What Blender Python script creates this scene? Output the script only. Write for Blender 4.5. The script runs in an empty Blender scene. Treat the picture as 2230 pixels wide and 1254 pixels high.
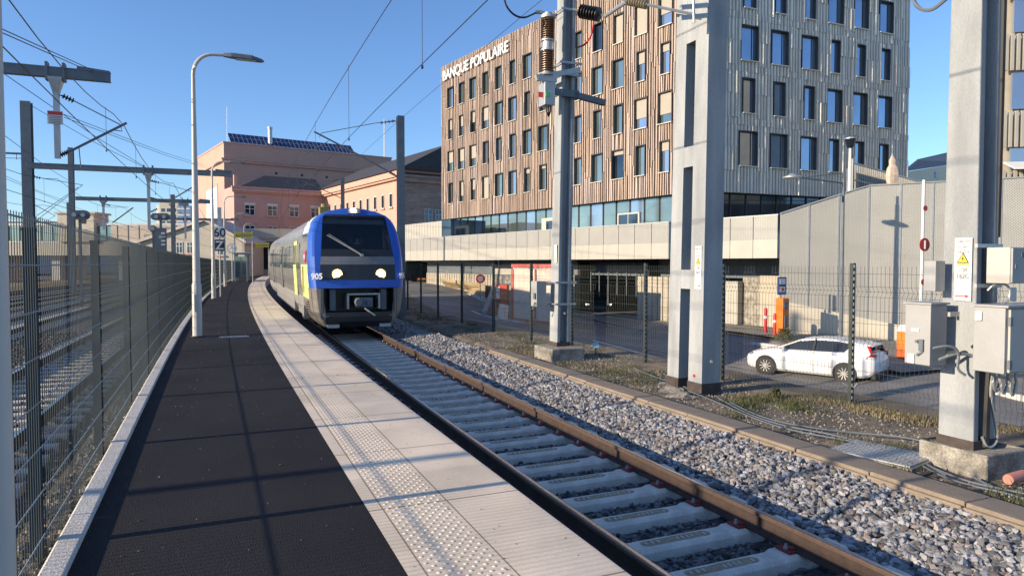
import bpy, math, random
import numpy as np
from mathutils import Vector, Matrix
random.seed(7); RNG = np.random.default_rng(7)
R = math.radians
sc = bpy.context.scene
COL = sc.collection
# ------------------------------------------------------------------ camera
F = 1500.0; CX = 1115.0; CY = 627.0; EYE = 1.63; HOR = 573.0
PITCH = math.atan((CY - HOR) / F)
cam = bpy.data.cameras.new('camera'); cam.sensor_width = 36; cam.lens = 36 * F / 2230
cam.clip_start = 0.05; cam.clip_end = 4000
camo = bpy.data.objects.new('camera', cam); COL.objects.link(camo)
camo.location = (0, 0, EYE); camo.rotation_euler = (R(90) - PITCH, 0, 0)
sc.camera = camo

def ray(x, y):
    u = (x - CX) / F; v = (CY - y) / F
    return Vector((u, math.cos(PITCH) + v * math.sin(PITCH), -math.sin(PITCH) + v * math.cos(PITCH)))
def gp(x, y, z=0.0):
    """where the photo's sight line meets height z (used to measure positions on the ground)"""
    d = ray(x, y); t = (z - EYE) / d.z
    return Vector((d.x * t, d.y * t, z))
def dp(x, y, Y):
    d = ray(x, y); t = Y / d.y
    return Vector((d.x * t, Y, EYE + d.z * t))
# ------------------------------------------------------------------ materials
def mat(name, col, rough=.6, metal=0., var=.12, scale=2., bump=0., bscale=40., tone=False,
        col2=None, mixscale=None, spec=None, stretch=(1, 1, 1), emit=None, fine=.0, sharp=(.35, .65)):
    m = bpy.data.materials.new(name); m.use_nodes = True
    nt = m.node_tree; N = nt.nodes; L = nt.links
    b = N['Principled BSDF']; b.inputs['Roughness'].default_value = rough; b.inputs['Metallic'].default_value = metal
    if spec is not None: b.inputs['Specular IOR Level'].default_value = spec
    tc = N.new('ShaderNodeTexCoord'); mp = N.new('ShaderNodeMapping'); mp.inputs['Scale'].default_value = stretch
    L.new(tc.outputs['Object'], mp.inputs['Vector'])
    nz = N.new('ShaderNodeTexNoise'); nz.inputs['Scale'].default_value = scale; nz.inputs['Detail'].default_value = 6
    L.new(mp.outputs[0], nz.inputs['Vector'])
    rp = N.new('ShaderNodeValToRGB'); L.new(nz.outputs['Fac'], rp.inputs[0])
    c = Vector(col[:3]); c2 = Vector(col2[:3]) if col2 else None
    e = rp.color_ramp.elements
    lo = c * (1 - var); hi = (c2 if c2 else c * (1 + var))
    e[0].position = sharp[0] if c2 else .25; e[1].position = sharp[1] if c2 else .75
    if c2: lo = c
    e[0].color = (*lo, 1); e[1].color = (*hi, 1)
    out = rp.outputs[0]
    if fine > 0:
        n3 = N.new('ShaderNodeTexNoise'); n3.inputs['Scale'].default_value = bscale * 1.3; n3.inputs['Detail'].default_value = 3
        L.new(mp.outputs[0], n3.inputs['Vector'])
        r3 = N.new('ShaderNodeMapRange'); r3.inputs[1].default_value = .3; r3.inputs[2].default_value = .7
        r3.inputs[3].default_value = 1 - fine; r3.inputs[4].default_value = 1 + fine
        L.new(n3.outputs['Fac'], r3.inputs[0])
        vm = N.new('ShaderNodeVectorMath'); vm.operation = 'SCALE'; L.new(out, vm.inputs[0]); L.new(r3.outputs[0], vm.inputs['Scale'])
        out = vm.outputs[0]
    if tone:
        at = N.new('ShaderNodeAttribute'); at.attribute_name = 'tone'
        vm = N.new('ShaderNodeVectorMath'); vm.operation = 'MULTIPLY'; L.new(out, vm.inputs[0]); L.new(at.outputs['Color'], vm.inputs[1])
        out = vm.outputs[0]
    L.new(out, b.inputs['Base Color'])
    if bump > 0:
        n2 = N.new('ShaderNodeTexNoise'); n2.inputs['Scale'].default_value = bscale; n2.inputs['Detail'].default_value = 4
        L.new(mp.outputs[0], n2.inputs['Vector'])
        bp = N.new('ShaderNodeBump'); bp.inputs['Strength'].default_value = bump; bp.inputs['Distance'].default_value = .02
        L.new(n2.outputs['Fac'], bp.inputs['Height']); L.new(bp.outputs[0], b.inputs['Normal'])
    if emit:
        b.inputs['Emission Color'].default_value = (*emit[0], 1); b.inputs['Emission Strength'].default_value = emit[1]
    return m
def nodes_of(m):
    return m.node_tree.nodes, m.node_tree.links, m.node_tree.nodes['Principled BSDF']
# ------------------------------------------------------------------ mesh builder
class MB:
    def __init__(s, M=None):
        s.v = []; s.f = []; s.t = []; s.uv = None; s.mi = []; s.M = M or Matrix(); s.tone = (1, 1, 1); s.m = 0
    def add(s, verts, faces):
        k = len(s.v)
        M = s.M
        s.v += [tuple(M @ Vector(p)) for p in verts]
        for f in faces:
            s.f.append(tuple(i + k for i in f)); s.t.append(s.tone); s.mi.append(s.m)
    def box(s, c, size, rz=0., rx=0., ry=0., taper=1.):
        hx, hy, hz = size[0] / 2, size[1] / 2, size[2] / 2
        Rm = Matrix.Rotation(rz, 3, 'Z') @ Matrix.Rotation(ry, 3, 'Y') @ Matrix.Rotation(rx, 3, 'X')
        vs = []
        for z, tp in ((-hz, 1), (hz, taper)):
            for x, y in ((-hx, -hy), (hx, -hy), (hx, hy), (-hx, hy)):
                vs.append(Rm @ Vector((x * tp, y * tp, z)) + Vector(c))
        s.add(vs, [(3, 2, 1, 0), (4, 5, 6, 7), (0, 1, 5, 4), (1, 2, 6, 5), (2, 3, 7, 6), (3, 0, 4, 7)])
        return s
    def bbox(s, x0, x1, y0, y1, z0, z1):
        return s.box(((x0 + x1) / 2, (y0 + y1) / 2, (z0 + z1) / 2), (abs(x1 - x0), abs(y1 - y0), abs(z1 - z0)))
    def beam(s, a, b, w, h, up=(0, 0, 1)):
        a = Vector(a); b = Vector(b); d = b - a
        if d.length < 1e-6: return s
        d.normalize(); u = Vector(up)
        if abs(d.dot(u)) > .99: u = Vector((1, 0, 0))
        r = d.cross(u).normalized(); u = r.cross(d).normalized()
        vs = []
        for p in (a, b):
            for i, j in ((-1, -1), (1, -1), (1, 1), (-1, 1)): vs.append(p + r * (i * w / 2) + u * (j * h / 2))
        s.add(vs, [(3, 2, 1, 0), (4, 5, 6, 7), (0, 1, 5, 4), (1, 2, 6, 5), (2, 3, 7, 6), (3, 0, 4, 7)])
        return s
    def tube(s, pts, r, n=6, cap=True):
        pts = [Vector(p) for p in pts]; k = len(pts); vs = []; fs = []
        rs = r if isinstance(r, (list, tuple)) else [r] * k
        for i, p in enumerate(pts):
            d = (pts[min(i + 1, k - 1)] - pts[max(i - 1, 0)]).normalized()
            u = Vector((0, 0, 1)) if abs(d.z) < .95 else Vector((0, 1, 0))
            a = d.cross(u).normalized(); b = d.cross(a).normalized()
            for j in range(n):
                t = 2 * math.pi * j / n; vs.append(p + (a * math.cos(t) + b * math.sin(t)) * rs[i])
        for i in range(k - 1):
            for j in range(n):
                fs.append((i * n + j, i * n + (j + 1) % n, (i + 1) * n + (j + 1) % n, (i + 1) * n + j))
        if cap: fs.append(tuple(range(n))[::-1]); fs.append(tuple(range((k - 1) * n, k * n)))
        s.add(vs, fs); return s
    def lathe(s, prof, a=(0, 0, 0), b=(0, 0, 1), n=16):
        """prof: (radius, distance along the axis a->b)"""
        a = Vector(a); d = (Vector(b) - a).normalized()
        return s.tube_at([(a + d * h, r) for r, h in prof], d, n)
    def tube_at(s, pr, d, n):
        u = Vector((0, 0, 1)) if abs(d.z) < .95 else Vector((0, 1, 0))
        e = d.cross(u).normalized(); g = d.cross(e).normalized(); vs = []; fs = []
        for p, r in pr:
            for j in range(n):
                t = 2 * math.pi * j / n; vs.append(p + (e * math.cos(t) + g * math.sin(t)) * max(r, 1e-4))
        for i in range(len(pr) - 1):
            for j in range(n):
                fs.append((i * n + j, i * n + (j + 1) % n, (i + 1) * n + (j + 1) % n, (i + 1) * n + j))
        fs.append(tuple(range(n))[::-1]); k = (len(pr) - 1) * n; fs.append(tuple(range(k, k + n)))
        s.add(vs, fs); return s
    def poly(s, pts):
        s.add(pts, [tuple(range(len(pts)))]); return s
    def prism(s, pts, off):
        """closed polygon pts pushed along vector off"""
        n = len(pts); o = Vector(off); vs = [Vector(p) for p in pts] + [Vector(p) + o for p in pts]
        fs = [tuple(range(n))[::-1], tuple(range(n, 2 * n))] + [(i, (i + 1) % n, n + (i + 1) % n, n + i) for i in range(n)]
        s.add(vs, fs); return s
    def loft(s, rings, cap=True, closed=True):
        n = len(rings[0]); vs = [p for r in rings for p in r]; fs = []
        for i in range(len(rings) - 1):
            for j in range(n if closed else n - 1):
                fs.append((i * n + j, i * n + (j + 1) % n, (i + 1) * n + (j + 1) % n, (i + 1) * n + j))
        if cap: fs.append(tuple(range(n))[::-1]); k = (len(rings) - 1) * n; fs.append(tuple(range(k, k + n)))
        s.add(vs, fs); return s
    def build(s, name, m, parent=None, smooth=False, bevel=0., uvs=None):
        me = bpy.data.meshes.new(name); me.from_pydata(s.v, [], s.f)
        ms = m if isinstance(m, (list, tuple)) else [m]
        for x in ms: me.materials.append(x)
        if len(ms) > 1: me.polygons.foreach_set('material_index', s.mi)
        if any(t != (1, 1, 1) for t in s.t):
            a = me.attributes.new('tone', 'FLOAT_COLOR', 'FACE')
            a.data.foreach_set('color', [c for t in s.t for c in (*t, 1.)])
        else:
            a = me.attributes.new('tone', 'FLOAT_COLOR', 'FACE'); a.data.foreach_set('color', [1.] * (4 * len(s.f)))
        if smooth:
            me.shade_smooth(); 
            try: me.set_sharp_from_angle(angle=R(35))
            except Exception: pass
        if uvs is not None:
            uv = me.uv_layers.new(name='UVMap')
            for lp in me.loops: uv.data[lp.index].uv = uvs[lp.vertex_index]
        me.validate(); me.update()
        o = bpy.data.objects.new(name, me); COL.objects.link(o)
        if parent: o.parent = parent
        if bevel > 0:
            bv = o.modifiers.new('bevel', 'BEVEL'); bv.width = bevel; bv.segments = 2; bv.limit_method = 'ANGLE'; bv.angle_limit = R(40)
        return o
def tag(o, label=None, cat=None, group=None, kind=None):
    if label: o['label'] = label
    if cat: o['category'] = cat
    if group: o['group'] = group
    if kind: o['kind'] = kind
    return o
def thing(name, label, cat, loc=(0, 0, 0), rz=0., group=None):
    o = bpy.data.objects.new(name, None); COL.objects.link(o); o.empty_display_size = .3
    o.location = loc; o.rotation_euler = (0, 0, rz)
    return tag(o, label, cat, group)
def copy_tree(o, parent=None):
    c = o.copy(); COL.objects.link(c); c.parent = parent
    for ch in list(o.children): copy_tree(ch, c)
    return c
def ico(sub=0):
    t = (1 + 5 ** .5) / 2
    v = [Vector(p).normalized() for p in ((-1, t, 0), (1, t, 0), (-1, -t, 0), (1, -t, 0), (0, -1, t), (0, 1, t), (0, -1, -t), (0, 1, -t), (t, 0, -1), (t, 0, 1), (-t, 0, -1), (-t, 0, 1))]
    f = [(0, 11, 5), (0, 5, 1), (0, 1, 7), (0, 7, 10), (0, 10, 11), (1, 5, 9), (5, 11, 4), (11, 10, 2), (10, 7, 6), (7, 1, 8), (3, 9, 4), (3, 4, 2), (3, 2, 6), (3, 6, 8), (3, 8, 9), (4, 9, 5), (2, 4, 11), (6, 2, 10), (8, 6, 7), (9, 8, 1)]
    return v, f
def stones(name, pos, size, m, tones, flat=.75):
    """many separate rocks, each its own jittered lump, as one uncountable mass"""
    iv, jf = ico(); iv = np.array([tuple(p) for p in iv]); jf = np.array(jf)
    n = len(pos)
    V = np.repeat(iv[None], n, 0) * (1 + RNG.uniform(-.36, .36, (n, 12, 1)))
    V = V * (size[:, None, None] * RNG.uniform(.55, 1.4, (n, 1, 3)) * np.array([1, 1, flat]))
    a = RNG.uniform(0, 6.28, n); b = RNG.uniform(-.6, .6, n)
    ca, sa, cb, sb = np.cos(a), np.sin(a), np.cos(b), np.sin(b)
    x, y, z = V[..., 0], V[..., 1], V[..., 2]
    y, z = y * cb[:, None] - z * sb[:, None], y * sb[:, None] + z * cb[:, None]
    x, y = x * ca[:, None] - y * sa[:, None], x * sa[:, None] + y * ca[:, None]
    V = np.stack([x, y, z], -1) + pos[:, None, :]
    Fc = (jf[None] + (np.arange(n) * 12)[:, None, None]).reshape(-1, 3)
    me = bpy.data.meshes.new(name)
    me.vertices.add(n * 12); me.vertices.foreach_set('co', V.astype(np.float32).ravel())
    me.loops.add(len(Fc) * 3); me.loops.foreach_set('vertex_index', Fc.astype(np.int32).ravel())
    me.polygons.add(len(Fc)); me.polygons.foreach_set('loop_start', np.arange(0, len(Fc) * 3, 3, dtype=np.int32))
    me.update(calc_edges=True); me.shade_flat()
    at = me.attributes.new('tone', 'FLOAT_COLOR', 'FACE')
    T = np.ones((n, 20, 4), np.float32); T[..., :3] = tones[:, None, :]
    at.data.foreach_set('color', T.ravel())
    me.materials.append(m)
    o = bpy.data.objects.new(name, me); COL.objects.link(o); return o
# ------------------------------------------------------------------ the line the platform and track follow
_S0 = -60.; _DS = .5; _N = 4400
_tab = np.zeros((_N, 3))
def _head(s): return 23.2 - (min(max(s, 5), 110) - 5) / 14.0
_i0 = int(-_S0 / _DS)
_tab[_i0] = (.61, 3.59, R(_head(0)))
for i in range(_i0 + 1, _N):
    a = R(_head((i - _i0) * _DS - _DS / 2)); _tab[i] = (_tab[i - 1, 0] - math.sin(a) * _DS, _tab[i - 1, 1] + math.cos(a) * _DS, a)
for i in range(_i0 - 1, -1, -1):
    a = R(_head(0)); _tab[i] = (_tab[i + 1, 0] + math.sin(a) * _DS, _tab[i + 1, 1] - math.cos(a) * _DS, a)
def PT(s, o, z=0.):
    t = (s - _S0) / _DS; i = min(max(int(t), 0), _N - 2); k = t - i
    x, y, a = _tab[i] * (1 - k) + _tab[i + 1] * k
    return Vector((x + o * math.cos(a), y + o * math.sin(a), z))
def PTn(s, o):
    t = (s - _S0) / _DS; i = np.clip(t.astype(int), 0, _N - 2); k = (t - i)[:, None]
    q = _tab[i] * (1 - k) + _tab[i + 1] * k
    return q[:, 0] + o * np.cos(q[:, 2]), q[:, 1] + o * np.sin(q[:, 2])
def AZ(s):
    """rotation about z that turns local +Y along the line"""
    t = (s - _S0) / _DS; return float(_tab[min(max(int(t), 0), _N - 1), 2])
def SO(p):
    d = (_tab[:, 0] - p[0]) ** 2 + (_tab[:, 1] - p[1]) ** 2; i = int(np.argmin(d)); a = _tab[i, 2]
    dx, dy = p[0] - _tab[i, 0], p[1] - _tab[i, 1]
    return (_S0 + i * _DS - dx * math.sin(a) + dy * math.cos(a), dx * math.cos(a) + dy * math.sin(a))
def fence_o(s): return float(np.interp(s, [-20, 0, 11, 21, 35, 70, 200], [9.0, 8.1, 7.35, 6.75, 6.25, 6.2, 6.2]))
def asph(s): return -1.08 - float(np.interp(s, [0, 25, 110], [1.63, 1.80, 2.3]))
def roadz(s): return float(np.interp(s, [-60, 0, 16, 30, 40, 55, 70, 400], [-2.7, -2.5, -2.33, -1.95, -1.45, -.2, .25, .3]))
def roadg(s, o):
    k = min(1, max(0, (o - 16.3) / 2.6)); return roadz(s) + k * float(np.interp(s, [9, 15, 19, 30, 40], [0, .35, .72, .45, 0]))
RT = -.57          # rail top
def strip(name, ss, of, zf, m, smooth=False):
    """sheet along the line: of = list of offset functions/values, zf(s,o)"""
    b = MB(); uv = []
    n = len(of)
    for s in ss:
        for o in of:
            oo = o(s) if callable(o) else o
            p = PT(s, oo); z = zf(s, oo) if callable(zf) else zf
            b.v.append((p.x, p.y, z)); uv.append((s, oo))
    for i in range(len(ss) - 1):
        for j in range(n - 1):
            b.f.append((i * n + j, i * n + j + 1, (i + 1) * n + j + 1, (i + 1) * n + j)); b.t.append((1, 1, 1)); b.mi.append(0)
    return b.build(name, m, smooth=smooth, uvs=uv)
def sweep(name, ss, prof, m, parent=None, uvs=False, smooth=False):
    """closed (o,z) profile swept along the line"""
    b = MB(); rings = []
    for s in ss:
        rings.append([PT(s, (o(s) if callable(o) else o), z) for o, z in prof])
    b.loft(rings)
    return b.build(name, m, parent, smooth=smooth)
def fr(a, b, d):
    n = max(1, int(round((b - a) / d))); return [a + (b - a) * i / n for i in range(n + 1)]
# ------------------------------------------------------------------ materials used in many places
M = {}
M['asphalt'] = mat('asphalt_new', (.019, .018, .021), .85, var=.4, scale=.8, bump=.8, bscale=120, fine=.95, spec=.25)
M['road'] = mat('asphalt_old', (.20, .19, .18), .85, var=.3, scale=.5, bump=.3, bscale=60, fine=.2)
M['dirt'] = mat('dirt', (.12, .10, .072), .95, var=.3, scale=1.4, bump=1., bscale=45, fine=.45, col2=(.26, .205, .145), sharp=(.4, .7))
M['ballast'] = mat('ballast_bed', (.07, .07, .075), .95, var=.4, scale=14, bump=1., bscale=22, fine=.5)
M['yard'] = mat('yard_ground', (.06, .06, .06), .95, scale=6, bump=1., bscale=20, fine=.6, col2=(.13, .12, .11))
M['stone'] = mat('crushed_stone', (.38, .37, .36), .9, var=.18, scale=30, tone=True, bump=.2, bscale=120)
M['concrete'] = mat('concrete', (.42, .41, .385), .9, var=.14, scale=3, bump=.3, bscale=60, fine=.12)
M['mastc'] = mat('mast_concrete', (.235, .247, .255), .85, scale=2.6, bump=.3, bscale=90, fine=.10, stretch=(1, 1, .22), col2=(.34, .352, .36), sharp=(.35, .6))
M['oldconc'] = mat('weathered_concrete', (.16, .145, .12), .95, scale=5, bump=.8, bscale=40, fine=.3, col2=(.36, .33, .28))
M['curb'] = mat('kerb_stone', (.56, .53, .48), .85, var=.14, scale=6, bump=.3, bscale=70, fine=.08)
M['trough'] = mat('trough_concrete', (.25, .20, .15), .9, var=.2, scale=4, bump=.4, bscale=60, fine=.15)
M['tile'] = mat('precast_tile', (.78, .645, .485), .8, var=.09, scale=2.2, fine=.06, bscale=50)
M['sleeper'] = mat('sleeper_concrete', (.64, .585, .50), .9, var=.2, scale=5, bump=.4, bscale=60, fine=.12)
M['rust'] = mat('rail_rust', (.050, .032, .025), .8, var=.35, scale=9, bump=.3, bscale=80, fine=.25)
M['railhead'] = mat('rail_head', (.17, .115, .085), .45, metal=.5, var=.2, scale=20)
M['railtop'] = mat('polished_rail', (.5, .5, .5), .25, metal=1., var=.1, scale=20)
M['redclip'] = mat('red_primer', (.20, .035, .03), .6, var=.2, scale=20)
M['steel'] = mat('galvanised_steel', (.42, .43, .43), .5, metal=.6, var=.12, scale=6)
M['dsteel'] = mat('painted_grey_steel', (.13, .15, .17), .6, metal=.2, var=.15, scale=4)
M['fencel'] = mat('grey_green_fence_wire', (.040, .054, .062), .75, var=.1, spec=.2)
M['fenceh'] = mat('fence_cross_wire', (.24, .27, .28), .6, var=.1)
M['fencer'] = mat('dark_fence_wire', (.022, .03, .03), .6, metal=.0, var=.1)
M['lampw'] = mat('pale_lamp_paint', (.48, .46, .42), .5, metal=.0, var=.06, scale=3)
M['wire'] = mat('wire', (.05, .05, .055), .5, metal=.5, var=.1)
M['black'] = mat('black_rubber', (.012, .012, .013), .6, var=.2)
M['white'] = mat('white_paint', (.68, .67, .63), .5, var=.05)
M['red'] = mat('red_paint', (.5, .03, .03), .5, var=.1)
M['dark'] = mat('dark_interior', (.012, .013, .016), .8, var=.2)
M['cream'] = mat('cream_render', (.46, .42, .345), .85, var=.08, scale=1.5)
# path-coordinate details on the tiles: fine ribs across + tile joints + grooves beside the studs
def tile_details():
    N, L, b = nodes_of(M['tile'])
    src = b.inputs['Base Color'].links[0].from_socket
    uv = N.new('ShaderNodeUVMap'); uv.uv_map = 'UVMap'; sp = N.new('ShaderNodeSeparateXYZ'); L.new(uv.outputs[0], sp.inputs[0])
    def mth(op, a, bb=None, c=None):
        n = N.new('ShaderNodeMath'); n.operation = op
        for k, q in enumerate((a, bb, c)):
            if q is None: continue
            if isinstance(q, (int, float)): n.inputs[k].default_value = q
            else: L.new(q, n.inputs[k])
        return n.outputs[0]
    s_, o_ = sp.outputs[0], sp.outputs[1]
    rib = mth('SINE', mth('MULTIPLY', s_, 2 * math.pi / .042))
    j = mth('ABSOLUTE', mth('SUBTRACT', mth('FRACT', mth('MULTIPLY', s_, 1 / 1.42)), .5))
    joint = mth('GREATER_THAN', j, .5 - .0055)
    g1 = mth('LESS_THAN', mth('ABSOLUTE', mth('ADD', o_, .985)), .005)
    g2 = mth('LESS_THAN', mth('ABSOLUTE', mth('ADD', o_, .545)), .005)
    g = mth('MAXIMUM', joint, mth('MAXIMUM', g1, g2))
    mx = N.new('ShaderNodeMixRGB'); mx.blend_type = 'MULTIPLY'; L.new(g, mx.inputs[0]); L.new(src, mx.inputs[1])
    mx.inputs[2].default_value = (.36, .34, .31, 1)
    # tone differs a little from slab to slab
    fl = mth('FLOOR', mth('MULTIPLY', mth('ADD', s_, .71), 1 / 1.42)); wn = N.new('ShaderNodeTexWhiteNoise'); wn.noise_dimensions = '1D'
    L.new(fl, wn.inputs['W']); mr = N.new('ShaderNodeMapRange'); mr.inputs[3].default_value = .91; mr.inputs[4].default_value = 1.06
    L.new(wn.outputs['Value'], mr.inputs[0])
    nz = N.new('ShaderNodeTexNoise'); nz.inputs['Scale'].default_value = 1.1; nz.inputs['Detail'].default_value = 5; L.new(uv.outputs[0], nz.inputs['Vector'])
    m2 = N.new('ShaderNodeMapRange'); m2.inputs[1].default_value = .3; m2.inputs[2].default_value = .7; m2.inputs[3].default_value = .80; m2.inputs[4].default_value = 1.06
    L.new(nz.outputs['Fac'], m2.inputs[0])
    vm = N.new('ShaderNodeVectorMath'); vm.operation = 'SCALE'; L.new(mx.outputs[0], vm.inputs[0]); L.new(mth('MULTIPLY', mr.outputs[0], m2.outputs[0]), vm.inputs['Scale'])
    L.new(vm.outputs[0], b.inputs['Base Color'])
    bp = N.new('ShaderNodeBump'); bp.inputs['Strength'].default_value = .55; bp.inputs['Distance'].default_value = .004
    h = mth('SUBTRACT', mth('MULTIPLY', rib, .5), mth('MULTIPLY', g, 3.))
    L.new(h, bp.inputs['Height']); L.new(bp.outputs[0], b.inputs['Normal'])
tile_details()
# ------------------------------------------------------------------ world, sun
AZS = math.atan2(.34, -.94)        # the sun stands to the left and slightly behind
sunv = Vector((-.918, -.396, 0)).normalized(); EL = R(16.2)
w = bpy.data.worlds.new('World'); sc.world = w; w.use_nodes = True
bg = w.node_tree.nodes['Background']; SKYT = (.80, .96, 1.22, 1.)
sky = w.node_tree.nodes.new('ShaderNodeTexSky'); sky.sky_type = 'NISHITA'; sky.sun_disc = False
sky.sun_elevation = EL; sky.sun_rotation = math.atan2(sunv.x, sunv.y); sky.air_density = 1.0; sky.dust_density = .3; sky.ozone_density = 2.5
sky.altitude = 300
_mx = w.node_tree.nodes.new('ShaderNodeMixRGB'); _mx.blend_type = 'MULTIPLY'; _mx.inputs[0].default_value = 1.; _mx.inputs[2].default_value = SKYT
w.node_tree.links.new(sky.outputs[0], _mx.inputs[1]); w.node_tree.links.new(_mx.outputs[0], bg.inputs[0]); bg.inputs[1].default_value = .118
sl = bpy.data.lights.new('sun', 'SUN'); sl.energy = 5.0; sl.angle = R(.6); sl.color = (1., .83, .61)
so_ = bpy.data.objects.new('sun', sl); COL.objects.link(so_)
sd = -(sunv * math.cos(EL) + Vector((0, 0, math.sin(EL))))
so_.rotation_euler = sd.to_track_quat('-Z', 'Y').to_euler()
sc.view_settings.view_transform = 'Standard'; sc.view_settings.look = 'None'; sc.view_settings.gamma = 1; sc.view_settings.exposure = .66
# ------------------------------------------------------------------ ground
def gz(s, o):
    if o <= -4.2: return -.95
    if o < 0: return -.95
    fo = fence_o(s)
    if o <= 4.9: return -.86
    if o <= fo + .35: return -.62
    if o <= fo + 1.9: return -.62 + (roadz(s) - (-.62)) * (o - fo - .35) / 1.55
    return roadg(s, o)
def ground():
    ss = fr(-40, 130, 1.5) + [180, 300, 700, 2000]
    cols = [-2500, -700, -200, -80, -40, -20, -10, -4.2, 0, 4.45, 4.9,
            lambda s: fence_o(s) - .4, lambda s: fence_o(s) + .35, lambda s: fence_o(s) + .9, lambda s: fence_o(s) + 1.9]
    cols += [lambda s, k=k: fence_o(s) + k for k in (4, 6, 8, 9, 10, 11, 12, 14, 18, 24, 30, 45, 80, 200, 800, 2500)]
    mats = [0] * 7 + [1] * 2 + [2] * 6 + [3] * 16
    b = MB(); n = len(cols)
    for s in ss:
        for o in cols:
            oo = o(s) if callable(o) else o
            p = PT(s, oo); z = gz(s, oo)
            if o == 4.45: z = -.86
            if o == 4.9: z = -.66
            jit = .025 * math.sin(s * 1.7 + oo * 2.3) if 4.6 < oo < fence_o(s) + 1 else 0
            b.v.append((p.x, p.y, z + jit))
    for i in range(len(ss) - 1):
        for j in range(n - 1):
            b.f.append((i * n + j, i * n + j + 1, (i + 1) * n + j + 1, (i + 1) * n + j)); b.t.append((1, 1, 1)); b.mi.append(mats[j])
    o = b.build('ground', [M['yard'], M['ballast'], M['dirt'], M['road']]); tag(o, kind='structure')
ground()
# ------------------------------------------------------------------ platform
SP = fr(-14, 125, .5)
o = strip('platform', SP, [asph, -1.6, -1.08], 0., M['asphalt']); tag(o, kind='structure')
o = strip('pavement', SP, [-1.08, -.985, -.545, -.012, 0.], lambda s, o: .004 if o < -.005 else -.004, M['tile']); tag(o, kind='structure')
o = sweep('platform_edge', SP, [(0, -.006), (0, -.11), (-.14, -.13), (-.14, -.95), (-1.0, -.95), (-1.0, -.006)], M['concrete']); tag(o, kind='structure')
# raised kerb on the fence side, in stones
def kerb():
    b = MB()
    for s in fr(-6, 110, 1.0)[:-1]:
        e = s + .992
        b.tone = (1, 1, 1) if random.random() < .6 else tuple([random.uniform(.85, 1.04)] * 3)
        rings = [[PT(q, asph(q) - .125, -.9), PT(q, asph(q) - .002, -.9), PT(q, asph(q) - .002, .035), PT(q, asph(q) - .112, .04), PT(q, asph(q) - .125, .03)] for q in (s, e)]
        b.loft(rings)
    N, L, bs = nodes_of(M['curb'])
    o = b.build('kerb', M['curb']); tag(o, kind='structure')
kerb()
# tactile studs (uncountable from here: thousands of small domes set in the warning strip)
def studs():
    b = MB(); pr = [(.013, 0), (.011, .0022), (.007, .0034)]
    V = []; Fc = []; n = 7; k = 0
    i = 0
    s = -1.2
    while s < 27:
        far = s > 12
        nn = 5 if far else 8
        for j in range(9):
            o = -.955 + .066 * j + (0.033 if i % 2 else 0)
            if o > -.56: continue
            p = PT(s, o, .004); a = random.random()
            ring = []
            for r, h in pr:
                for q in range(nn):
                    t = 2 * math.pi * q / nn + a; V.append((p.x + r * math.cos(t), p.y + r * math.sin(t), p.z + h))
            for l in range(2):
                for q in range(nn): Fc.append((k + l * nn + q, k + l * nn + (q + 1) % nn, k + (l + 1) * nn + (q + 1) % nn, k + (l + 1) * nn + q))
            Fc.append(tuple(range(k + 2 * nn, k + 3 * nn)))
            k += 3 * nn
        s += .045; i += 1
    b.v = V; b.f = Fc; b.t = [(1, 1, 1)] * len(Fc); b.mi = [0] * len(Fc)
    m = mat('stud_resin', (.77, .65, .50), .9, var=.12, scale=3)
    o = b.build('tactile_studs', m, smooth=True)
    tag(o, 'rows of small cream warning studs set in the pale platform edge', 'tactile paving', kind='stuff')
studs()
# grooves: drain cover in the asphalt
g = thing('drain_cover', 'narrow metal drain cover let into the black asphalt beyond the nearest lamp', 'drain cover', gp(510, 734, 0), AZ(16))
b = MB(); b.box((0, 0, .006), (.62, .30, .012)); b.build('frame', M['dsteel'], g)
b = MB()
for i in range(9): b.box((-.24 + i * .06, 0, .015), (.028, .22, .008))
b.build('grate', M['steel'], g)
# ------------------------------------------------------------------ main track
def hb(o):   # height of the ballast across the track
    return float(np.interp(o, [.1, .9, 1.2, 2.2, 2.6, 3.0, 3.6, 4.3], [-.85, -.85, -.85, -.85, -.83, -.785, -.65, -.61]))
SB = fr(-8, 125, 1.)
o = strip('ballast_bed', SB, [-.12, .9, 1.2, 2.2, 2.6, 3.0, 3.6, 4.28], lambda s, o: hb(o) - .035, M['ballast']); tag(o, kind='structure')
GO, GI = 2.425, .92
def tsh(s): return float(np.interp(s, [3, 20], [0., .20]))
def rail_prof(c, sgn=1):
    z = RT
    return [(c + x * sgn, z + h) for x, h in ((-.075, -.172), (.075, -.172), (.075, -.16), (.012, -.145), (.009, -.045), (.036, -.034), (.036, -.006), (.030, 0), (-.030, 0), (-.036, -.006), (-.036, -.034), (-.009, -.045), (-.012, -.145), (-.075, -.16))]
def rail(name, c, label, s0=-8, s1=125, group=None, zo=0, step=1.):
    t = thing(name, label, 'rail', PT(0, 0, 0) * 0, 0, group)
    pr = rail_prof(c)
    pr = pr; o = sweep('web', fr(s0, s1, step), [((lambda s, a=a: a + tsh(s)), h + zo) for a, h in pr], M['rust'], t)
    hd = [(c - .0365, RT - .03 + zo), (c + .0365, RT - .03 + zo), (c + .0365, RT - .005 + zo), (c + .031, RT + .002 + zo), (c - .031, RT + .002 + zo), (c - .0365, RT - .005 + zo)]
    sweep('rail_head', fr(s0, s1, step), [((lambda s, a=a: a + tsh(s)), h) for a, h in hd], M['railhead'], t)
    rt = [(c - .012, RT + .0035 + zo), (c + .022, RT + .0035 + zo), (c + .022, RT + .001 + zo), (c - .012, RT + .001 + zo)]
    sweep('running_band', fr(s0, s1, step), [((lambda s, a=a: a + tsh(s)), h) for a, h in rt], M['railtop'], t)
    return t
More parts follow.
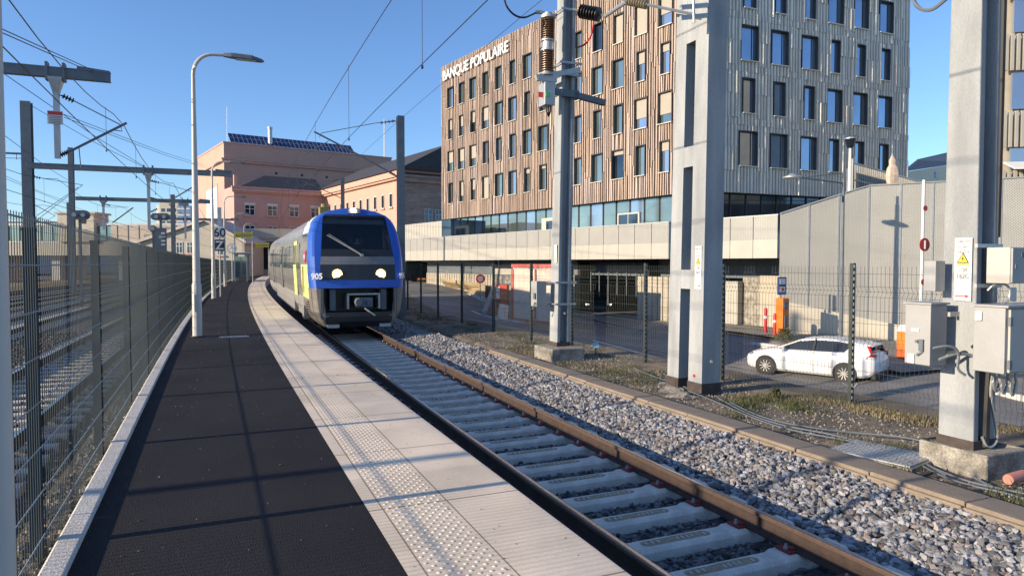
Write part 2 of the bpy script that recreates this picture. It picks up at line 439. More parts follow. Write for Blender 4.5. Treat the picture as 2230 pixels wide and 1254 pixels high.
rail('rail', GI, 'dark rail of the main track running along the platform edge', group=None)
rail('rail', GO, 'sunlit rusty rail of the main track on the ballast side', group=None)
# one sleeper, local x across the track
def make_sleeper():
    t = thing('sleeper', 'x', 'sleeper', (0, 0, 0), 0, 'concrete sleepers of the main track')
    b = MB(); prof = [(-1.22, .28, .015), (-1.0, .28, .0), (-.55, .28, .0), (-.5, .25, -.012), (.5, .25, -.012), (.55, .28, 0), (1.0, .28, 0), (1.22, .28, .015)]
    rings = []
    for x, wd, dz in prof:
        h = wd / 2; rings.append([(x, -h, -.17), (x, h, -.17), (x, h - .012, -.03 - abs(dz)), (x, h - .045, -abs(dz)), (x, -h + .045, -abs(dz)), (x, -h + .012, -.03 - abs(dz))])
    b.loft(rings); b.build('concrete_body', M['sleeper'], t, bevel=.006)
    b = MB(); pts = []
    for i in range(16):
        a = 2 * math.pi * i / 16; pts.append((-.02 + (.30 if math.cos(a) > 0 else -.30) + .055 * math.cos(a), .055 * math.sin(a), -.0105))
    b.poly(pts); b.build('maker_mark', mat('mould_mark', (.33, .27, .18), .9, var=.35, scale=25, bump=.8, bscale=40), t)
    bl = MB()
    for x in (-.30, -.24, -.18, .02, .07, .12, .17, .30, .36, .42):
        bl.box((x - .02, 0, -.008), (.012, .045, .004))
    bl.build('raised_lettering', M['sleeper'], t)
    for sgn in (-1, 1):
        for inn in (-1, 1):
            xc = sgn * .7525 + inn * .115 * 1.0
            c = MB(); c.box((xc, 0, .012), (.075, .15, .02)); c.box((xc - inn * .03, 0, .03), (.05, .10, .014))
            o = c.build('rail_clip', M['redclip'], t)
            q = MB(); q.lathe([(.022, .018), (.022, .038), (.012, .04), (.012, .062)], (xc, 0, 0), (xc, 0, 1), 6)
            q.build('bolt', M['steel'], o)
    return t
proto = make_sleeper(); first = True; k = 0
ords = ['first', 'second', 'third', 'fourth', 'fifth', 'sixth', 'seventh', 'eighth', 'ninth', 'tenth', 'eleventh', 'twelfth', 'thirteenth', 'fourteenth', 'fifteenth', 'sixteenth', 'seventeenth', 'eighteenth', 'nineteenth', 'twentieth', 'twenty-first', 'twenty-second', 'twenty-third', 'twenty-fourth', 'twenty-fifth', 'twenty-sixth', 'twenty-seventh', 'twenty-eighth', 'twenty-ninth', 'thirtieth', 'thirty-first', 'thirty-second']
s = 20.4; i = 0
SLP = []
while s > -1.3:
    o = proto if i == 0 else copy_tree(proto)
    p = PT(s, (GO + GI) / 2 + tsh(s), RT - .172); o.location = p; o.rotation_euler = (0, 0, AZ(s) + random.uniform(-.006, .006))
    if i < len(ords): o['label'] = '%s pale concrete sleeper of the main track counted from the train' % ords[i]
    else: o['label'] = 'pale concrete sleeper of the main track, number %d from the train towards the camera' % (i + 1)
    SLP.append(s); s -= .60; i += 1
# ------------------------------------------------------------------ ballast stones
def scatter():
    P = []; S = []
    def reg(s0, s1, o0, o1, dens, size, lift=0.):
        n = int((s1 - s0) * (o1 - o0) * dens); s = RNG.uniform(s0, s1, n); o = RNG.uniform(o0, o1, n)
        z = np.interp(o, [.1, .9, 1.2, 2.2, 2.6, 3.0, 3.6, 4.3], [-.85, -.85, -.85, -.85, -.83, -.785, -.65, -.61])
        sz = size * RNG.uniform(.7, 1.3, n)
        z = z + RNG.uniform(-.035, .012, n) + lift 
        x, y = PTn(s, o)
        sl = np.array(SLP)
        near = np.min(np.abs(s[:, None] - sl[None]), 1) if s0 < 21 else np.full(n, 9.)
        keep = ~((near < .145) & (o > .42) & (o < 2.94))
        sh = np.interp(s, [3, 20], [0., .20]); keep &= ~(np.abs(o - GO - sh) < .095) & ~(np.abs(o - GI - sh) < .095)
        P.append(np.stack([x, y, z], -1)[keep]); S.append(sz[keep])
    reg(-1, 5, 2.5, 4.22, 1150, .031); reg(5, 11, 2.5, 4.22, 950, .032); reg(11, 22, 2.5, 4.3, 520, .036); reg(22, 36, 2.5, 4.4, 220, .05)
    reg(-1, 8, .5, 2.5, 1100, .025); reg(8, 14, .5, 2.5, 600, .03); reg(14, 22, .5, 2.5, 260, .04)
    P = np.concatenate(P); S = np.concatenate(S); n = len(P)
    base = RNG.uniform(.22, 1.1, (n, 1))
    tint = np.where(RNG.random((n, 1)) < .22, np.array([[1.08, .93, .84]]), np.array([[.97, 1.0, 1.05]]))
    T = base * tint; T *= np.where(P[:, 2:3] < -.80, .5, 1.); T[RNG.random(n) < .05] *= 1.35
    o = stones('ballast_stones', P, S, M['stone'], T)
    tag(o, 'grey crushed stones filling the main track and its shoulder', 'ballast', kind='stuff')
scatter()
# concrete cable trough, one lid after another
t0s = 0
def trough():
    s = -2.0; i = 0
    ob = None
    mm = M['trough']
    while s < 13.2:
        b = MB(); L_ = .985
        b.bbox(-.19, .19, 0, L_, -.30, 0.)
        b.bbox(-.235, -.19, .003, L_ - .003, -.34, -.035)
        if ob is None:
            me = b
            t = b.build('cable_trough', mm, bevel=.012); ob = t
        else:
            t = ob.copy(); COL.objects.link(t)
        q = PT(s, 4.42, -.535 + random.uniform(-.006, .006)); t.location = q; t.rotation_euler = (random.uniform(-.004, .004), random.uniform(-.012, .012), AZ(s) + random.uniform(-.01, .01))
        tag(t, '%s brown concrete cable trough block counted from the far end of the row' % ords[14 - i], 'cable trough', 'cable trough blocks beside the ballast')
        s += 1.0; i += 1
        if i > 14: break
trough()
# ------------------------------------------------------------------ platform fence
def left_fence():
    t = thing('wire_mesh_fence', 'long grey wire mesh fence of pointed vertical rods along the left edge of the platform', 'fence', PT(1.6, asph(1.6) - .17, 0), 0)
    inv = Matrix.Translation(-t.location)
    fo = lambda s: asph(s) - .18
    sp = 2.36; s = 1.6 - sp * 2; lv = [EYE - .012 + .255 * k for k in range(-6, 2)]
    n = 0
    while s < 96:
        p = PT(s, fo(s) - .045); b = MB(inv); b.box((p.x, p.y, .48), (.055, .075, 2.66), rz=AZ(s)); 
        b.box((p.x, p.y, 1.82), (.06, .08, .02), rz=AZ(s))
        b.build('post', M['fencel'], t)
        b = MB(inv)
        far = s > 40
        b2 = MB(inv)
        for l in lv:
            if l > 1.7: l = EYE + .235
            b2.tube([PT(s + sp * k / 2, fo(s + sp * k / 2) + .004, l) for k in range(3)], .0048 if s < 30 else .007, 4)
        hw = b2
        if s < 20: st = sp / 44
        elif s < 45: st = sp / 30
        else: st = sp / 14
        q = s + st / 2
        while q < s + sp:
            p = PT(q, fo(q) - .006); r = .0029 if s < 8 else .0034 if s < 20 else (.005 if s < 45 else .009)
            b.tube([(p.x, p.y, -.15), (p.x, p.y, EYE + .262 + random.uniform(-.004, .004))], r, 3); q += st
        pnl = b.build('mesh_panel', M['fencel'], t); hw.build('cross_wires', M['fenceh'], pnl)
        s += sp; n += 1
left_fence()
# cream post close to the camera at the left border
t = thing('steel_post', 'cream painted steel post very close at the left border of the photo', 'post', (-1.432, 1.9, 0))
b = MB(); b.tube([(0, 0, 0), (0, 0, 3.2)], .036, 16); b.build('shaft', M['lampw'], t, smooth=True)
b = MB(); b.lathe([(.10, 0), (.10, .012), (.055, .02), (.05, .06)], (0, 0, 0), (0, 0, 1), 16); b.build('base_plate', M['steel'], t, smooth=True)
# ------------------------------------------------------------------ street side fence
FB = [gp(1852, 878, -.62), gp(1572, 826, -.62), gp(1405, 790, -.62), gp(1245, 760, -.62), gp(1157, 740, -.62), gp(1075, 722, -.62), gp(1006, 704, -.62), gp(954, 691, -.62), gp(917, 681, -.62), gp(888, 673, -.62)]
FB = [FB[0] + (FB[0] - FB[1]) * .95 * k for k in (2, 1)] + FB
FB += [FB[-1] + (FB[-1] - FB[-2]) * k for k in range(1, 6)]
def right_fence():
    t = thing('welded_mesh_fence', 'dark see-through welded mesh fence with square posts between the ballast and the street', 'fence', FB[2], 0)
    inv = Matrix.Translation(-t.location)
    for i, p in enumerate(FB):
        q = FB[min(i + 1, len(FB) - 1)] if i < len(FB) - 1 else FB[i - 1]
        a = math.atan2(-(q.x - p.x), q.y - p.y)
        b = MB(inv); b.box((p.x, p.y, p.z + 1.1), (.075, .06, 2.3), rz=a)
        po = b.build('post', M['fencer'], t)
        b = MB(inv)
        for k in range(22): 
            c = Vector((p.x, p.y, p.z + .1 + k * .1)) + Matrix.Rotation(a, 3, 'Z') @ Vector((-.01, -.033, 0))
            b.box(c, (.03, .01, .05), rz=a)
        if i < 8: b.build('slot_clips', M['steel'] if i == 2 else M['dsteel'], po)
    for i in range(len(FB) - 1):
        p, q = FB[i], FB[i + 1]; d = (q - p); L_ = d.length; d.normalize(); nn = Vector((d.y, -d.x, 0))
        zs = [(.03, 0), (.2, 0), (.27, .05), (.34, 0), (.95, 0), (1.02, .05), (1.09, 0), (1.72, 0), (1.80, .055), (1.88, 0), (2.2, 0)]
        b = MB(inv); n = int(L_ / .066)
        rr = .0028 if i < 4 else .0032
        if i > 7: n = int(L_ / .15); rr = .003
        for k in range(1, n):
            c = p + d * (L_ * k / n)
            b.tube([c + nn * o + Vector((0, 0, z)) for z, o in zs], rr, 3, cap=False)
        for z, o in [(.03, 0), (.2, 0), (.27, .05), (.34, 0), (.54, 0), (.75, 0), (.95, 0), (1.02, .05), (1.09, 0), (1.3, 0), (1.5, 0), (1.72, 0), (1.80, .055), (1.88, 0), (2.08, 0)]:
            b.tube([p + nn * o + Vector((0, 0, z)), q + nn * o + Vector((0, 0, z))], .0032, 3, cap=False)
        b.build('mesh_panel', M['fencer'], t)
right_fence()
# ------------------------------------------------------------------ platform lamps
def make_lamp():
    t = thing('platform_lamp', 'x', 'lamp post', group='curved lamp posts along the platform')
    b = MB(); b.lathe([(.105, .02), (.10, .06), (.098, 1.15), (.088, 1.17), (.082, 1.2), (.040, 5.6)], n=12)
    b.build('column', M['lampw'], t, smooth=True)
    b = MB(); pts = [(0, 0, 5.55)]
    for k in range(9):
        a = R(90) * k / 8; pts.append((.42 - .42 * math.cos(a), 0, 5.75 + .42 * math.sin(a) * 1.15))
    pts.append((.70, 0, 6.25)); b.tube(pts, [.041] * 6 + [.036] * 5, 10); b.build('bent_arm', M['lampw'], t, smooth=True)
    b = MB(); b.loft([[(x, -wd, z), (x, wd, z), (x, wd * .8, z + h), (x, -wd * .8, z + h)] for x, wd, z, h in ((.62, .04, 6.21, .07), (.78, .09, 6.205, .09), (1.20, .12, 6.19, .09), (1.42, .08, 6.18, .05), (1.47, .02, 6.185, .02))])
    hd = b.build('lamp_head', M['dsteel'], t)
    b = MB()
    for k in range(7): b.box((.86 + k * .06, 0, 6.295), (.012, .16, .03))
    b.box((1.08, 0, 6.183), (.42, .15, .012)); b.build('cooling_fins', M['steel'], hd)
    b = MB(); b.lathe([(.15, 0), (.15, .02), (.12, .025)], n=12); b.build('base_plate', M['black'], t)
    b = MB(); b.box((0, -.098, .75), (.09, .012, .38)); b.build('access_door', M['steel'], t)
    return t
lp = make_lamp(); ls, lo = SO(gp(430, 733, 0))
lt = ['nearest pale curved lamp post standing on the asphalt platform', 'second curved lamp post from the camera, in front of the black and white speed boards', 'third curved lamp post from the camera, beside the round ring sign', 'fourth curved lamp post from the camera, beside the first yellow sign', 'fifth curved lamp post from the camera, by the glass shelter', 'farthest small curved lamp post at the end of the platform']
for i in range(6):
    o = lp if i == 0 else copy_tree(lp)
    s = ls + 17.4 * i; o.location = PT(s, lo - (asph(ls) - asph(s)) * .9 if i else lo); o.rotation_euler = (0, 0, AZ(s)); o['label'] = lt[i]
# ------------------------------------------------------------------ concrete masts
def h_mast(name, label, corner, wd, wn, H, lean, blk, group=None, taper=.012):
    t = thing(name, label, 'mast', corner, AZ(SO(corner)[0]), group)
    t.rotation_euler = (0, 0, AZ(SO(corner)[0]))
    b = MB(); tx = taper * H
    sh = math.tan(R(lean)) * H
    def blkp(x0, x1, y0, y1, z0, z1):
        k = z0 / H; j = z1 / H
        f0 = lambda x, y: (x + sh * k - 0 * k, y * (1 - tx * k / wd) + tx * k * .5, z0)
        f1 = lambda x, y: (x + sh * j, y * (1 - tx * j / wd) + tx * j * .5, z1)
        b.add([f0(x0, y0), f0(x1, y0), f0(x1, y1), f0(x0, y1), f1(x0, y0), f1(x1, y0), f1(x1, y1), f1(x0, y1)],
              [(3, 2, 1, 0), (4, 5, 6, 7), (0, 1, 5, 4), (1, 2, 6, 5), (2, 3, 7, 6), (3, 0, 4, 7)])
    fl = wn * .24
    blkp(0, fl, 0, wd, 0, H); blkp(fl, wn - fl, .13, wd - .07, 0, H); blkp(wn - fl, wn, 0, wd, 0, H)
    b.build('shaft', M['mastc'], t, bevel=.012)
    b = MB(); b.bbox(-.012, wn + .012, -.012, wd + .012, -.12, .07)
    b.build('tarred_foot', mat('tar_foot', (.06, .045, .04), .8, var=.4, scale=8), t)
    x0, x1, y0, y1, zb = blk
    b = MB(); hh = .30
    b.add([(x0, y0, zb), (x1, y0, zb), (x1, y1, zb), (x0, y1, zb), (x0, y0, zb + hh), (x1, y0, zb + hh), (x1, y1, zb + hh), (x0, y1, zb + hh),
           (-.06, -.06, -.03), (wn + .06, -.06, -.03), (wn + .06, wd + .06, -.03), (-.06, wd + .06, -.03)],
          [(0, 1, 5, 4), (1, 2, 6, 5), (2, 3, 7, 6), (3, 0, 4, 7), (4, 5, 9, 8), (5, 6, 10, 9), (6, 7, 11, 10), (7, 4, 8, 11), (8, 9, 10, 11)])
    b.build('footing', M['oldconc'], t, bevel=.02)
    return t
c3 = dp(2119, 975, 7.45); mast3 = h_mast('catenary_mast', 'large pale concrete mast at the right carrying grey cabinets and a warning plate', c3, .40, .37, 10.5, .15, (-.24, .47, -.30, .46, -.28))
c1 = dp(1213, 752, 16.2); mast1 = h_mast('catenary_mast', 'slim concrete mast with brown insulators at its top and one box near its foot', c1, .42, .34, 9.5, 1.2, (-.3, .55, -.35, .65, -.34))
# ladder mast with openings
c2 = dp(1528, 842, 11.7)
def ladder_mast():
    t = thing('catenary_mast', 'wide concrete mast with three tall rectangular openings in the middle', 'mast', c2, AZ(SO(c2)[0]))
    H = 9.8; sh = math.tan(R(1.0)); D = .98; W = .39
    b = MB()
    def seg(y0, y1, z0, z1, x0=0, x1=W):
        def f(x, y, z): 
            k = 1 - .013 * z; return (x + sh * z, (y) * k + .006 * z, z)
        b.add([f(x0, y0, z0), f(x1, y0, z0), f(x1, y1, z0), f(x0, y1, z0), f(x0, y0, z1), f(x1, y0, z1), f(x1, y1, z1), f(x0, y1, z1)],
              [(3, 2, 1, 0), (4, 5, 6, 7), (0, 1, 5, 4), (1, 2, 6, 5), (2, 3, 7, 6), (3, 0, 4, 7)])
    seg(0, .37, 0, H); seg(.65, D, 0, H)
    zr = lambda y: (573 - y) * 11.9 / 1500 + EYE - c2.z
    for a, c in ((630, 588), (360, 315), (86, -40), (-270, -330)): seg(.371, .649, max(0, zr(a)), min(zr(c), H), .002, W - .012)
    b.build('frame', M['mastc'], t)
    f = MB()
    for (x0, x1) in ((-.012, W + .012),): 
        f.bbox(x0, x1, -.012, .38, -.12, .05); f.bbox(x0, x1, .64, D + .012, -.12, .05)
    f.build('tarred_foot', bpy.data.materials['tar_foot'], t)
    b = MB(); iv, jf = ico()
    for i in range(26):
        a = random.random() * 6.28; r_ = random.uniform(.3, .95); sc_ = random.uniform(.18, .34)
        c = Vector((.2 + .62 * r_ * math.cos(a), .49 + .85 * r_ * math.sin(a), -.30 + random.uniform(-.06, .14) * (1.1 - r_)))
        b.add([c + Vector((p.x * sc_ * 1.2, p.y * sc_ * 1.2, p.z * sc_ * .62)) * random.uniform(.8, 1.15) for p in iv], jf)
    b.build('footing', M['oldconc'], t)
    # bolts
    for y, z in ((.2, zr(835)), (.2, zr(828) + .0)):
        pass
    b = MB(); b.lathe([(.028, 0), (.028, .012), (0, .014)], (-.001, .2, .16), (-1, .2, .16), 10); b.build('red_marker', M['red'], t)
    b = MB(); b.lathe([(.03, 0), (.03, .02), (.012, .02), (.012, .04)], (.2, .0, .42), (.2, -1, .42), 10); b.build('earth_bolt', M['steel'], t)
    return t
mast2 = ladder_mast()
# small hexagonal bolts on masts 1 and 3
b = MB(); b.lathe([(.03, 0), (.03, .02), (.012, .02), (.012, .04)], (.2, 0, .75), (.2, -1, .75), 8); b.build('earth_bolt', M['steel'], mast1)
# ------------------------------------------------------------------ insulators and brackets
M['porcelain'] = mat('brown_porcelain', (.16, .085, .035), .25, var=.2, scale=30)
M['blackins'] = mat('black_insulator', (.015, .013, .014), .45)
M['beigeins'] = mat('beige_insulator', (.30, .25, .17), .4, var=.3, scale=20)
def sheds(b, a, c, n, r0, r1, seg=14):
    a = Vector(a); c = Vector(c); L_ = (c - a).length; pr = [(r0, 0)]
    for i in range(n):
        z0 = L_ * i / n; z1 = L_ * (i + 1) / n; pr += [(r0, z0 + (z1 - z0) * .15), (r1, z0 + (z1 - z0) * .42), (r1, z0 + (z1 - z0) * .52), (r0, z0 + (z1 - z0) * .85)]
    pr.append((r0, L_)); b.lathe(pr, a, c, seg)
# brown disconnector standing on its bracket, left of mast 1
def disconnector():
    Y = 16.0
    base = dp(1193, 165, Y)
    t = thing('insulator_column', 'brown ribbed double insulator column on a grey bracket beside the slim concrete mast', 'insulator', base, AZ(14))
    def L(x, y, dy=0): return dp(x, y, Y + dy) - base
    inv = Matrix.Rotation(-AZ(14), 4, 'Z')
    def P(x, y): return inv @ L(x, y)
    b = MB(); sheds(b, P(1191, 157), P(1192, 112), 9, .105, .165); o1 = b.build('lower_insulator', M['porcelain'], t, smooth=True)
    b = MB(); sheds(b, P(1193, 88), P(1194, 44), 9, .105, .165); b.build('upper_insulator', M['porcelain'], t, smooth=True)
    b = MB(); a = P(1192, 112); c = P(1193, 88); b.lathe([(.16, 0), (.16, .03), (.12, .05), (.12, (c - a).length - .05), (.16, (c - a).length - .03), (.16, (c - a).length)], a, c, 14)
    a = P(1194, 44); c = P(1194, 30); b.lathe([(.13, 0), (.18, .03), (.18, .09), (.10, .12), (.10, .15)], a, c, 14)
    a = P(1191, 165); c = P(1191, 157); b.lathe([(.15, 0), (.12, .08)], a, c, 14)
    b.build('metal_caps', M['steel'], t, smooth=True)
    b = MB(); b.tube([P(1186, 30), P(1176, 27), P(1166, 27)], .045, 8); b.build('terminal', M['dsteel'], t)
    return t
disconnector()
t = thing('mast_bracket', 'grey horizontal steel bracket carrying the brown insulator column', 'bracket', dp(1193, 172, 16.0), AZ(14))
b = MB(); b.box((-.02, 0, 0), (.46, .11, .14)); b.beam((-.3, 0, -.01), (.85, .05, .30), .10, .12)
b.box((.2, .28, .02), (.1, .5, .1)); b.build('beam', M['steel'], t)
b = MB(); b.lathe([(.02, -.2), (.02, .2)], (.18, .0, 0), (.18, 0, 1), 8); b.build('bolt', M['steel'], t)
t = thing('switch_box', 'light grey switch box with red and green flags hanging under the insulator bracket', 'electrical box', dp(1195, 205, 16.0), AZ(14))
b = MB(); b.box((0, .1, 0), (.26, .34, .52)); b.build('case', M['steel'], t, bevel=.01)
b = MB(); b.box((-.18, .02, -.03), (.16, .02, .12)); b.build('red_flag', mat('flag_red', (.75, .09, .06), .5), t)
b = MB(); b.box((-.06, -.085, -.03), (.11, .02, .10)); b.build('green_flag', mat('flag_green', (.10, .55, .16), .5), t)
b = MB()
for k in range(3): b.tube([(-.05 + k * .06, .05, -.25), (-.03 + k * .05, .05, -.38), (.05, .1, -.5)], .016, 6)
b.build('cable_glands', M['black'], t)
# steel bands round masts
def bands(m, zs, wn, wd, lean, r=.02, mm='steel'):
    for z in zs:
        b = MB(); x0 = math.tan(R(lean)) * z
        for y in (-.05, wd + .02): b.beam((x0 - .10, y, z), (x0 + wn + .12, y, z), .03, .05)
        for x in (-.06, wn + .08): b.tube([(x0 + x, -.09, z), (x0 + x, wd + .08, z)], .014, 6)
        b.build('clamp_band', M[mm], m)
zr1 = lambda y: (573 - y) * 16.3 / 1500 + EYE - c1.z
bands(mast1, [zr1(y) for y in (30, 143, 168, 207)], .34, .40, 1.2)
bands(mast1, [zr1(615), zr1(662)], .34, .42, 1.2)
t = thing('support_arm', 'short dark steel arm sticking out to the right of the slim concrete mast', 'bracket', dp(1252, 210, 16.4), AZ(14))
b = MB(); b.beam((-.05, -.05, .02), (.78, -.05, -.10), .12, .13); b.build('arm', M['dsteel'], t)
b = MB(); b.box((-.25, -.09, .03), (.62, .04, .16)); b.build('plate', M['dsteel'], t)
# strain insulators between the masts
def strain(name, label, p0, p1, q0, q1, n, m, r1):
    t = thing(name, label, 'insulator', p0); o0 = Vector(p0)
    b = MB(); sheds(b, q0 - o0, q1 - o0, n, r1 * .5, r1); b.build('ribbed_body', m, t, smooth=True)
    b = MB(); b.tube([p0 - o0, q0 - o0], .028, 6); b.tube([q1 - o0, p1 - o0], .028, 6)
    b.build('tie_rod', M['dsteel'], t)
strain('strain_insulator', 'black ribbed insulator just right of the slim concrete mast', dp(1248, 20, 16.1), dp(1322, 36, 15.6), dp(1264, 25, 16), dp(1306, 33, 15.7), 7, M['blackins'], .16)
strain('strain_insulator', 'beige ribbed insulator tied to the wide openwork mast at the top of the photo', dp(1336, -6, 13.4), dp(1512, 32, 11.9), dp(1368, 2, 13.1), dp(1410, 11, 12.8), 8, M['beigeins'], .09)
t = thing('cable', 'grey tube linking the black insulator up to the beige insulator', 'cable', dp(1318, 36, 15.6)); o0 = t.location
b = MB(); b.tube([dp(1318, 36, 15.6) - o0, dp(1350, 14, 14.4) - o0, dp(1368, 3, 13.4) - o0], .045, 8); b.build('tube', M['steel'], t)
t = thing('mast_fitting', 'pair of short steel cross bars bolted near the top of the wide mast', 'fitting', dp(1510, 20, 11.8), AZ(9)); 
b = MB(); b.box((-.06, -.1, .0), (.56, .05, .07), ry=R(-12)); b.box((-.06, -.1, -.17), (.56, .05, .07), ry=R(-12)); b.build('cross_bar', M['steel'], t)
b = MB(); b.tube([(-.1, -.12, .25), (-.08, -.12, -.28)], .025, 6); b.build('bolt', M['steel'], t)
def hang(name, label, pts, r, m='wire', cat='cable'):
    o0 = Vector(pts[0]); b = MB(); P = [Vector(p) - o0 for p in pts]
    # smooth the polyline
    for _ in range(2):
        Q = [P[0]]
        for a, c in zip(P, P[1:]): Q += [a * .75 + c * .25, a * .25 + c * .75]
        Q.append(P[-1]); P = Q
    b.tube(P, r, 6); o = b.build(name, M[m]); o.location = o0; tag(o, label, cat); return o
hang('cable', 'loose black cable drooping from the overhead wire to the top of the brown insulator', [dp(1098, -2, 15.5), dp(1104, 18, 15.5), dp(1122, 36, 15.7), dp(1142, 40, 15.8), dp(1158, 33, 15.9), dp(1168, 28, 16)], .022, 'black')
hang('cable', 'dark red cable curving down behind the black insulator to the mast', [dp(1294, 40, 15.8), dp(1290, 75, 16), dp(1275, 98, 16.3), dp(1258, 104, 16.7)], .022, 'red')
hang('cable', 'looped grey cable at the upper edge of the photo left of the large mast', [dp(1990, -20, 8.5), dp(1990, 8, 8.4), dp(2008, 24, 8.3), dp(2032, 22, 8.2), dp(2056, 2, 8.1), dp(2075, -14, 8)], .022, 'dsteel')
# ------------------------------------------------------------------ overhead line
def wirealong(name, label, o, rel, s0, s1, r=.009, sup=None, sag=0., step=3., cat='overhead wire'):
    pts = []
    for s in fr(s0, s1, step):
        z = EYE + rel
        if sup:
            k = ((s - sup[0]) / sup[1]) % 1.; z -= sag * 4 * k * (1 - k)
        pts.append(PT(s, o, z))
    b = MB(); b.tube([p - pts[0] for p in pts], r, 4); ob = b.build(name, M['wire']); ob.location = pts[0]
    tag(ob, label, cat); return ob
def droppers(o, relc, relm, sup, sag, ss, txt):
    for i, s in enumerate(ss):
        k = ((s - sup[0]) / sup[1]) % 1.; zt = EYE + relm - sag * 4 * k * (1 - k)
        b = MB(); L_ = zt - (EYE + relc)
        b.tube([(0, 0, 0), (0, 0, L_)], .006, 4); b.lathe([(.02, -.03), (.02, .03)], (0, 0, 0), (0, 0, 1), 6)
        ob = b.build('dropper_wire', M['wire']); ob.location = PT(s, o, EYE + relc); tag(ob, '%s thin vertical dropper of %s' % (ords[i], txt), 'dropper wire')
SUPM = (dp(872, 300, 29.6)); sm, om = SO(SUPM)
wirealong('contact_wire', 'thick overhead contact wire above the main track running up to the top centre', 1.25, 3.35, -3, 120, .0095)
wirealong('messenger_wire', 'upper messenger wire over the main track reaching the tip of the cantilever', 1.35, 5.35, -3, 120, .010, (sm, 42.), .0)
droppers(1.30, 3.35, 5.35, (sm, 42.), 0., [8.5, 16, 24, 33, 41], 'the main track overhead line from the camera')
wirealong('earth_wire', 'thin wire running beside the main track towards the mast behind the train', SO(dp(895, 243, 27))[1], 5.94, -2, 100, .008)
# mast behind the train with its cantilever
def steel_mast(base, w_, d_, H, label, group=None, rz=None):
    t = thing('catenary_mast', label, 'mast', base, AZ(SO(base)[0]) if rz is None else rz, group)
    b = MB(); b.bbox(-w_ / 2, w_ / 2, -d_ / 2, -d_ / 2 + .02, 0, H); b.bbox(-w_ / 2, w_ / 2, d_ / 2 - .02, d_ / 2, 0, H); b.bbox(-.012, .012, -d_ / 2 + .021, d_ / 2 - .021, 0, H)
    b.build('steel_section', M['dsteel'], t)
    b = MB(); b.box((0, 0, .0), (w_ + .3, d_ + .3, .3)); b.build('footing', M['oldconc'], t)
    return t
pb = Vector((SUPM.x, SUPM.y, -.9)); steel_mast(pb, .30, .26, 573 * 0 + (573 - 256) * 29.6 / 1500 + EYE + .9, 'tall dark steel mast just behind the right side of the train')
def ins_small(b, a, c, n=4, r=.075):
    a = Vector(a); c = Vector(c)
    for i in range(n):
        p = a.lerp(c, (i + .5) / n); d = (c - a).normalized(); b.lathe([(.02, 0), (r, .012), (r, .022), (.02, .05)], p, p + d, 8)
    b.tube([a, c], .02, 6)
def cantilever(label, pts_main, pts_tie, Yf, ins1, ins2, extra=(), r=.035, cat='cantilever'):
    """pts in photo pixels on the vertical plane square to the track through the mast"""
    o0 = Yf(*pts_main[0]); t = thing('cantilever_arm', label, cat, o0)
    b = MB(); b.tube([Yf(*p) - o0 for p in pts_main], r, 8); b.build('main_tube', M['dsteel'], t)
    b = MB(); b.tube([Yf(*p) - o0 for p in pts_tie], .016, 6); b.build('tie_rod', M['dsteel'], t)
    for ins in (ins1, ins2):
        if ins:
            b = MB(); ins_small(b, Yf(*ins[0]) - o0, Yf(*ins[1]) - o0); b.build('insulator', M['blackins'], t)
    for e in extra:
        b = MB(); b.tube([Yf(*p) - o0 for p in e], .014, 6); b.build('steady_arm', M['dsteel'], t)
    return t
def plane_n(anchor):
    """maps a photo point onto the vertical plane through anchor that runs across the track"""
    a = AZ(SO(anchor)[0]); n = Vector((-math.sin(a), math.cos(a), 0)); o = Vector((0, 0, EYE))
    def f(x, y):
        d = ray(x, y); t = (Vector(anchor) - o).dot(n) / d.dot(n); return o + d * t
    return f
fm = plane_n(SUPM)
cantilever('slanting cantilever arm reaching left from the dark mast behind the train', [(864, 384), (780, 337), (684, 287)], [(866, 264), (820, 268), (700, 290)], fm, ((860, 263), (828, 268)), ((860, 382), (848, 375)), [[(700, 290), (695, 300)], [(716, 307), (650, 345)], [(716, 307), (695, 322), (672, 330)]])
# second mast farther behind the train
p2 = dp(746, 400, 52); pb2 = Vector((p2.x, p2.y, -.9)); steel_mast(pb2, .26, .22, (573 - 388) * 52 / 1500 + EYE + .9, 'smaller dark steel mast seen above the blue roof of the train')
f2 = plane_n(p2)
cantilever('small cantilever arm on the mast above the train roof', [(744, 432), (700, 412), (655, 392)], [(745, 390), (720, 394), (660, 405)], f2, ((740, 391), (724, 394)), None, [[(670, 400), (640, 410)]], r=.03)
p3 = dp(1047 / 1411 * 360 + 560 - 60, 440, 70)
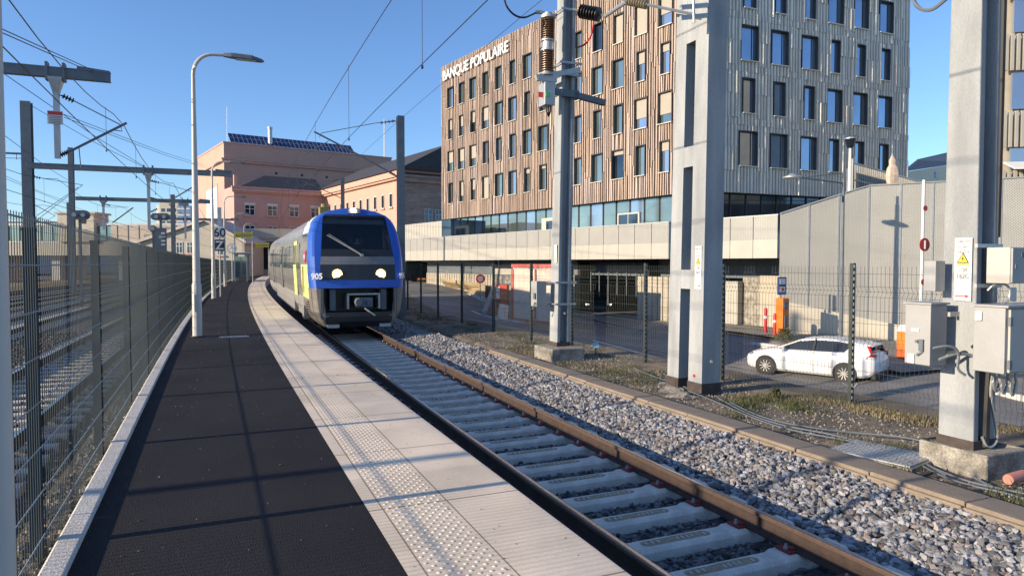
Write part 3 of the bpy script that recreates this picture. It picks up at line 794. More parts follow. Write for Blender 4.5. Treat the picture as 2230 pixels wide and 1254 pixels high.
# ------------------------------------------------------------------ portals over the left tracks
Mb = M['dsteel']
def portal(right_px, Y, x_left, label, posts, dpt=.25, group=None):
    a = dp(right_px[0], right_px[1], Y); f = plane_n(a); az = AZ(SO(a)[0])
    L_ = f(x_left, right_px[1]); n = Vector((math.cos(az), math.sin(az), 0)); ln = (Vector((L_.x, L_.y, 0)) - Vector((a.x, a.y, 0))).length
    t = thing('gantry_beam', label, 'gantry', a, az)
    b = MB(); b.bbox(-ln, 0, -.10, .10, -.03, 0); b.bbox(-ln, 0, -.10, .10, dpt - .03, dpt); b.bbox(-ln, -.01, -.09, -.075, .0, dpt - .03); b.bbox(-ln, -.01, .075, .09, .0, dpt - .03)
    b.build('girder', Mb, t)
    b = MB(); b.loft([[(-.8, -.05, dpt), (-.8, .05, dpt), (-.8, .05, dpt + .09), (-.8, -.05, dpt + .09)], [(-.02, -.04, dpt), (-.02, .04, dpt), (-.02, .04, dpt + .03), (-.02, -.04, dpt + .03)]]); b.build('end_stiffener', Mb, t)
    for (px, ybot, sign) in posts:
        q = f(px, right_px[1]); xl = -((Vector((q.x, q.y, 0)) - Vector((a.x, a.y, 0))).length)
        zb = f(px, ybot).z - a.z
        b = MB(); b.loft([[(xl - r_, -r_, z), (xl + r_, -r_, z), (xl + r_, r_, z), (xl - r_, r_, z)] for r_, z in ((.17, -.03), (.16, -.10), (.08, -.42), (.07, -.5), (.065, zb))]); po = b.build('drop_post', M['steel'], t)
        b = MB()
        for dx in (-.2, .2): b.bbox(xl + dx - .03, xl + dx + .03, -.13, .13, -.12, dpt + .12)
        b.build('clamp', Mb, po)
    return t, f
g1, f1 = portal((241, 178), 19.5, -330, 'nearest overhead gantry beam at the upper left with a hanging post', [(122, 345, 0)])
cantilever('cantilever arm with insulators hanging from the nearest gantry post', [(125, 341), (160, 326), (276, 268)], [(124, 205), (165, 222), (262, 272)], f1, ((134, 208), (160, 220)), ((130, 339), (148, 331)), [[(172, 322), (176, 364)], [(240, 283), (266, 286), (262, 272)]])
# warning board on the hanging post
q = f1(122, 258); t = thing('warning_board', 'small red and white warning board fixed on the nearest hanging gantry post', 'sign', q, AZ(16))
b = MB(); b.box((0, -.10, 0), (.36, .012, .36)); b.build('panel', mat('board_white', (.55, .52, .50), .5), t)
b = MB(); b.box((0, -.109, .12), (.34, .004, .09)); b.build('red_band', M['red'], t)
b = MB()
for k in range(5): b.box((0, -.109, .03 - k * .045), (.28 - .03 * (k % 2), .004, .016))
b.build('text_lines', M['dsteel'], t)
g2, f2b = portal((505, 384), 36.5, 62, 'second overhead gantry beam behind the nearest lamp post', [(323, 500, 0)])
cantilever('cantilever arm hanging from the second gantry', [(326, 430), (365, 440), (424, 405)], [(326, 395), (350, 398), (420, 418)], f2b, ((328, 393), (346, 398)), ((328, 462), (342, 455)), [])
g3, f3 = portal((458, 443), 55, 165, 'third farther overhead gantry beam with two hanging posts', [(225, 500, 0), (403, 520, 0)])
cantilever('cantilever arm below the third gantry at its left post', [(245, 485), (290, 452)], [(228, 445), (280, 452)], f3, ((230, 445), (240, 448)), None, [], r=.05)
g4, f4 = portal((520, 481), 78, 340, 'farthest thin overhead gantry beam in front of the pale viaduct', [(403, 500, 0)], .22)
# masts of the left side
def lmast(x, ytop, Y, w_, label):
    p = dp(x, ytop, Y); steel_mast(Vector((p.x, p.y, -.95)), w_, w_, p.z + .95, label)
lmast(57, 222, 34.5, .44, 'thick steel mast at the far left rising behind the platform fence')
lmast(154, 322, 54, .36, 'steel mast left of centre carrying the third gantry')
lmast(376, 424, 62, .34, 'steel mast beside the dark signals, right of the round tower')
lmast(150 - 2, 441, 70, .22, 'thin dark green post behind the third gantry mast')
fA = plane_n(dp(57, 300, 34.5))
cantilever('cantilever arm to the right of the thick far left mast', [(64, 440), (120, 470), (70, 500)], [(64, 383), (90, 388), (180, 403)], fA, ((66, 383), (88, 388)), None, [[(180, 403), (60, 495)], [(170, 408), (80, 470)]], r=.02)
cantilever('cantilever arms leaving the frame to the left of the thick far left mast', [(50, 335), (0, 333), (-60, 320)], [(48, 345), (40, 345), (0, 344)], fA, None, None, [[(36, 334), (36, 348)]], r=.05)
# wires of the left tracks
sA = SO(f1(122, 340))[0]; sB = SO(f2b(323, 400))[0]; spn = sB - sA
cat_l = [(SO(f1(262, 272))[1], 'the left track nearest the platform'), (-9.6, 'the second left track'), (-14.2, 'the third left track'), (-19., 'the far left track')]
for i, (o, tx) in enumerate(cat_l):
    wirealong('messenger_wire', 'upper overhead wire of %s' % tx, o, 4.1, -6, 110, .012, (sA, spn), .55, 2.)
    wirealong('contact_wire', 'lower overhead contact wire of %s' % tx, o + .1, 2.75, -6, 110, .012)
    droppers(o + .05, 2.75, 4.1, (sA, spn), .55, [sA + spn * (k + .5) / 3 for k in range(-1, 7)], tx)
for i, (a, c, tx) in enumerate([((0, 62), (205, 155), 'upper'), ((0, 70), (200, 158), 'lower')]):
    pa, pc = dp(*a, 12), f1(*c); b = MB(); b.tube([pa - pc, (0, 0, 0)], .011, 5); ob = b.build('anchor_wire', M['wire']); ob.location = pc
    tag(ob, '%s of two anchor wires tied to the end of the nearest gantry beam' % tx, 'wire')
for i, (a, c, Y0, Y1, tx) in enumerate([((0, 155), (330, 372), 20, 36.5, 'long wire slanting from the left edge to the second gantry beam'), ((64, 228), (340, 378), 34.5, 36, 'wire from the top of the thick left mast to the second gantry'),
        ((140, 250), (445, 360), 24, 60, 'shallow wire passing behind the warning board towards the pink tower'), ((140, 256), (450, 366), 24, 60, 'second shallow wire behind the warning board just below its twin'),
        ((0, 288), (160, 400), 26, 50, 'wire crossing behind the thick left mast'), ((0, 378), (150, 440), 34, 60, 'low wire at the far left below the mast arm'), ((0, 384), (240, 478), 36, 70, 'lowest slanting wire at the far left')]):
    pa, pc = dp(*a, Y0), dp(*c, Y1); b = MB(); b.tube([(0, 0, 0), (pc - pa) * .5 - Vector((0, 0, .12)), pc - pa], .012, 5); ob = b.build('anchor_wire', M['wire']); ob.location = pa; tag(ob, tx, 'wire')
# mast out of view on the left whose shadow falls across the platform
pm = Vector((-11.5, 1.05, -.95)); steel_mast(pm, .17, .14, 7.5, 'steel mast beside the tracks left of the camera')
# ------------------------------------------------------------------ left tracks
TL = [-5.25, -9.6, -14.2, -19.]
nm = ['nearest', 'second', 'third', 'farthest']
for i, c in enumerate(TL):
    for sg, tx in ((-.75, 'left'), (.75, 'right')):
        t = thing('rail', '%s rail of the %s track behind the platform fence' % (tx, nm[i]), 'rail', (0, 0, 0))
        pr = [(c + sg + x, -.68 + h) for x, h in ((-.07, -.15), (.07, -.15), (.012, -.13), (.012, -.04), (.035, -.03), (.035, 0), (-.035, 0), (-.035, -.03), (-.012, -.04), (-.012, -.13))]
        sweep('web', fr(-8, 120, 2), pr, M['rust'], t)
        sweep('running_band', fr(-8, 120, 2), [(c + sg - .03, -.678), (c + sg + .03, -.678), (c + sg + .03, -.674), (c + sg - .03, -.674)], M['railtop'], t)
sl0 = None
for i, c in enumerate(TL):
    s = -2.; k = 0; end = 42 if i < 2 else 34
    while s < end:
        if sl0 is None:
            b = MB(); b.loft([[(x, -.13, -.16), (x, .13, -.16), (x, .10, 0), (x, -.10, 0)] for x in (-1.25, 1.25)]); sl0 = b.build('sleeper', M['sleeper']); o = sl0
        else: o = sl0.copy(); COL.objects.link(o)
        o.location = PT(s, c, -.835); o.rotation_euler = (0, 0, AZ(s)); tag(o, 'concrete sleeper of the %s track behind the platform fence' % nm[i], 'sleeper', 'sleepers of the %s track behind the fence' % nm[i])
        s += .62; k += 1
o = strip('grass_strip', fr(0, 120, 4), [-30, -27, -24, -22], lambda s, o: -.93 + .35 * math.sin(max(0, (-o - 22)) / 8 * 3.1), mat('dry_grass', (.20, .14, .06), .95, var=.4, scale=2, bump=1, bscale=15, fine=.4)); tag(o, kind='structure')
def yard_stones():
    n = 26000; s = RNG.uniform(-2, 26, n) ** 1.0; o = RNG.uniform(-12.5, -3.1, n); x, y = PTn(s, o)
    P = np.stack([x, y, -.885 + RNG.uniform(-.03, .025, n)], -1)
    ob = stones('yard_stones', P, .032 * RNG.uniform(.7, 1.4, n), M['stone'], RNG.uniform(.10, .42, (n, 1)) * np.array([[1, .97, .93]]))
    tag(ob, 'dark crushed stones around the tracks behind the platform fence', 'ballast', kind='stuff')
yard_stones()
# ------------------------------------------------------------------ bank building
M['slat'] = mat('brown_timber_slats', (.33, .26, .212), .7, var=.2, scale=1.3, tone=True, stretch=(1, 1, .3), col2=(.46, .385, .32), sharp=(.3, .7))
M['slatback'] = mat('brown_backing', (.12, .09, .07), .8, var=.2)
M['gslat'] = mat('grey_metal_slats', (.74, .72, .64), .6, metal=.0, var=.10, scale=1.5, tone=True)
M['gback'] = mat('grey_backing', (.40, .39, .36), .8)
M['winframe'] = mat('window_frame_metal', (.055, .06, .065), .5, metal=.3)
M['sill'] = mat('window_sill', (.55, .52, .47), .5, metal=.2)
M['blind'] = mat('beige_blind', (.34, .305, .26), .8, var=.04)
def glassm(name, col, rough=.06, metal=.75, var=.15, scale=.4):
    return mat(name, col, rough, metal=metal, var=var, scale=scale, spec=.8)
M['glassb'] = glassm('window_glass_blue', (.34, .42, .52))
M['glassg'] = glassm('window_glass_green', (.27, .34, .34), scale=.25, var=.35)
M['glassd'] = glassm('window_glass_dark', (.06, .09, .13), var=.4, scale=.5)
C0 = Vector((11.7, 42.3, 0)); DL = Vector((-.5594, .8289, 0)); DR = Vector((.9207, .3903, 0))
ZB, ZT = EYE + 4.42, EYE + 19.7
def facade_M(o, d):
    """local x along d, local y into the building, z up"""
    n = Vector((-d.y, d.x, 0))
    if n.y < 0 and abs(d.x) > .8: n = -n
    return n
bank = thing('office_building', 'tall office block with brown timber slats on one side and grey metal slats on another', 'building', C0 + Vector((0, 0, ZB)), 0)
def mkM(origin, d, inward):
    m = Matrix.Identity(4)
    m.col[0][:3] = d; m.col[1][:3] = inward; m.col[2][:3] = (0, 0, 1); m.col[3][:3] = origin
    return m
inL = Vector((DL.y, -DL.x, 0)); inL = inL if inL.dot(Vector((1, 1, 0))) > 0 else -inL
inR = Vector((-DR.y, DR.x, 0))
LL, LR = 33.7, 17.9
ML = mkM(C0, DL, inL); MR = mkM(C0, DR, inR); Mi = Matrix.Translation(-bank.location)
HZ = ZT - ZB
tops = [EYE + q for q in (7.95, 11.1, 14.25, 17.35)]
WH = 2.05
# windows of the brown side: (row from top, centre along facade, width, blind 0..1)
colt = [1.05 + 2.2 * i for i in range(15)]
wl = {0: [(1, 1.2, .6), (2, 1.25, 1.), (3, 1.0, 1.), (4, 1., 0), (5, .9, 0), (6, 1.1, 0), (7, .9, 0), (8, 1.25, 0), (9, .9, 0), (10, .95, 0), (11, .9, 0), (12, 1.25, 0), (13, 1., 0), (14, 1.25, 0)],
      1: [(0, 1., 0), (1, .85, .25), (2, .85, .4), (3, 1.2, 0), (4, 1.15, 0), (5, .9, 0), (6, 1., 0), (7, .85, 0), (8, .85, 0), (9, 1.2, 0), (10, 1.2, 0), (11, 1.2, .6), (12, .85, .5), (13, .85, .5), (14, .85, .5)],
      2: [(0, 1., 0), (1, 1.25, .7), (2, 1.25, .65), (3, .9, 0), (4, .85, 0), (5, .85, 0), (6, .9, 0), (7, 1.25, 0), (8, 1.2, 0), (9, .9, 0), (10, .85, 0), (11, .9, 0), (12, 1.25, .6), (13, 1.2, .6), (14, 1.25, .55)],
      3: [(0, 1.1, 0), (1, .9, .3), (2, .9, 0), (3, 1.25, .15), (4, 1.2, 0), (5, .9, 0), (6, 1.1, 0), (7, .9, .12), (8, .85, .2), (9, 1.2, 0), (10, 1.25, 0), (11, 1.2, 1.), (12, .85, .5), (13, .85, .7), (14, .85, 0)]}
wr_c = [3.48, 5.97, 8.5, 10.75, 13.1, 15.5]
wr = {0: [1.4, 1.4, 1.4, .9, .9, .9], 1: [1., .9, .9, 1.4, 1.35, 1.35], 2: [1.45, 1.4, 1.4, .9, .9, .9], 3: [1., .95, .9, 1.4, 1.4, 1.4], 4: [1., .9, .9, 1.4, 1.4, 1.4]}
rt_tops = {0: EYE + 18.1, 1: EYE + 14.85, 2: EYE + 11.6, 3: EYE + 8.3}
rowsR = {0: wr[1], 1: wr[0], 2: wr[3], 3: wr[2]}
def facade(side):
    L_ = LL if side == 'L' else LR; Mx = Mi @ (ML if side == 'L' else MR)
    wins = []
    if side == 'L':
        for r, lst in wl.items():
            for c, w_, bl in lst: wins.append((colt[c], w_, tops[3 - r] - WH, tops[3 - r], bl))
    else:
        for r, lst in rowsR.items():
            for c, w_ in zip(wr_c, lst): wins.append((c, w_, rt_tops[r] - 2.2, rt_tops[r], 0))
    # ribs
    pitch = .215 if side == 'L' else .26
    b = MB(Mx); bk = MB(Mx); x = 0.; k = 0
    bk.bbox(0, L_, .10, .30, ZB, ZT) if False else None
    zbr = sorted({ZB, ZT} | {z for wn in wins for z in (wn[2], wn[3])})
    lat = [ZB] + [round(t, 3) for wn in wins[:0] for t in ()]
    # backing wall split round the windows
    levels = zbr
    for z0, z1 in zip(levels, levels[1:]):
        cuts = sorted([(wn[0] - wn[1] / 2, wn[0] + wn[1] / 2) for wn in wins if wn[2] <= z0 + .01 and wn[3] >= z1 - .01])
        cur = 0.02
        for a, c in cuts + [(L_, L_)]:
            if a > cur: bk.bbox(cur, a, .10, .42, z0, z1)
            cur = c
    bk.build('wall', M['slatback'] if side == 'L' else M['gback'], bank)
    while x < L_:
        xc = x + pitch / 2
        if xc > L_: break
        segs = [(ZB, ZT)]
        for wn in wins:
            if wn[0] - wn[1] / 2 - .03 < xc < wn[0] + wn[1] / 2 + .03:
                new = []
                for a, c in segs:
                    if wn[2] >= c or wn[3] <= a: new.append((a, c)); continue
                    if wn[2] > a: new.append((a, wn[2] - .04))
                    if wn[3] < c: new.append((wn[3] + .02, c))
                segs = new
        # cut at panel joints so each piece sits a little differently
        fl = [tops[0] - 3.15 * .35 + 3.13 * q for q in range(-2, 5)] if side == 'L' else sorted([t + .35 for t in rt_tops.values()] + [t - 2.5 for t in rt_tops.values()] + [t - 1.0 for t in rt_tops.values()])
        ph = random.random() * .5 if side == 'L' else 0
        for a, c in segs:
            cut = [a] + [q_ for q_ in (f + (random.uniform(-.9, .9) if side == 'L' else 0) for f in fl) if a + .3 < q_ < c - .3] + [c]
            cut.sort()
            for z0, z1 in zip(cut, cut[1:]):
                if z1 - z0 < .05: continue
                if side == 'L':
                    sh = random.uniform(-.035, .035); dpt = random.uniform(.07, .12)
                    tn = random.uniform(.75, 1.18); hue = random.random()
                    b.tone = (tn * 1.05, tn * (.97 if hue < .7 else 1.04), tn * (.92 if hue < .7 else 1.12))
                    ww = random.uniform(.085, .125)
                else:
                    sh = 0; dpt = random.uniform(.04, .17); tn = random.uniform(.88, 1.08); b.tone = (tn, tn, tn); ww = .10
                w2 = ww / 2
                # a fin: back edge on the wall, front edge narrower, slightly skewed
                x0 = xc + sh
                zt2 = z1 - (.025 if z1 < ZT - .01 else random.uniform(-.04, .02) if side == 'L' else 0)
                pts = [(x0 - w2, .10, z0), (x0 + w2, .10, z0), (x0 + w2 * .75, .10 - dpt, z0), (x0 - w2 * .95, .10 - dpt, z0)]
                b.prism(pts, (random.uniform(-.05, .05) if side == 'L' else 0, 0, zt2 - z0))
        x += pitch
    b.build('timber_slats' if side == 'L' else 'metal_slats', M['slat'] if side == 'L' else M['gslat'], bank)
    # windows
    for i, (c, w_, z0, z1, bl) in enumerate(wins):
        f = MB(Mx); y = .22
        for xx in (c - w_ / 2 + .02, c + w_ / 2 - .02): f.bbox(xx - .02, xx + .02, -.02 if side == 'L' else .0, .40, z0 + .001, z1 - .001)
        f.bbox(c - w_ / 2 + .04, c + w_ / 2 - .04, .0, .40, z1 - .05, z1 - .002)
        fr_ = f.build('window', M['winframe'], bank)
        f = MB(Mx); f.bbox(c - w_ / 2 - .03, c + w_ / 2 + .03, -.10, .30, z0 - .035, z0 + .012); f.build('sill', M['sill'] if side == 'L' else M['gslat'], fr_)
        f = MB(Mx); f.bbox(c - w_ / 2 + .04, c + w_ / 2 - .04, y + .02, y + .04, z0 + .012, z1 - .05)
        gm = random.choice(['glassg', 'glassb', 'glassg', 'glassd']) if side == 'L' else 'glassb'
        f.build('pane', M[gm], fr_)
        if bl > 0:
            f = MB(Mx); f.bbox(c - w_ / 2 + .041, c + w_ / 2 - .041, y - .03, y - .01, z1 - .05 - (z1 - z0 - .1) * min(bl, .98), z1 - .051); f.build('blind', M['blind'], fr_)
        elif w_ > 1.1:
            f = MB(Mx); f.bbox(c + w_ * .22, c + w_ * .22 + .05, y - .01, y + .019, z0 + .012, z1 - .05); f.build('mullion', M['winframe'], fr_)
facade('L'); facade('R')
# body behind and the roof
b = MB(Mi); e = C0 + DL * LL; g = C0 + DR * LR; h = e + (g - C0)
def inset(p, k=.45): return p
h = g + inR * 14 - DR * .05; h2 = e + (g - C0) * .35
pc = [C0 + (inL + inR) * .42, g + Vector((-.0, .45, 0)) - DR * .05, h, h2, e + inL * .45 - DL * .05]
b.prism([(p.x, p.y, ZB + .002) for p in pc], (0, 0, HZ - .25)); b.build('core', M['slatback'], bank)
# sign letters
def text(txt, size, m, Mx, parent, name='lettering', depth=.02, sx=1., align='LEFT', bold=0.):
    cu = bpy.data.curves.new(name, 'FONT'); cu.body = txt; cu.size = size; cu.extrude = depth; cu.align_x = align; cu.offset = bold
    tmp = bpy.data.objects.new('tmp', cu); COL.objects.link(tmp)
    dg = bpy.context.evaluated_depsgraph_get(); me = bpy.data.meshes.new_from_object(tmp.evaluated_get(dg)); bpy.data.objects.remove(tmp)
    me.transform(Matrix.Scale(sx, 4, (1, 0, 0))); me.transform(Matrix.Rotation(R(90), 4, 'X')); me.transform(Mx)
    me.materials.clear(); me.materials.append(m); me.name = name
    o = bpy.data.objects.new(name, me); COL.objects.link(o)
    if parent: o.parent = parent
    return o
M['sign'] = mat('sign_white', (.85, .84, .80), .5, var=.03)
# letters run from the far end towards the camera on the brown side
Mt = mkM(C0 + DL * 33.0 + Vector((0, 0, ZT - 1.55)) - inL * .18, -DL, inL)
text('BANQUE POPULAIRE', 1.34, M['sign'], Mi @ Mt, bank, 'lettering', .05, .94, bold=.012)
# glazed ground floor and its posts
def glazed(Mx, L_, z0, z1, name, n, mats_, back=.55):
    t = thing(name, name, 'x')
    return t
gb = MB(Mi @ ML)
for i in range(24):
    w_ = LL / 24; x0 = i * w_
    gb.bbox(x0 + .04, x0 + w_ - .04, .62, .64, EYE + .8, ZB - .02)
    f = MB(Mi @ ML); f.bbox(x0 - .035, x0 + .035, .55, .68, EYE + .8, ZB - .01)
    sh = f.build('shopfront_post', M['winframe'], bank)
    f = MB(Mi @ ML); f.bbox(x0 + .036, x0 + w_ - .036, .62, .64, EYE + .8, ZB - .02)
    f.build('shopfront_pane', [M['glassg'], M['glassb'], M['glassg']][i % 3], bank)
for i in range(14):
    w_ = LR / 14; x0 = i * w_
    f = MB(Mi @ MR); f.bbox(x0 - .035, x0 + .035, .55, .68, EYE + .8, ZB - .01); f.build('shopfront_post', M['winframe'], bank)
    f = MB(Mi @ MR); f.bbox(x0 + .036, x0 + w_ - .036, .62, .64, EYE + .8, ZB - .02); f.build('shopfront_pane', M['glassd'], bank)
# floors behind the glass
f = MB(Mi); f.prism([(p.x, p.y, EYE + .7) for p in (C0, g, h, h2, e)], (0, 0, .1)); f.build('floor_slab', M['concrete'], bank)
f = MB(Mi @ ML); f.bbox(.3, LL, 4.5, 4.7, EYE + .81, ZB); f.build('inner_wall', M['cream'], bank)
for xa, xb, zq in ((14.6, 17.3, .75), (6.0, 8.2, .9)):
    f = MB(Mi @ ML); f.bbox(xa, xb, .50, .60, EYE + .82, ZB - zq); dr = f.build('door_frame', M['cream'], bank)
    for x0 in (xa + .15, xa + 1.15): f = MB(Mi @ ML); f.bbox(x0, x0 + .9, .47, .499, EYE + .95, ZB - 1.0); f.build('door_glass', M['glassd'], dr)
# ------------------------------------------------------------------ gallery with metal mesh parapet
def meshmat(name, c1, c2, sc_=9., ang=45):
    m = mat(name, c1, .5, metal=.2, var=.08, scale=1.2)
    N, L, b = nodes_of(m); src = b.inputs['Base Color'].links[0].from_socket
    tc = N.new('ShaderNodeTexCoord')
    o = None
    for a in (ang, -ang):
        mp = N.new('ShaderNodeMapping'); mp.inputs['Rotation'].default_value = (0, R(a), 0); L.new(tc.outputs['Object'], mp.inputs['Vector'])
        wv = N.new('ShaderNodeTexWave'); wv.wave_type = 'BANDS'; wv.bands_direction = 'X'; wv.inputs['Scale'].default_value = sc_; L.new(mp.outputs[0], wv.inputs['Vector'])
        if o is None: o = wv.outputs['Fac']
        else:
            mm = N.new('ShaderNodeMath'); mm.operation = 'MULTIPLY'; L.new(o, mm.inputs[0]); L.new(wv.outputs['Fac'], mm.inputs[1]); o = mm.outputs[0]
    rp = N.new('ShaderNodeMapRange'); rp.inputs[1].default_value = .25; rp.inputs[2].default_value = .55; L.new(o, rp.inputs[0])
    mx = N.new('ShaderNodeMixRGB'); L.new(rp.outputs[0], mx.inputs[0]); L.new(src, mx.inputs[1]); mx.inputs[2].default_value = (*c2, 1)
    L.new(mx.outputs[0], b.inputs['Base Color'])
    bp = N.new('ShaderNodeBump'); bp.invert = True; bp.inputs['Distance'].default_value = .02; bp.inputs['Strength'].default_value = .6
    L.new(rp.outputs[0], bp.inputs['Height']); L.new(bp.outputs[0], b.inputs['Normal'])
    return m
M['mesh'] = meshmat('expanded_metal', (.36, .35, .32), (.22, .22, .21), 4.5)
M['meshw'] = meshmat('expanded_metal_wall', (.42, .41, .37), (.31, .305, .28), 4.2)
M['meshl'] = mat('pale_metal_panel', (.38, .365, .32), .55, metal=.1, var=.07, scale=1.5)
G0 = Vector((11.55, 30.0, 0)); GL = 39.0; TH = EYE + 2.08; GBt = EYE + .22
gal = thing('gallery', 'long raised walkway with a pale metal mesh parapet in front of the brown office block', 'walkway', G0, 0)
MG = Matrix.Translation(-G0) @ mkM(G0, DL, inL)
n = 31; w_ = GL / n
for i in range(n):
    b = MB(MG); b.bbox(i * w_ + .02, (i + 1) * w_ - .02, 0, .05, EYE + 1.05, TH); b.build('mesh_panel', M['mesh'], gal)
    b = MB(MG); b.bbox(i * w_ + .012, (i + 1) * w_ - .012, -.01, .06, GBt, EYE + 1.045); b.build('lower_panel', M['meshl'], gal)
b = MB(MG); b.bbox(0, GL, .07, 8.0, GBt + .02, EYE + .75); b.build('deck', M['concrete'], gal)
b = MB(MG); b.bbox(0, GL, -.02, .09, TH, TH + .05)
b.build('top_rail', M['steel'], gal)
# left end block with the bicycle mark
b0 = dp(962, 520, 62); eb = thing('bicycle_shed', 'pale ribbed metal box with a white bicycle symbol at the far end of the walkway', 'building', dp(962, 515, 60.2), 0)
Me = mkM(Vector((0, 0, 0)), DL, inL)
b = MB(Me)
for i in range(22): b.bbox(i * .55, i * .55 + .51, 0, 4, -2.2, 1.35)
b.bbox(-.01, 12.1, .05, 4.1, -2.22, 1.3)
b.build('ribbed_cladding', M['meshl'], eb)
b = MB(Me)
def ringp(cx, cz, r, wd=.05, n=20, y=-.03):
    for i in range(n):
        a = 2 * math.pi * i / n; c = 2 * math.pi * (i + 1) / n
        b.beam((cx + r * math.cos(a), y, cz + r * math.sin(a)), (cx + r * math.cos(c), y, cz + r * math.sin(c)), wd, .03, (0, 1, 0))
ringp(9.2, -.25, .42); ringp(10.6, -.25, .42)
for p, q in (((9.2, -.25), (9.7, .35)), ((9.7, .35), (10.4, .35)), ((10.4, .35), (9.9, -.25)), ((10.6, -.25), (10.3, .7)), ((9.6, .5), (9.8, .5)), ((10.1, .7), (10.4, .7))):
    b.beam((p[0], -.03, p[1]), (q[0], -.03, q[1]), .05, .03, (0, 1, 0))
b.build('bicycle_symbol', M['sign'], eb)
b = MB(Me); b.bbox(-1.6, -.05, .02, 3.5, -.1, 1.4); b.build('dark_glass_end', M['glassd'], eb)
# ------------------------------------------------------------------ garage front under the gallery
inw = inL
gar = thing('parking_garage', 'concrete underpass wall with a dark garage entrance below the walkway', 'building', G0 + inw * 1.6, 0)
MGa = mkM(Vector((0, 0, 0)), DL, inL)
def gtx(x, off=1.6):  # distance along the garage front seen at photo column x
    k = (x - CX) / F; o = G0 + inw * off
    return (o.x - k * o.y) / (-DL.x + k * DL.y)
M['grib'] = mat('ribbed_concrete', (.40, .36, .29), .9, var=.15, scale=2, bump=.2, fine=.1)
def wallseg(x0, x1, z0, z1, m, nm='wall', y0=0., y1=.4, rib=False):
    a, c = sorted((gtx(x0), gtx(x1))); b = MB(MGa)
    if rib:
        k = a
        while k < c - .05: b.bbox(k, min(k + .32, c), y0 - .05, y1, z0, z1); k += .40
        b.bbox(a, c, y0 + .02, y1 - .01, z0, z1 - .01)
    else: b.bbox(a, c, y0, y1, z0, z1)
    return b.build(nm, M[m], gar)
zt = GBt + .01
wallseg(930, 1075, -2.4, EYE - .85, 'grib', 'ribbed_wall', rib=True)
wallseg(930, 1075, EYE - .85, zt, 'dsteel', 'underside_shade', .02, .4)  # dark strips here and below stand in for the shade under the gallery
wallseg(1075, 1160, -2.4, EYE - 1.2, 'oldconc', 'wall', .8, 1.2)
wallseg(1075, 1250, EYE - .75, zt, 'dsteel', 'underside_shade', .5, .9)
wallseg(1075, 1160, EYE - 1.2, EYE - .75, 'grib', 'ribbed_wall', .6, 1.0)
wallseg(1160, 1252, -2.6, EYE - .75, 'grib', 'ribbed_wall', rib=True)
wallseg(1390, 1480, -2.7, EYE - .75, 'grib', 'ribbed_wall', 0, .5, rib=True)
wallseg(1480, 1560, -2.7, EYE - .6, 'grib', 'wall', .3, .7)
wallseg(1560, 1604, -2.9, EYE - .9, 'meshl', 'pier', .1, .6)
wallseg(1604, 1640, -2.9, EYE - .7, 'oldconc', 'door', .5, .7)
wallseg(1640, 1720, -3.0, EYE - .6, 'grib', 'wall', .5, .9)
wallseg(1252, 1720, EYE - .76, zt, 'dsteel', 'underside_shade', 1.3, 1.6)
# dark room behind the entrance
a0, a1 = gtx(1391), gtx(1251)
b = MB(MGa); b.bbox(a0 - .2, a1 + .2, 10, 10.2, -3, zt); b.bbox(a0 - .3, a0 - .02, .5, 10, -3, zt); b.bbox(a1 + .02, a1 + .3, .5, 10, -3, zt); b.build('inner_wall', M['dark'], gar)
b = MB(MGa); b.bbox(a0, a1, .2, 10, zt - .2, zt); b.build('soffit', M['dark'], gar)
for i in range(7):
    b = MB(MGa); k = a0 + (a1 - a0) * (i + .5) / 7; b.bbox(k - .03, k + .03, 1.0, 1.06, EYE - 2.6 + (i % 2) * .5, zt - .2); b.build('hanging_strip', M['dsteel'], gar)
# poster wall white with red frame
ho = dp(1246, 712, 35.6)
pw = thing('poster_hoarding', 'white corrugated hoarding with a red border left of the garage entrance', 'hoarding', ho, 0)
b = MB(MGa); k = 0
z0, z1 = 0, 3.25
while k < 5.4:
    b.prism([(k, 0, z0), (k + .2, -.10, z0), (k + .28, -.10, z0), (k + .42, 0, z0), (k + .42, .06, z0), (k, .06, z0)], (0, 0, z1 - z0)); k += .42
b.build('corrugated_sheet', mat('pinkish_white', (.66, .55, .47), .7, var=.12, scale=3), pw)
b = MB(MGa); b.bbox(0, k, -.13, -.105, z1 - .2, z1); b.bbox(0, k, -.13, -.105, z0, z0 + .14); b.bbox(k - .22, k, -.14, -.131, z0 + .2, z1 - .28); b.bbox(k * .56, k * .56 + .10, -.13, -.105, z0 + .2, z1 - .28)
b.build('red_border', mat('faded_red', (.46, .10, .08), .7, var=.2, scale=4), pw)
ks = thing('ticket_kiosk', 'red parking pay kiosk with white pictogram plates under the walkway', 'kiosk', dp(1130, 694, 41.2), math.atan2(DL.y, DL.x))
b = MB(); b.bbox(.95, 2.3, -.6, .25, 0, 2.0); b.build('cabinet', mat('kiosk_red', (.50, .045, .02), .5), ks, bevel=.02)
b = MB(); b.bbox(1.7, 2.08, .26, .275, 1.55, 1.88); b.bbox(1.7, 2.08, .26, .275, 1.15, 1.48); b.build('pictogram_plate', M['white'], ks)
b = MB(); b.bbox(1.62, 2.12, .26, .27, .55, 1.05); b.build('pay_panel', M['dark'], ks)
b = MB(); b.bbox(-.1, 2.5, -.6, .2, 2.02, 2.62); b.build('dark_fascia', M['dsteel'], ks)
b = MB(); b.bbox(-.1, 2.5, -.6, .2, 2.63, 3.0); b.build('ribbed_head', M['grib'], ks)
b = MB(); b.bbox(.0, .94, -.6, .1, 0, 2.0); b.build('grey_door', M['oldconc'], ks)
b = MB(); b.bbox(.05, 1.2, .205, .23, 2.1, 2.55); b.bbox(1.5, 2.3, .205, .23, 2.1, 2.55); b.build('notice_frame', M['oldconc'], ks)
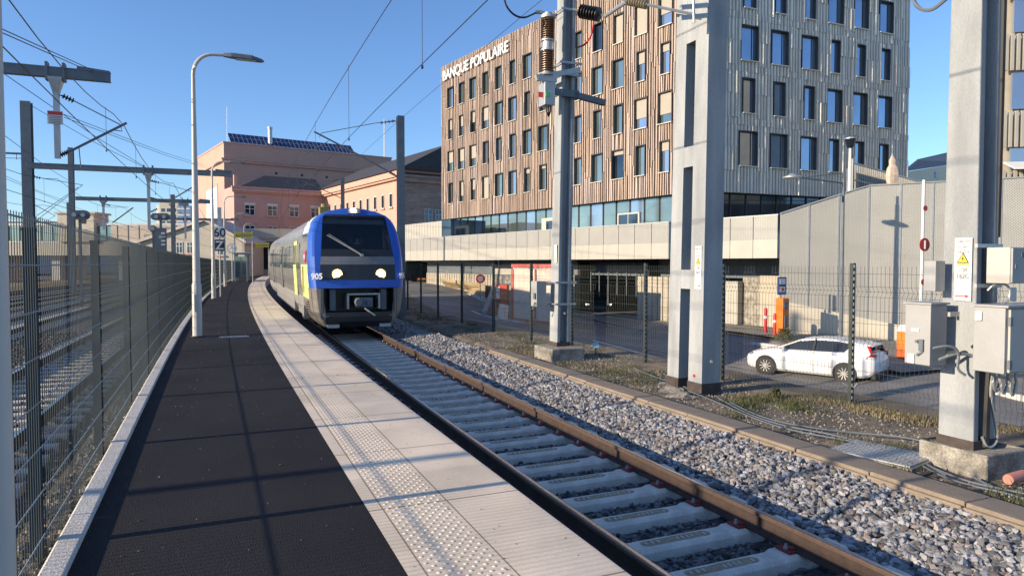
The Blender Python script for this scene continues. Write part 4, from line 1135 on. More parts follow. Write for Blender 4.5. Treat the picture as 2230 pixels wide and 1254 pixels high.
wb = thing('leaning_sign', 'white panels leaning against the red kiosk', 'sign', dp(1094, 696, 40.3), .3)
b = MB()
for i in range(3): b.box((i * .05, -i * .04, .45), (.5, .03, .9), rz=.1 * i, rx=R(-12), ry=R(12))
b.build('panels', M['white'], wb)
b = MB()
for i in range(3): b.box((.10, -.14 + .04 * i, .25 + .2 * i), (.2, .01, .03), rz=.1, rx=R(-12))
b.build('red_lines', M['red'], wb)
# sloping concrete stair wall left of the kiosk
a = dp(1050, 690, 42.); q = dp(1078, 690, 46.); sw = thing('ramp_wall', 'grey sloping concrete side wall left of the red kiosk', 'wall', a, 0)
o0 = sw.location; zt3 = dp(1078, 606, 46.).z
pts = [Vector((a.x, a.y, -2)) - o0, Vector((q.x, q.y, -2)) - o0, Vector((q.x, q.y, zt3)) - o0, Vector((a.x, a.y, a.z + .35)) - o0]
b = MB(); b.prism(pts, (.3, .1, 0)); b.build('slab', M['concrete'], sw)
# ------------------------------------------------------------------ tall mesh wall on the right
W = [Vector((11.6, 29.9, 0)), Vector((15.0, 29.2, 0)), Vector((17.9, 28.2, 0)), Vector((24, 26.0, 0))]
wt = [EYE + 2.13, EYE + 3.25, EYE + 3.32, EYE + 3.45]
mw = thing('mesh_wall', 'tall grey expanded metal screen wall rising behind the parked white car', 'wall', W[0], 0)
o0 = W[0]
def wpt(u):  # u in metres along the polyline
    d = 0
    for i in range(3):
        l = (W[i + 1] - W[i]).length
        if u <= d + l or i == 2:
            k = (u - d) / l; return W[i].lerp(W[i + 1], k), wt[i] * (1 - k) + wt[i + 1] * k, (W[i + 1] - W[i]).normalized()
        d += l
tot = sum((W[i + 1] - W[i]).length for i in range(3))
wb_ = lambda u: float(np.interp(u, [0, 3.5, 7, 14], [EYE - 1.6, EYE - 2.35, EYE - 3.0, EYE - 3.1]))
n = 11
for i in range(n):
    u0, u1 = tot * i / n + .015, tot * (i + 1) / n - .015
    p, za, d = wpt(u0); q, zb_, _ = wpt(u1); nn = Vector((-d.y, d.x, 0))
    b = MB(Matrix.Translation(-o0)); b.prism([(p.x, p.y, wb_(u0)), (q.x, q.y, wb_(u1)), (q.x, q.y, zb_), (p.x, p.y, za)], nn * .06); b.build('mesh_panel', M['meshw'], mw)
    b = MB(Matrix.Translation(-o0)); b.box((q.x + nn.x * .02, q.y + nn.y * .02, (wb_(u1) + zb_) / 2), (.07, .09, zb_ - wb_(u1)), rz=math.atan2(d.y, d.x)); b.build('joint_post', M['steel'], mw)
b = MB(Matrix.Translation(-o0))
us = [tot * i / 22 for i in range(23)]
for u0, u1 in zip(us, us[1:]):
    p, za, d = wpt(u0); q, zb_, _ = wpt(u1); b.beam((p.x, p.y, za + .02), (q.x, q.y, zb_ + .02), .10, .05)
b.build('top_rail', M['steel'], mw)
b = MB(Matrix.Translation(-o0))
for u0, u1 in zip(us, us[1:]):
    p, _, d = wpt(u0); q, _, _ = wpt(u1); nn = Vector((-d.y, d.x, 0))
    b.prism([(p.x - nn.x * .15, p.y - nn.y * .15, -3.4), (q.x - nn.x * .15, q.y - nn.y * .15, -3.4), (q.x - nn.x * .15, q.y - nn.y * .15, wb_(u1)), (p.x - nn.x * .15, p.y - nn.y * .15, wb_(u0))], nn * .5)
b.build('pale_plinth', mat('pale_plinth', (.56, .51, .41), .85, var=.08, scale=1), mw)
# terrace side wall joining mesh wall and gallery (upper balustrade behind)
tb = thing('balustrade', 'grey vertical bar balustrade on the terrace above the mesh wall', 'railing', dp(1845, 415, 33), 0); o0 = tb.location
b = MB(Matrix.Translation(-o0)); a = dp(1852, 412, 33); c = dp(2075, 402, 46); n = 60
for i in range(n + 1):
    p = a.lerp(c, i / n); b.bbox(p.x - .03, p.x + .03, p.y - .03, p.y + .03, EYE + 3.2, EYE + 4.75)
b.build('bars', M['meshl'], tb)
b = MB(Matrix.Translation(-o0)); b.beam((a.x, a.y, EYE + 4.8), (c.x, c.y, EYE + 4.8), .06, .07); b.beam((a.x, a.y, EYE + 4.0), (c.x, c.y, EYE + 4.0), .05, .05); b.build('rails', M['steel'], tb)
b = MB(Matrix.Translation(-o0)); b.beam((a.x, a.y + .35, EYE + 3.8), (c.x, c.y + .35, EYE + 3.8), .05, 1.5); b.build('back_panel', M['dsteel'], tb)
b = MB(Matrix.Translation(-o0)); b.box((a.x, a.y, EYE + 4.0), (.14, .14, 1.9)); b.build('end_post', M['white'], tb)
# folded parasol
ps = thing('folded_parasol', 'folded beige parasol standing on the terrace above the mesh wall', 'parasol', dp(1942, 405, 31.5), 0)
b = MB(); b.lathe([(.03, -1), (.03, 1.45)], n=8); b.build('pole', M['steel'], ps)
b = MB(); rings = []
for z, r in ((-.4, .12), (0, .15), (.45, .21), (.8, .17), (.95, .10), (1.15, .11), (1.36, .03)):
    rings.append([(r * (1 + .3 * (k % 2)) * math.cos(k * .785), r * (1 + .3 * (k % 2)) * math.sin(k * .785), z) for k in range(8)])
b.loft(rings); b.build('canvas', mat('parasol_canvas', (.55, .42, .33), .9, var=.2, scale=6), ps)
# round street lamps
def street_lamp(label, base, H, m='steel', head=True):
    t = thing('street_lamp', label, 'street lamp', base, 0)
    b = MB(); b.tube([(0, 0, 0), (0, 0, H)], [.09, .055], 10); b.build('column', M[m], t, smooth=True)
    return t
bs = dp(1831, 733, 27.6); sl1 = street_lamp('tall grey street lamp with a flat round head on a long arm', Vector((bs.x, bs.y, -2.3)), (573 - 392) * 27.6 / 1500 + EYE + 2.3, 'dsteel')
H = (573 - 392) * 27.6 / 1500 + EYE + 2.3
b = MB(); b.tube([(0, 0, H - .15), (-2.3, -.95, H - .02)], .03, 6); b.tube([(0, 0, H + .25), (-1.8, -.75, H + .0)], .015, 6); b.tube([(0, 0, H), (0, 0, H + .35)], .04, 6); b.build('arm', M['dsteel'], sl1)
b = MB(); b.lathe([(.1, .1), (.16, .05), (.34, -.02), (.35, -.06), (.05, -.07)], (-2.45, -1.0, H), (-2.45, -1.0, H + 1), 18); b.build('lamp_head', M['steel'], sl1, smooth=True)
bs = dp(1850, 415, 32.2); sl2 = street_lamp('white post top lantern standing on the terrace in front of the grey facade', Vector((bs.x, bs.y, EYE + 2.5)), (573 - 325) * 32.2 / 1500 - 2.5, 'white')
H = (573 - 325) * 32.2 / 1500 - 2.5
b = MB(); b.lathe([(.06, 0), (.15, .05), (.24, .38), (.25, .42)], (0, 0, H), (0, 0, H + 1), 12); hd = b.build('lantern', M['glassd'], sl2)
b = MB(); b.lathe([(.27, .42), (.26, .46), (.05, .55)], (0, 0, H), (0, 0, H + 1), 12); b.build('cap', M['steel'], hd)
# small building and round one at the right
t = thing('house', 'low cream building with a grey sloping roof beyond the terrace', 'building', dp(1970, 400, 100), 0)
a = dp(1974, 374, 100) - t.location; c = dp(2110, 353, 112) - t.location
b = MB(); b.prism([(a.x, a.y, -3), (c.x, c.y, -3), (c.x, c.y, c.z), (a.x, a.y, a.z)], (2, 9, 0)); b.build('wall', mat('cream_paint', (.72, .66, .48), .8, var=.05), t)
b = MB(); b.prism([(a.x - .3, a.y, a.z), (c.x, c.y, c.z), (c.x, c.y + 3, c.z + 2.2), (a.x + 4.0, a.y + 4, a.z + 2.2)], (0, .2, .2)); b.build('roof', M['dsteel'], t)
for k in (.45, .8): p = a.lerp(c, k); b = MB(); b.box((p.x, p.y - .05, p.z - 1.2), (.9, .1, .9), rz=math.atan2(c.y - a.y, c.x - a.x)); b.build('window', M['glassd'], t)
t = thing('slatted_building', 'white and bronze slatted building cut off by the right border behind the large mast', 'building', dp(2200, 300, 34), 0); o0 = t.location
b = MB(Matrix.Translation(-o0)); A = dp(2186, 300, 33); B = A + Vector((9, -1.5, 0)); n = 34
lv = [(EYE + 3.6 + 3.9 * 0, EYE + 4.4), (EYE + 5.5, EYE + 7.2), (EYE + 9.1, EYE + 10.8), (EYE + 12.5, EYE + 14)]
ddir = (B - A).normalized()
for z0, z1 in lv:
    b = MB(Matrix.Translation(-o0))
    for i in range(n):
        p = A + ddir * (i * .26); b.box((p.x, p.y, (z0 + z1) / 2), (.13, .16, z1 - z0), rz=math.atan2(ddir.y, ddir.x))
    b.build('slat_band', M['meshl'], t)
b = MB(Matrix.Translation(-o0)); b.prism([(A.x, A.y + .3, EYE + 3), (B.x, B.y + .3, EYE + 3), (B.x, B.y + .3, EYE + 16), (A.x, A.y + .3, EYE + 16)], (5, 6, 0)); b.build('wall', mat('bronze_wall', (.42, .37, .29), .6), t)
for z0, z1 in ((EYE + 4.45, EYE + 5.45), (EYE + 7.3, EYE + 9.0), (EYE + 10.9, EYE + 12.4)):
    for i in range(4):
        p = A + ddir * (1.2 + 2.2 * i); b = MB(Matrix.Translation(-o0)); b.box((p.x, p.y + .12, (z0 + z1) / 2), (1.7, .15, z1 - z0), rz=math.atan2(ddir.y, ddir.x)); b.build('window', M['glassb'], t)
b = MB(Matrix.Translation(-o0)); b.prism([(A.x - .1, A.y - .9, EYE + 4.35), (B.x, B.y - .9, EYE + 4.35), (B.x, B.y, EYE + 4.75), (A.x, A.y, EYE + 4.75)], (0, 0, .06)); b.build('awning', M['white'], t)
# ------------------------------------------------------------------ pink station buildings
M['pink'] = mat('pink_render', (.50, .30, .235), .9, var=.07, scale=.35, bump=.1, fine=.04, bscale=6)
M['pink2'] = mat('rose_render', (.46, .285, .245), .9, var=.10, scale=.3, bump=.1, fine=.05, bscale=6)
M['slate'] = mat('dark_slate_roof', (.045, .045, .05), .7, var=.25, scale=1., stretch=(1, 1, 3))
M['stoneb'] = mat('brown_sandstone', (.34, .25, .205), .9, var=.3, scale=.8, bump=.3, stretch=(.6, .6, 2.5), fine=.2, bscale=3)
M['wwin'] = mat('white_window_bars', (.60, .60, .58), .6)
M['cornice'] = mat('rose_cornice', (.50, .30, .25), .9)
def bld(name, label, P0, dir_, L_, depth, z0, z1, m, inward):
    """block whose facade starts at P0 and runs along dir_"""
    t = thing(name, label, 'building', (P0.x, P0.y, z0)); d = Vector(dir_).normalized(); iv = Vector(inward).normalized()
    Mx = mkM(Vector((0, 0, 0)), d, iv)
    b = MB(Mx); b.bbox(0, L_, 0, depth, 0, z1 - z0); b.build('wall', M[m], t)
    return t, Mx
def winset(t, Mx, lst, m='glassd', bars=True, head=False):
    """lst: (x, z, w, h) facade windows each with frame and pane"""
    for x, z, w_, h_ in lst:
        f = MB(Mx); f.bbox(x - w_ / 2, x + w_ / 2, -.012, .05, z, z + h_); o = f.build('window', M[m], t)
        f = MB(Mx); q = .07
        f.bbox(x - w_ / 2, x - w_ / 2 + q, -.06, -.013, z, z + h_); f.bbox(x + w_ / 2 - q, x + w_ / 2, -.06, -.013, z, z + h_)
        f.bbox(x - w_ / 2 + q, x + w_ / 2 - q, -.06, -.013, z, z + q); f.bbox(x - w_ / 2 + q, x + w_ / 2 - q, -.06, -.013, z + h_ - q, z + h_)
        if bars:
            f.bbox(x - .04, x + .04, -.055, -.013, z + q, z + h_ - q)
            f.bbox(x - w_ / 2 + q, x - .04, -.05, -.013, z + h_ * .62, z + h_ * .62 + .06); f.bbox(x + .04, x + w_ / 2 - q, -.05, -.013, z + h_ * .62, z + h_ * .62 + .06)
        f.build('window_frame', M['wwin'], o)
        f = MB(Mx); f.bbox(x - w_ / 2 - .15, x + w_ / 2 + .15, -.2, -.001, z - .18, z - .01); f.build('sill', M['cornice'], o)
dA = Vector((.817, .577, 0)); dB = Vector((-.52, .86, 0)).normalized(); inA = Vector((-.577, .817, 0)); inB = Vector((.86, .52, 0)).normalized()
# tower block
P = dp(487, 311, 110); zt_ = P.z; P0 = Vector((P.x, P.y, 0))
tw, Mx = bld('station_hall', 'tall pink station block with solar panels along its roof edge', P0, dA, 29, 20, -.6, zt_, 'pink', inA)
b = MB(Mx); H = zt_ + .6
b.bbox(-.35, 29.3, -.35, -.001, H - 3.0, H - 2.5); b.bbox(-.5, 29.4, -.5, -.36, H - 2.62, H - 2.42); b.bbox(-.35, -.001, -.001, 20.3, H - 3.0, H - 2.5); b.bbox(-.1, 29.1, -.1, 20.1, H - .01, H + .22)
b.build('cornice', M['cornice'], tw)
for i in range(4): b = MB(Mx); b.bbox(8 + 4.3 * i, 8.35 + 4.3 * i, -.03, .1, H - 4.4, H - 4.05); b.build('vent_hole', M['dark'], tw)
b = MB(Mx); b.bbox(-.05, .1, 5, 13, 3, H - 6.5); o = b.build('tall_window', M['white'], tw)
b = MB(Mx); b.bbox(-.08, .0, 4.4, 5, 3, H - 6); b.build('pilaster', M['pink'], tw)
# solar panels
b = MB(Mx)
pv = []
for i in range(30):
    x = 1.2 + i * .70
    b.prism([(x, .6, H + .35), (x + .64, .6, H + .35), (x + .64, 2.6, H + 2.0), (x, 2.6, H + 2.0)], (0, -.03, .05))
b.build('solar_panels', mat('solar_cells', (.02, .045, .14), .3, metal=.3, var=.5, scale=2.5), tw)
b = MB(Mx)
for i in range(31): x = 1.2 + i * .70 - .03; b.beam((x, .55, H + .38), (x, 2.6, H + 2.06), .05, .05)
b.beam((1, 1.6, H + 1.25), (22.3, 1.6, H + 1.25), .06, .05); b.build('panel_rack', M['steel'], tw)
b = MB(Mx); b.lathe([(.35, 0), (.35, 3.2), (.42, 3.2), (.42, 3.5)], (7.6, 1.2, H), (7.6, 1.2, H + 1), 12); b.build('chimney', M['steel'], tw)
b = MB(Mx); b.tube([(.8, 1, H), (.8, 1, H + 6.0)], [.07, .03], 6); b.build('antenna', M['white'], tw)
b = MB(Mx); b.bbox(24.5, 29.05, .9, 8, H - 2.9, H - .1); b.build('brick_top', M['stoneb'], tw)
b = MB(Mx); b.tube([(28.3, 1.5, H - .3), (28.3, 1.5, H + 7.3)], [.1, .05], 6); b.build('rear_antenna', M['white'], tw)
# lit wing (receding to the left)
P = Vector((-13.3, 85, 0)); zt_ = EYE + 11.5
lw, Mx = bld('station_wing', 'sunlit pink station wing with a long row of small windows and slate roof', P, DL, 29.2, 12, -.6, zt_, 'pink', inL)
H = zt_ + .6
b = MB(Mx); b.bbox(-.3, 29.2, -.45, -.001, H - 1.1, H - .5); b.bbox(-.4, 29.3, -.7, -.46, H - .85, H - .45); b.bbox(-.4, 29.3, -.6, -.001, H - .45, H - .1); b.build('cornice', M['pink'], lw)
b = MB(Mx); b.prism([(-.5, -.8, H), (-.5, 12.5, H), (-.5, 6, H + 3.6)], (30, 0, 0)); b.build('roof', M['slate'], lw)
winset(lw, Mx, [(1.2 + 2.55 * i, H - 4.4, .95, 1.75) for i in range(11)] + [(1.2 + 2.55 * i, H - 9.0, 1.0, 2.6) for i in range(11)], bars=False)
# shaded wing
Pw = P + DL * 29.2
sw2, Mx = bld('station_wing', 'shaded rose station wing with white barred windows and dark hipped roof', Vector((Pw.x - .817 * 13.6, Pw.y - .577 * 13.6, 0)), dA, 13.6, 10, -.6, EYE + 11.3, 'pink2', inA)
H = EYE + 11.3 + .6
b = MB(Mx); b.bbox(-.3, 13.6, -.35, -.001, H - .9, H - .45); b.bbox(-.4, 13.6, -.6, -.36, H - .7, H - .35); b.bbox(-.4, 13.6, -.5, -.001, H - .3, H - .02); b.build('cornice', M['cornice'], sw2)
b = MB(Mx); b.add([(.8, .2, H), (13.6, .2, H), (13.6, 8, H), (.8, 8, H), (5.5, 4, H + 2.3), (13.6, 4, H + 2.3)], [(0, 1, 5, 4), (1, 2, 5), (2, 3, 4, 5), (3, 0, 4), (3, 2, 1, 0)]); b.build('roof', M['slate'], sw2)
b = MB(Mx); b.box((.3, .3, H + .7), (.5, .5, 1.9)); b.build('chimney', M['pink'], sw2)
winset(sw2, Mx, [(2.2 + 3.3 * i, H - 4.2, 1.45, 1.5) for i in range(4)] + [(2.2 + 3.3 * i, H - 7.6, 1.45, 1.9) for i in range(4)])
for i in range(4): b = MB(Mx); b.bbox(1.4 + 3.3 * i, 3.0 + 3.3 * i, -.1, -.001, H - 2.65, H - 2.35); b.build('window_head', M['wwin'], sw2)
# brown stone building
sb, Mx = bld('stone_building', 'brown sandstone station building with dark roof left of the office block', P + Vector((.05, 0, 0)), Vector((.83, .56, 0)), 14, 14, -.6, EYE + 10.5, 'stoneb', Vector((-.56, .83, 0)))
H = EYE + 10.5 + .6
b = MB(Mx); b.bbox(-.4, 14, -.4, -.001, H - .5, H + .3); b.bbox(-.5, 14, -.6, -.401, H + .05, H + .35); b.build('cornice', M['stoneb'], sb)
b = MB(Mx); b.add([(-.5, -.5, H + .35), (14, -.5, H + .35), (14, 14, H + .35), (-.5, 14, H + .35), (6.3, 6, H + 4.3), (7.3, 6, H + 4.3)], [(0, 1, 5, 4), (1, 2, 5), (2, 3, 4, 5), (3, 0, 4), (3, 2, 1, 0)]); b.build('roof', M['slate'], sb)
winset(sb, Mx, [(3.3, H - 5.6, 1.1, 1.9), (4.75, H - 5.6, 1.0, 1.9), (6.2, H - 5.6, 1.0, 1.9), (3.3, H - 10.3, 1.15, 3.4), (4.75, H - 10.3, 1.1, 3.4)])
dm = MB(Mx); dm.lathe([(.55, 0), (.55, .25), (.35, .55), (.05, .7)], (6.0, 1.1, H + .8), (6.0, 0, H + .8), 14); dm.build('dormer', M['wwin'], sb)
# ------------------------------------------------------------------ low cream hall and canopy at the platform end
P = dp(590, 500, 96); t, Mx = bld('platform_hall', 'low cream hall with a wide dark opening at the end of the platform', Vector((-46, 88, 0)), Vector((.95, .3, 0)), 26, 8, -.4, EYE + 4.6, 'cream', Vector((-.3, .95, 0)))
b = MB(Mx); b.bbox(-.6, 26.4, -1.2, -.002, 4.9, 5.5); b.bbox(-.6, 26.4, -1.4, -1.201, 5.3, 5.65); b.build('canopy_edge', mat('pale_canopy', (.5, .42, .33), .8, var=.2, scale=.8), t)
b = MB(Mx); b.bbox(9.5, 20, -.03, 2, 1.2, 4.3); b.build('opening', M['dark'], t)
for i in range(6): b = MB(Mx); b.bbox(3 + 4 * i, 3.35 + 4 * i, -.3, -.031, 0, 4.9); b.build('column', M['cream'], t)
winset(t, Mx, [(7, 1.8, 1.3, 1.7), (23, 1.8, 1.3, 1.7)], bars=True)
# sloping footbridge and viaduct across the left
def viaduct():
    a = dp(150, 528, 92); c = dp(520, 528, 92)
    t = thing('viaduct', 'pale concrete road bridge with glazed panels crossing behind the left tracks', 'bridge', (a.x, a.y, 0)); L_ = c.x - a.x
    zb = dp(300, 535, 92).z
    b = MB(); b.bbox(-30, L_, 0, 8, zb - 1.3, zb + .5); b.build('deck', M['cream'], t)
    b = MB(); b.bbox(-30, L_ - 6, .2, .3, zb + .5, zb + .62); b.bbox(-30, L_ - 6, .2, .5, zb + 2.75, zb + 3.0); b.build('rails', M['steel'], t)
    b = MB()
    for x0, x1 in ((5.5, 9.3), (14.5, 17)): b.bbox(x0, x1, .25, .5, zb + .63, zb + 2.7)
    b.bbox(9.4, 14.2, .2, .6, zb + .63, zb + 2.74); b.bbox(17.1, 19.5, .2, .6, zb + .63, zb + 2.6)
    b.build('solid_panel', mat('panel_beige', (.42, .36, .30), .8), t)
    for i in range(24):
        x = -14 + i * 1.45; 
        if not (9.4 < x < 14.2): b = MB(); b.bbox(x, x + .07, .2, .27, zb + .62, zb + 2.75); b.build('post', M['dsteel'], t)
    b = MB(); b.bbox(-30, 9.3, .32, .36, zb + .7, zb + 2.6); b.build('glass_screen', M['glassg'], t)
    for x in (-22, -12, -3, 6, 15, 24):
        b = MB(); b.bbox(x, x + 1.1, 1, 7, -.9, zb - 1.3); b.build('pier', M['concrete'], t)
    b = MB(); b.bbox(-1.2, 3.6, -.4, 3, zb + .5, zb + 4.2); b.bbox(-1.5, 3.9, -.6, 3.2, zb + 4.2, zb + 4.45); o = b.build('kiosk', M['cream'], t)
    b = MB(); b.bbox(1.6, 2.6, -.43, -.401, zb + 2.9, zb + 3.6); b.build('window', M['dark'], o)
viaduct()
P = dp(385, 505, 84); t = thing('gatehouse', 'cream gabled building behind the signals beside the station', 'building', (P.x, P.y, -.5))
b = MB(); zt_ = 5.2; b.prism([(-4.5, 0, 0), (8.0, 0, 0), (8.0, 0, zt_ - .6), (3.5, 0, zt_ + 2.0), (-4.5, 0, zt_ - .6)], (0, 7, 0)); b.build('wall', M['cream'], t)
b = MB(); b.prism([(-4.9, -.4, zt_ - .7), (3.5, -.4, zt_ + 2.05), (8.5, -.4, zt_ - .7), (8.5, -.4, zt_ - .35), (3.5, -.4, zt_ + 2.4), (-4.9, -.4, zt_ - .35)], (0, 7.8, 0)); b.build('roof', mat('pale_roof', (.5, .45, .4), .8), t)
winset(t, mkM(Vector((0, 0, 0)), Vector((1, 0, 0)), Vector((0, 1, 0))), [(.3, 3.3, .8, 1.4), (1.6, 3.3, .8, 1.4), (5.3, 3.1, .8, 1.6)])
# distant round edged tower
P = dp(375, 500, 300); t = thing('tower_block', 'distant white and blue high-rise behind the gantries', 'building', (P.x, P.y, 0))
zt_ = dp(375, 441, 300).z
b = MB(); b.bbox(-5.2, 2.8, 0, 10, 0, zt_); b.lathe([(2.6, 0), (2.6, zt_ - 1)], (-5.2, 3, 0), (-5.2, 3, 1), 12); b.build('wall', M['cream'], t)
b = MB(); b.bbox(2.81, 8.6, -1, 10, 0, zt_ - 1.5); o = b.build('glazed_side', mat('blue_tower', (.14, .22, .36), .4, var=.1), t)
b = MB()
for k in range(9): b.bbox(2.9, 8.5, -1.08, -1.001, zt_ - 3 - 2.7 * k, zt_ - 2.5 - 2.7 * k)
b.build('floor_bands', M['wwin'], o)
for k in range(9):
    for j in range(3): b = MB(); b.bbox(-4.6 + 2.4 * j, -3.1 + 2.4 * j, -.08, -.001, zt_ - 4 - 2.7 * k, zt_ - 2.6 - 2.7 * k); b.build('window', M['glassd'], t)
# far town line to the left and behind, low roofs
for i, (x, yt, Y, w_, lb) in enumerate([(60, 487, 150, 22, 'long low industrial roof far behind the fence at the left'), (150, 505, 170, 16, 'low grey block behind the third gantry mast'), (-10, 500, 140, 14, 'grey shed at the far left border')]):
    P = dp(x, yt, Y); t = thing('warehouse', lb, 'building', (P.x, Y, -.6))
    b = MB(); b.bbox(-w_ / 2, w_ / 2, 0, 14, 0, P.z + .6); b.build('wall', M['concrete'], t)
    b = MB(); b.bbox(-w_ / 2 - .3, w_ / 2 + .3, -.3, 14.3, P.z + .6, P.z + 1.0); b.build('roof', M['slate'], t)
    b = MB()
    for k in range(int(w_ / 2.6)): b.bbox(-w_ / 2 + 1 + k * 2.6, -w_ / 2 + 2.6 + k * 2.6, -.05, -.001, 2.5, P.z - .4)
    b.build('window_strip', M['glassd'], t)
# ------------------------------------------------------------------ signals, signs, shelter
def signal(px, py, Y, label, w_=.95, h_=.55, stem=1.):
    P = dp(px, py, Y); t = thing('railway_signal', label, 'signal', (P.x, P.y, -.9), AZ(40))
    b = MB(); pts = []
    n = 20
    for i in range(n):
        a = 2 * math.pi * i / n; pts.append(((w_ / 2 - h_ / 2) * (1 if math.cos(a) > 0 else -1) + h_ / 2 * math.cos(a), 0, P.z + .9 + h_ / 2 * math.sin(a)))
    b.prism(pts, (0, .15, 0)); b.build('target_board', M['dsteel'], t)
    b = MB()
    for dx in ((-w_ * .2, w_ * .2) if w_ > 1 else (0,)): b.lathe([(.10, 0), (.12, .16)], (dx, 0, P.z + .9), (dx, -1, P.z + .9), 12)
    b.build('lens_hood', M['steel'], t)
    b = MB(); b.bbox(-.07, .07, .16, .3, 0, P.z + .9); b.build('post', M['dsteel'], t)
    return t
signal(349, 472, 46, 'oval dark signal board above the fence beside the right hand signal mast', 1.15, .48)
signal(333, 498, 46, 'small round dark signal board low at the left of the signal mast', .48, .44)
s_ = signal(350, 516, 46, 'tall dark signal panel with a white striped strip standing above the fence', .72, .7)
b = MB(); zc = dp(350, 505, 46).z + .9; b.bbox(-.35, .35, -.02, .1, zc - 1.6, zc + .25); b.build('tall_panel', M['dsteel'], s_)
b = MB()
for k in range(4): b.bbox(.03, .27, -.04, -.021, zc - .9 + k * .25, zc - .78 + k * .25)
b.build('white_strip', M['white'], s_)
signal(172, 468, 40, 'dark round signal board left of the third gantry mast', 1.1, .55)
def board(px, py, Y, w_, h_, txt, bg_, fg, label, name='speed_board', post=True, az=None):
    P = dp(px, py, Y); t = thing(name, label, 'sign', (P.x, P.y, 0), AZ(SO(P)[0]) if az is None else az)
    zc = P.z
    b = MB(); b.bbox(-w_ / 2, w_ / 2, -.015, .015, zc - h_ / 2, zc + h_ / 2); b.build('plate', M[bg_], t)
    if txt:
        me = Matrix.Translation((0, -.022, zc - h_ * .36)); text(txt, h_ * 1.02, M[fg], me, t, 'lettering', .003, 1., 'CENTER', bold=.01)
    if post:
        b = MB(); b.tube([(0, .05, -.9), (0, .05, zc + h_ * .4)], .035, 8); b.build('post', M['steel'], t)
    return t
M['navy'] = mat('navy_plate', (.02, .03, .05), .5)
board(478, 506, 33.5, .46, .56, '60', 'white', 'navy', 'white speed board reading 60 above the fence between two lamp posts')
board(478, 534, 33.4, .46, .56, 'Z', 'navy', 'white', 'dark square board with a white Z below the 60 board', post=False)
board(478, 472, 33.6, .18, .9, '', 'steel', 'navy', 'narrow grey plate above the 60 board', 'marker_plate', post=False)
P = dp(505, 541, 40); t = thing('ring_sign', 'round white ring sign on the fence side behind the third lamp post', 'sign', P, AZ(36))
b = MB()
for i in range(24):
    a, c = 2 * math.pi * i / 24, 2 * math.pi * (i + 1) / 24; b.beam((.24 * math.cos(a), 0, .24 * math.sin(a)), (.24 * math.cos(c), 0, .24 * math.sin(c)), .07, .03, (0, 1, 0))
b.build('ring', M['white'], t)
b = MB(); b.beam((-.13, 0, -.1), (0, 0, .14), .05, .03, (0, 1, 0)); b.beam((0, 0, .14), (.13, 0, -.1), .05, .03, (0, 1, 0)); b.build('symbol', M['white'], t)
b = MB(); b.tube([(0, .05, -1.9), (0, .05, .2)], .03, 8); b.build('post', M['steel'], t)
M['yellow'] = mat('yellow_sign', (.55, .45, .03), .5, var=.04)
for px, py, Y, w_, lb in ((530, 512, 52, 1.3, 'nearer yellow danger banner over the platform end'), (571, 534, 72, 1.3, 'farther smaller yellow danger banner over the platform end')):
    P = dp(px, py, Y); t = thing('yellow_banner', lb, 'sign', P, AZ(50))
    b = MB(); b.bbox(-w_ / 2, w_ / 2, -.02, .02, -.21, .21); b.build('panel', M['yellow'], t)
    b = MB(); b.bbox(-.3, .58, -.03, -.021, .03, .08); b.bbox(-.3, .5, -.03, -.021, -.09, -.04); b.prism([(-.55, -.021, -.1), (-.37, -.021, -.1), (-.46, -.021, .09)], (0, -.008, 0)); b.build('pictogram_and_lines', M['dsteel'], t)
    b = MB(); b.tube([(w_ / 2 - .03, .06, -P.z), (w_ / 2 - .03, .06, .25)], .035, 8); b.tube([(w_ / 2, .06, .1), (-w_ / 2, .06, .1)], .02, 6); b.build('post', M['steel'], t)
# glass shelter on the platform
t = thing('glass_shelter', 'small glass shelter with steel posts near the far end of the platform', 'shelter', gp(545, 600, 0), AZ(60)); t.location = PT(62, asph(62) + .55)
for y in (0, 2, 4, 6):
    for x in (0, 1.0): b = MB(); b.bbox(x - .04, x + .04, y - .04, y + .04, 0, 2.45); b.build('post', M['steel'], t)
b = MB(); b.bbox(-.2, 1.5, -.3, 6.3, 2.46, 2.56); b.build('roof', M['steel'], t)
for y in (0, 2, 4): b = MB(); b.bbox(-.01, .01, y + .06, y + 1.94, .3, 2.2); b.build('glass_panel', M['glassg'], t)
b = MB(); b.bbox(.05, .95, -.01, .01, .3, 2.2); b.build('glass_panel', M['glassg'], t)
# a parked car and a pale train end at the end of the platform
t = thing('platform_cabin', 'pale cabin with dark windows closing the far end of the platform', 'cabin', dp(600, 590, 118), 0); t.location.z = 0
b = MB(); b.bbox(-5, 4, 0, 3, 0, 3.0); b.build('wall', M['white'], t)
b = MB(); b.bbox(-3.6, -.4, -.05, -.001, .4, 2.2); b.bbox(.4, 2.6, -.05, -.001, .8, 2.0); b.build('window', M['glassd'], t)
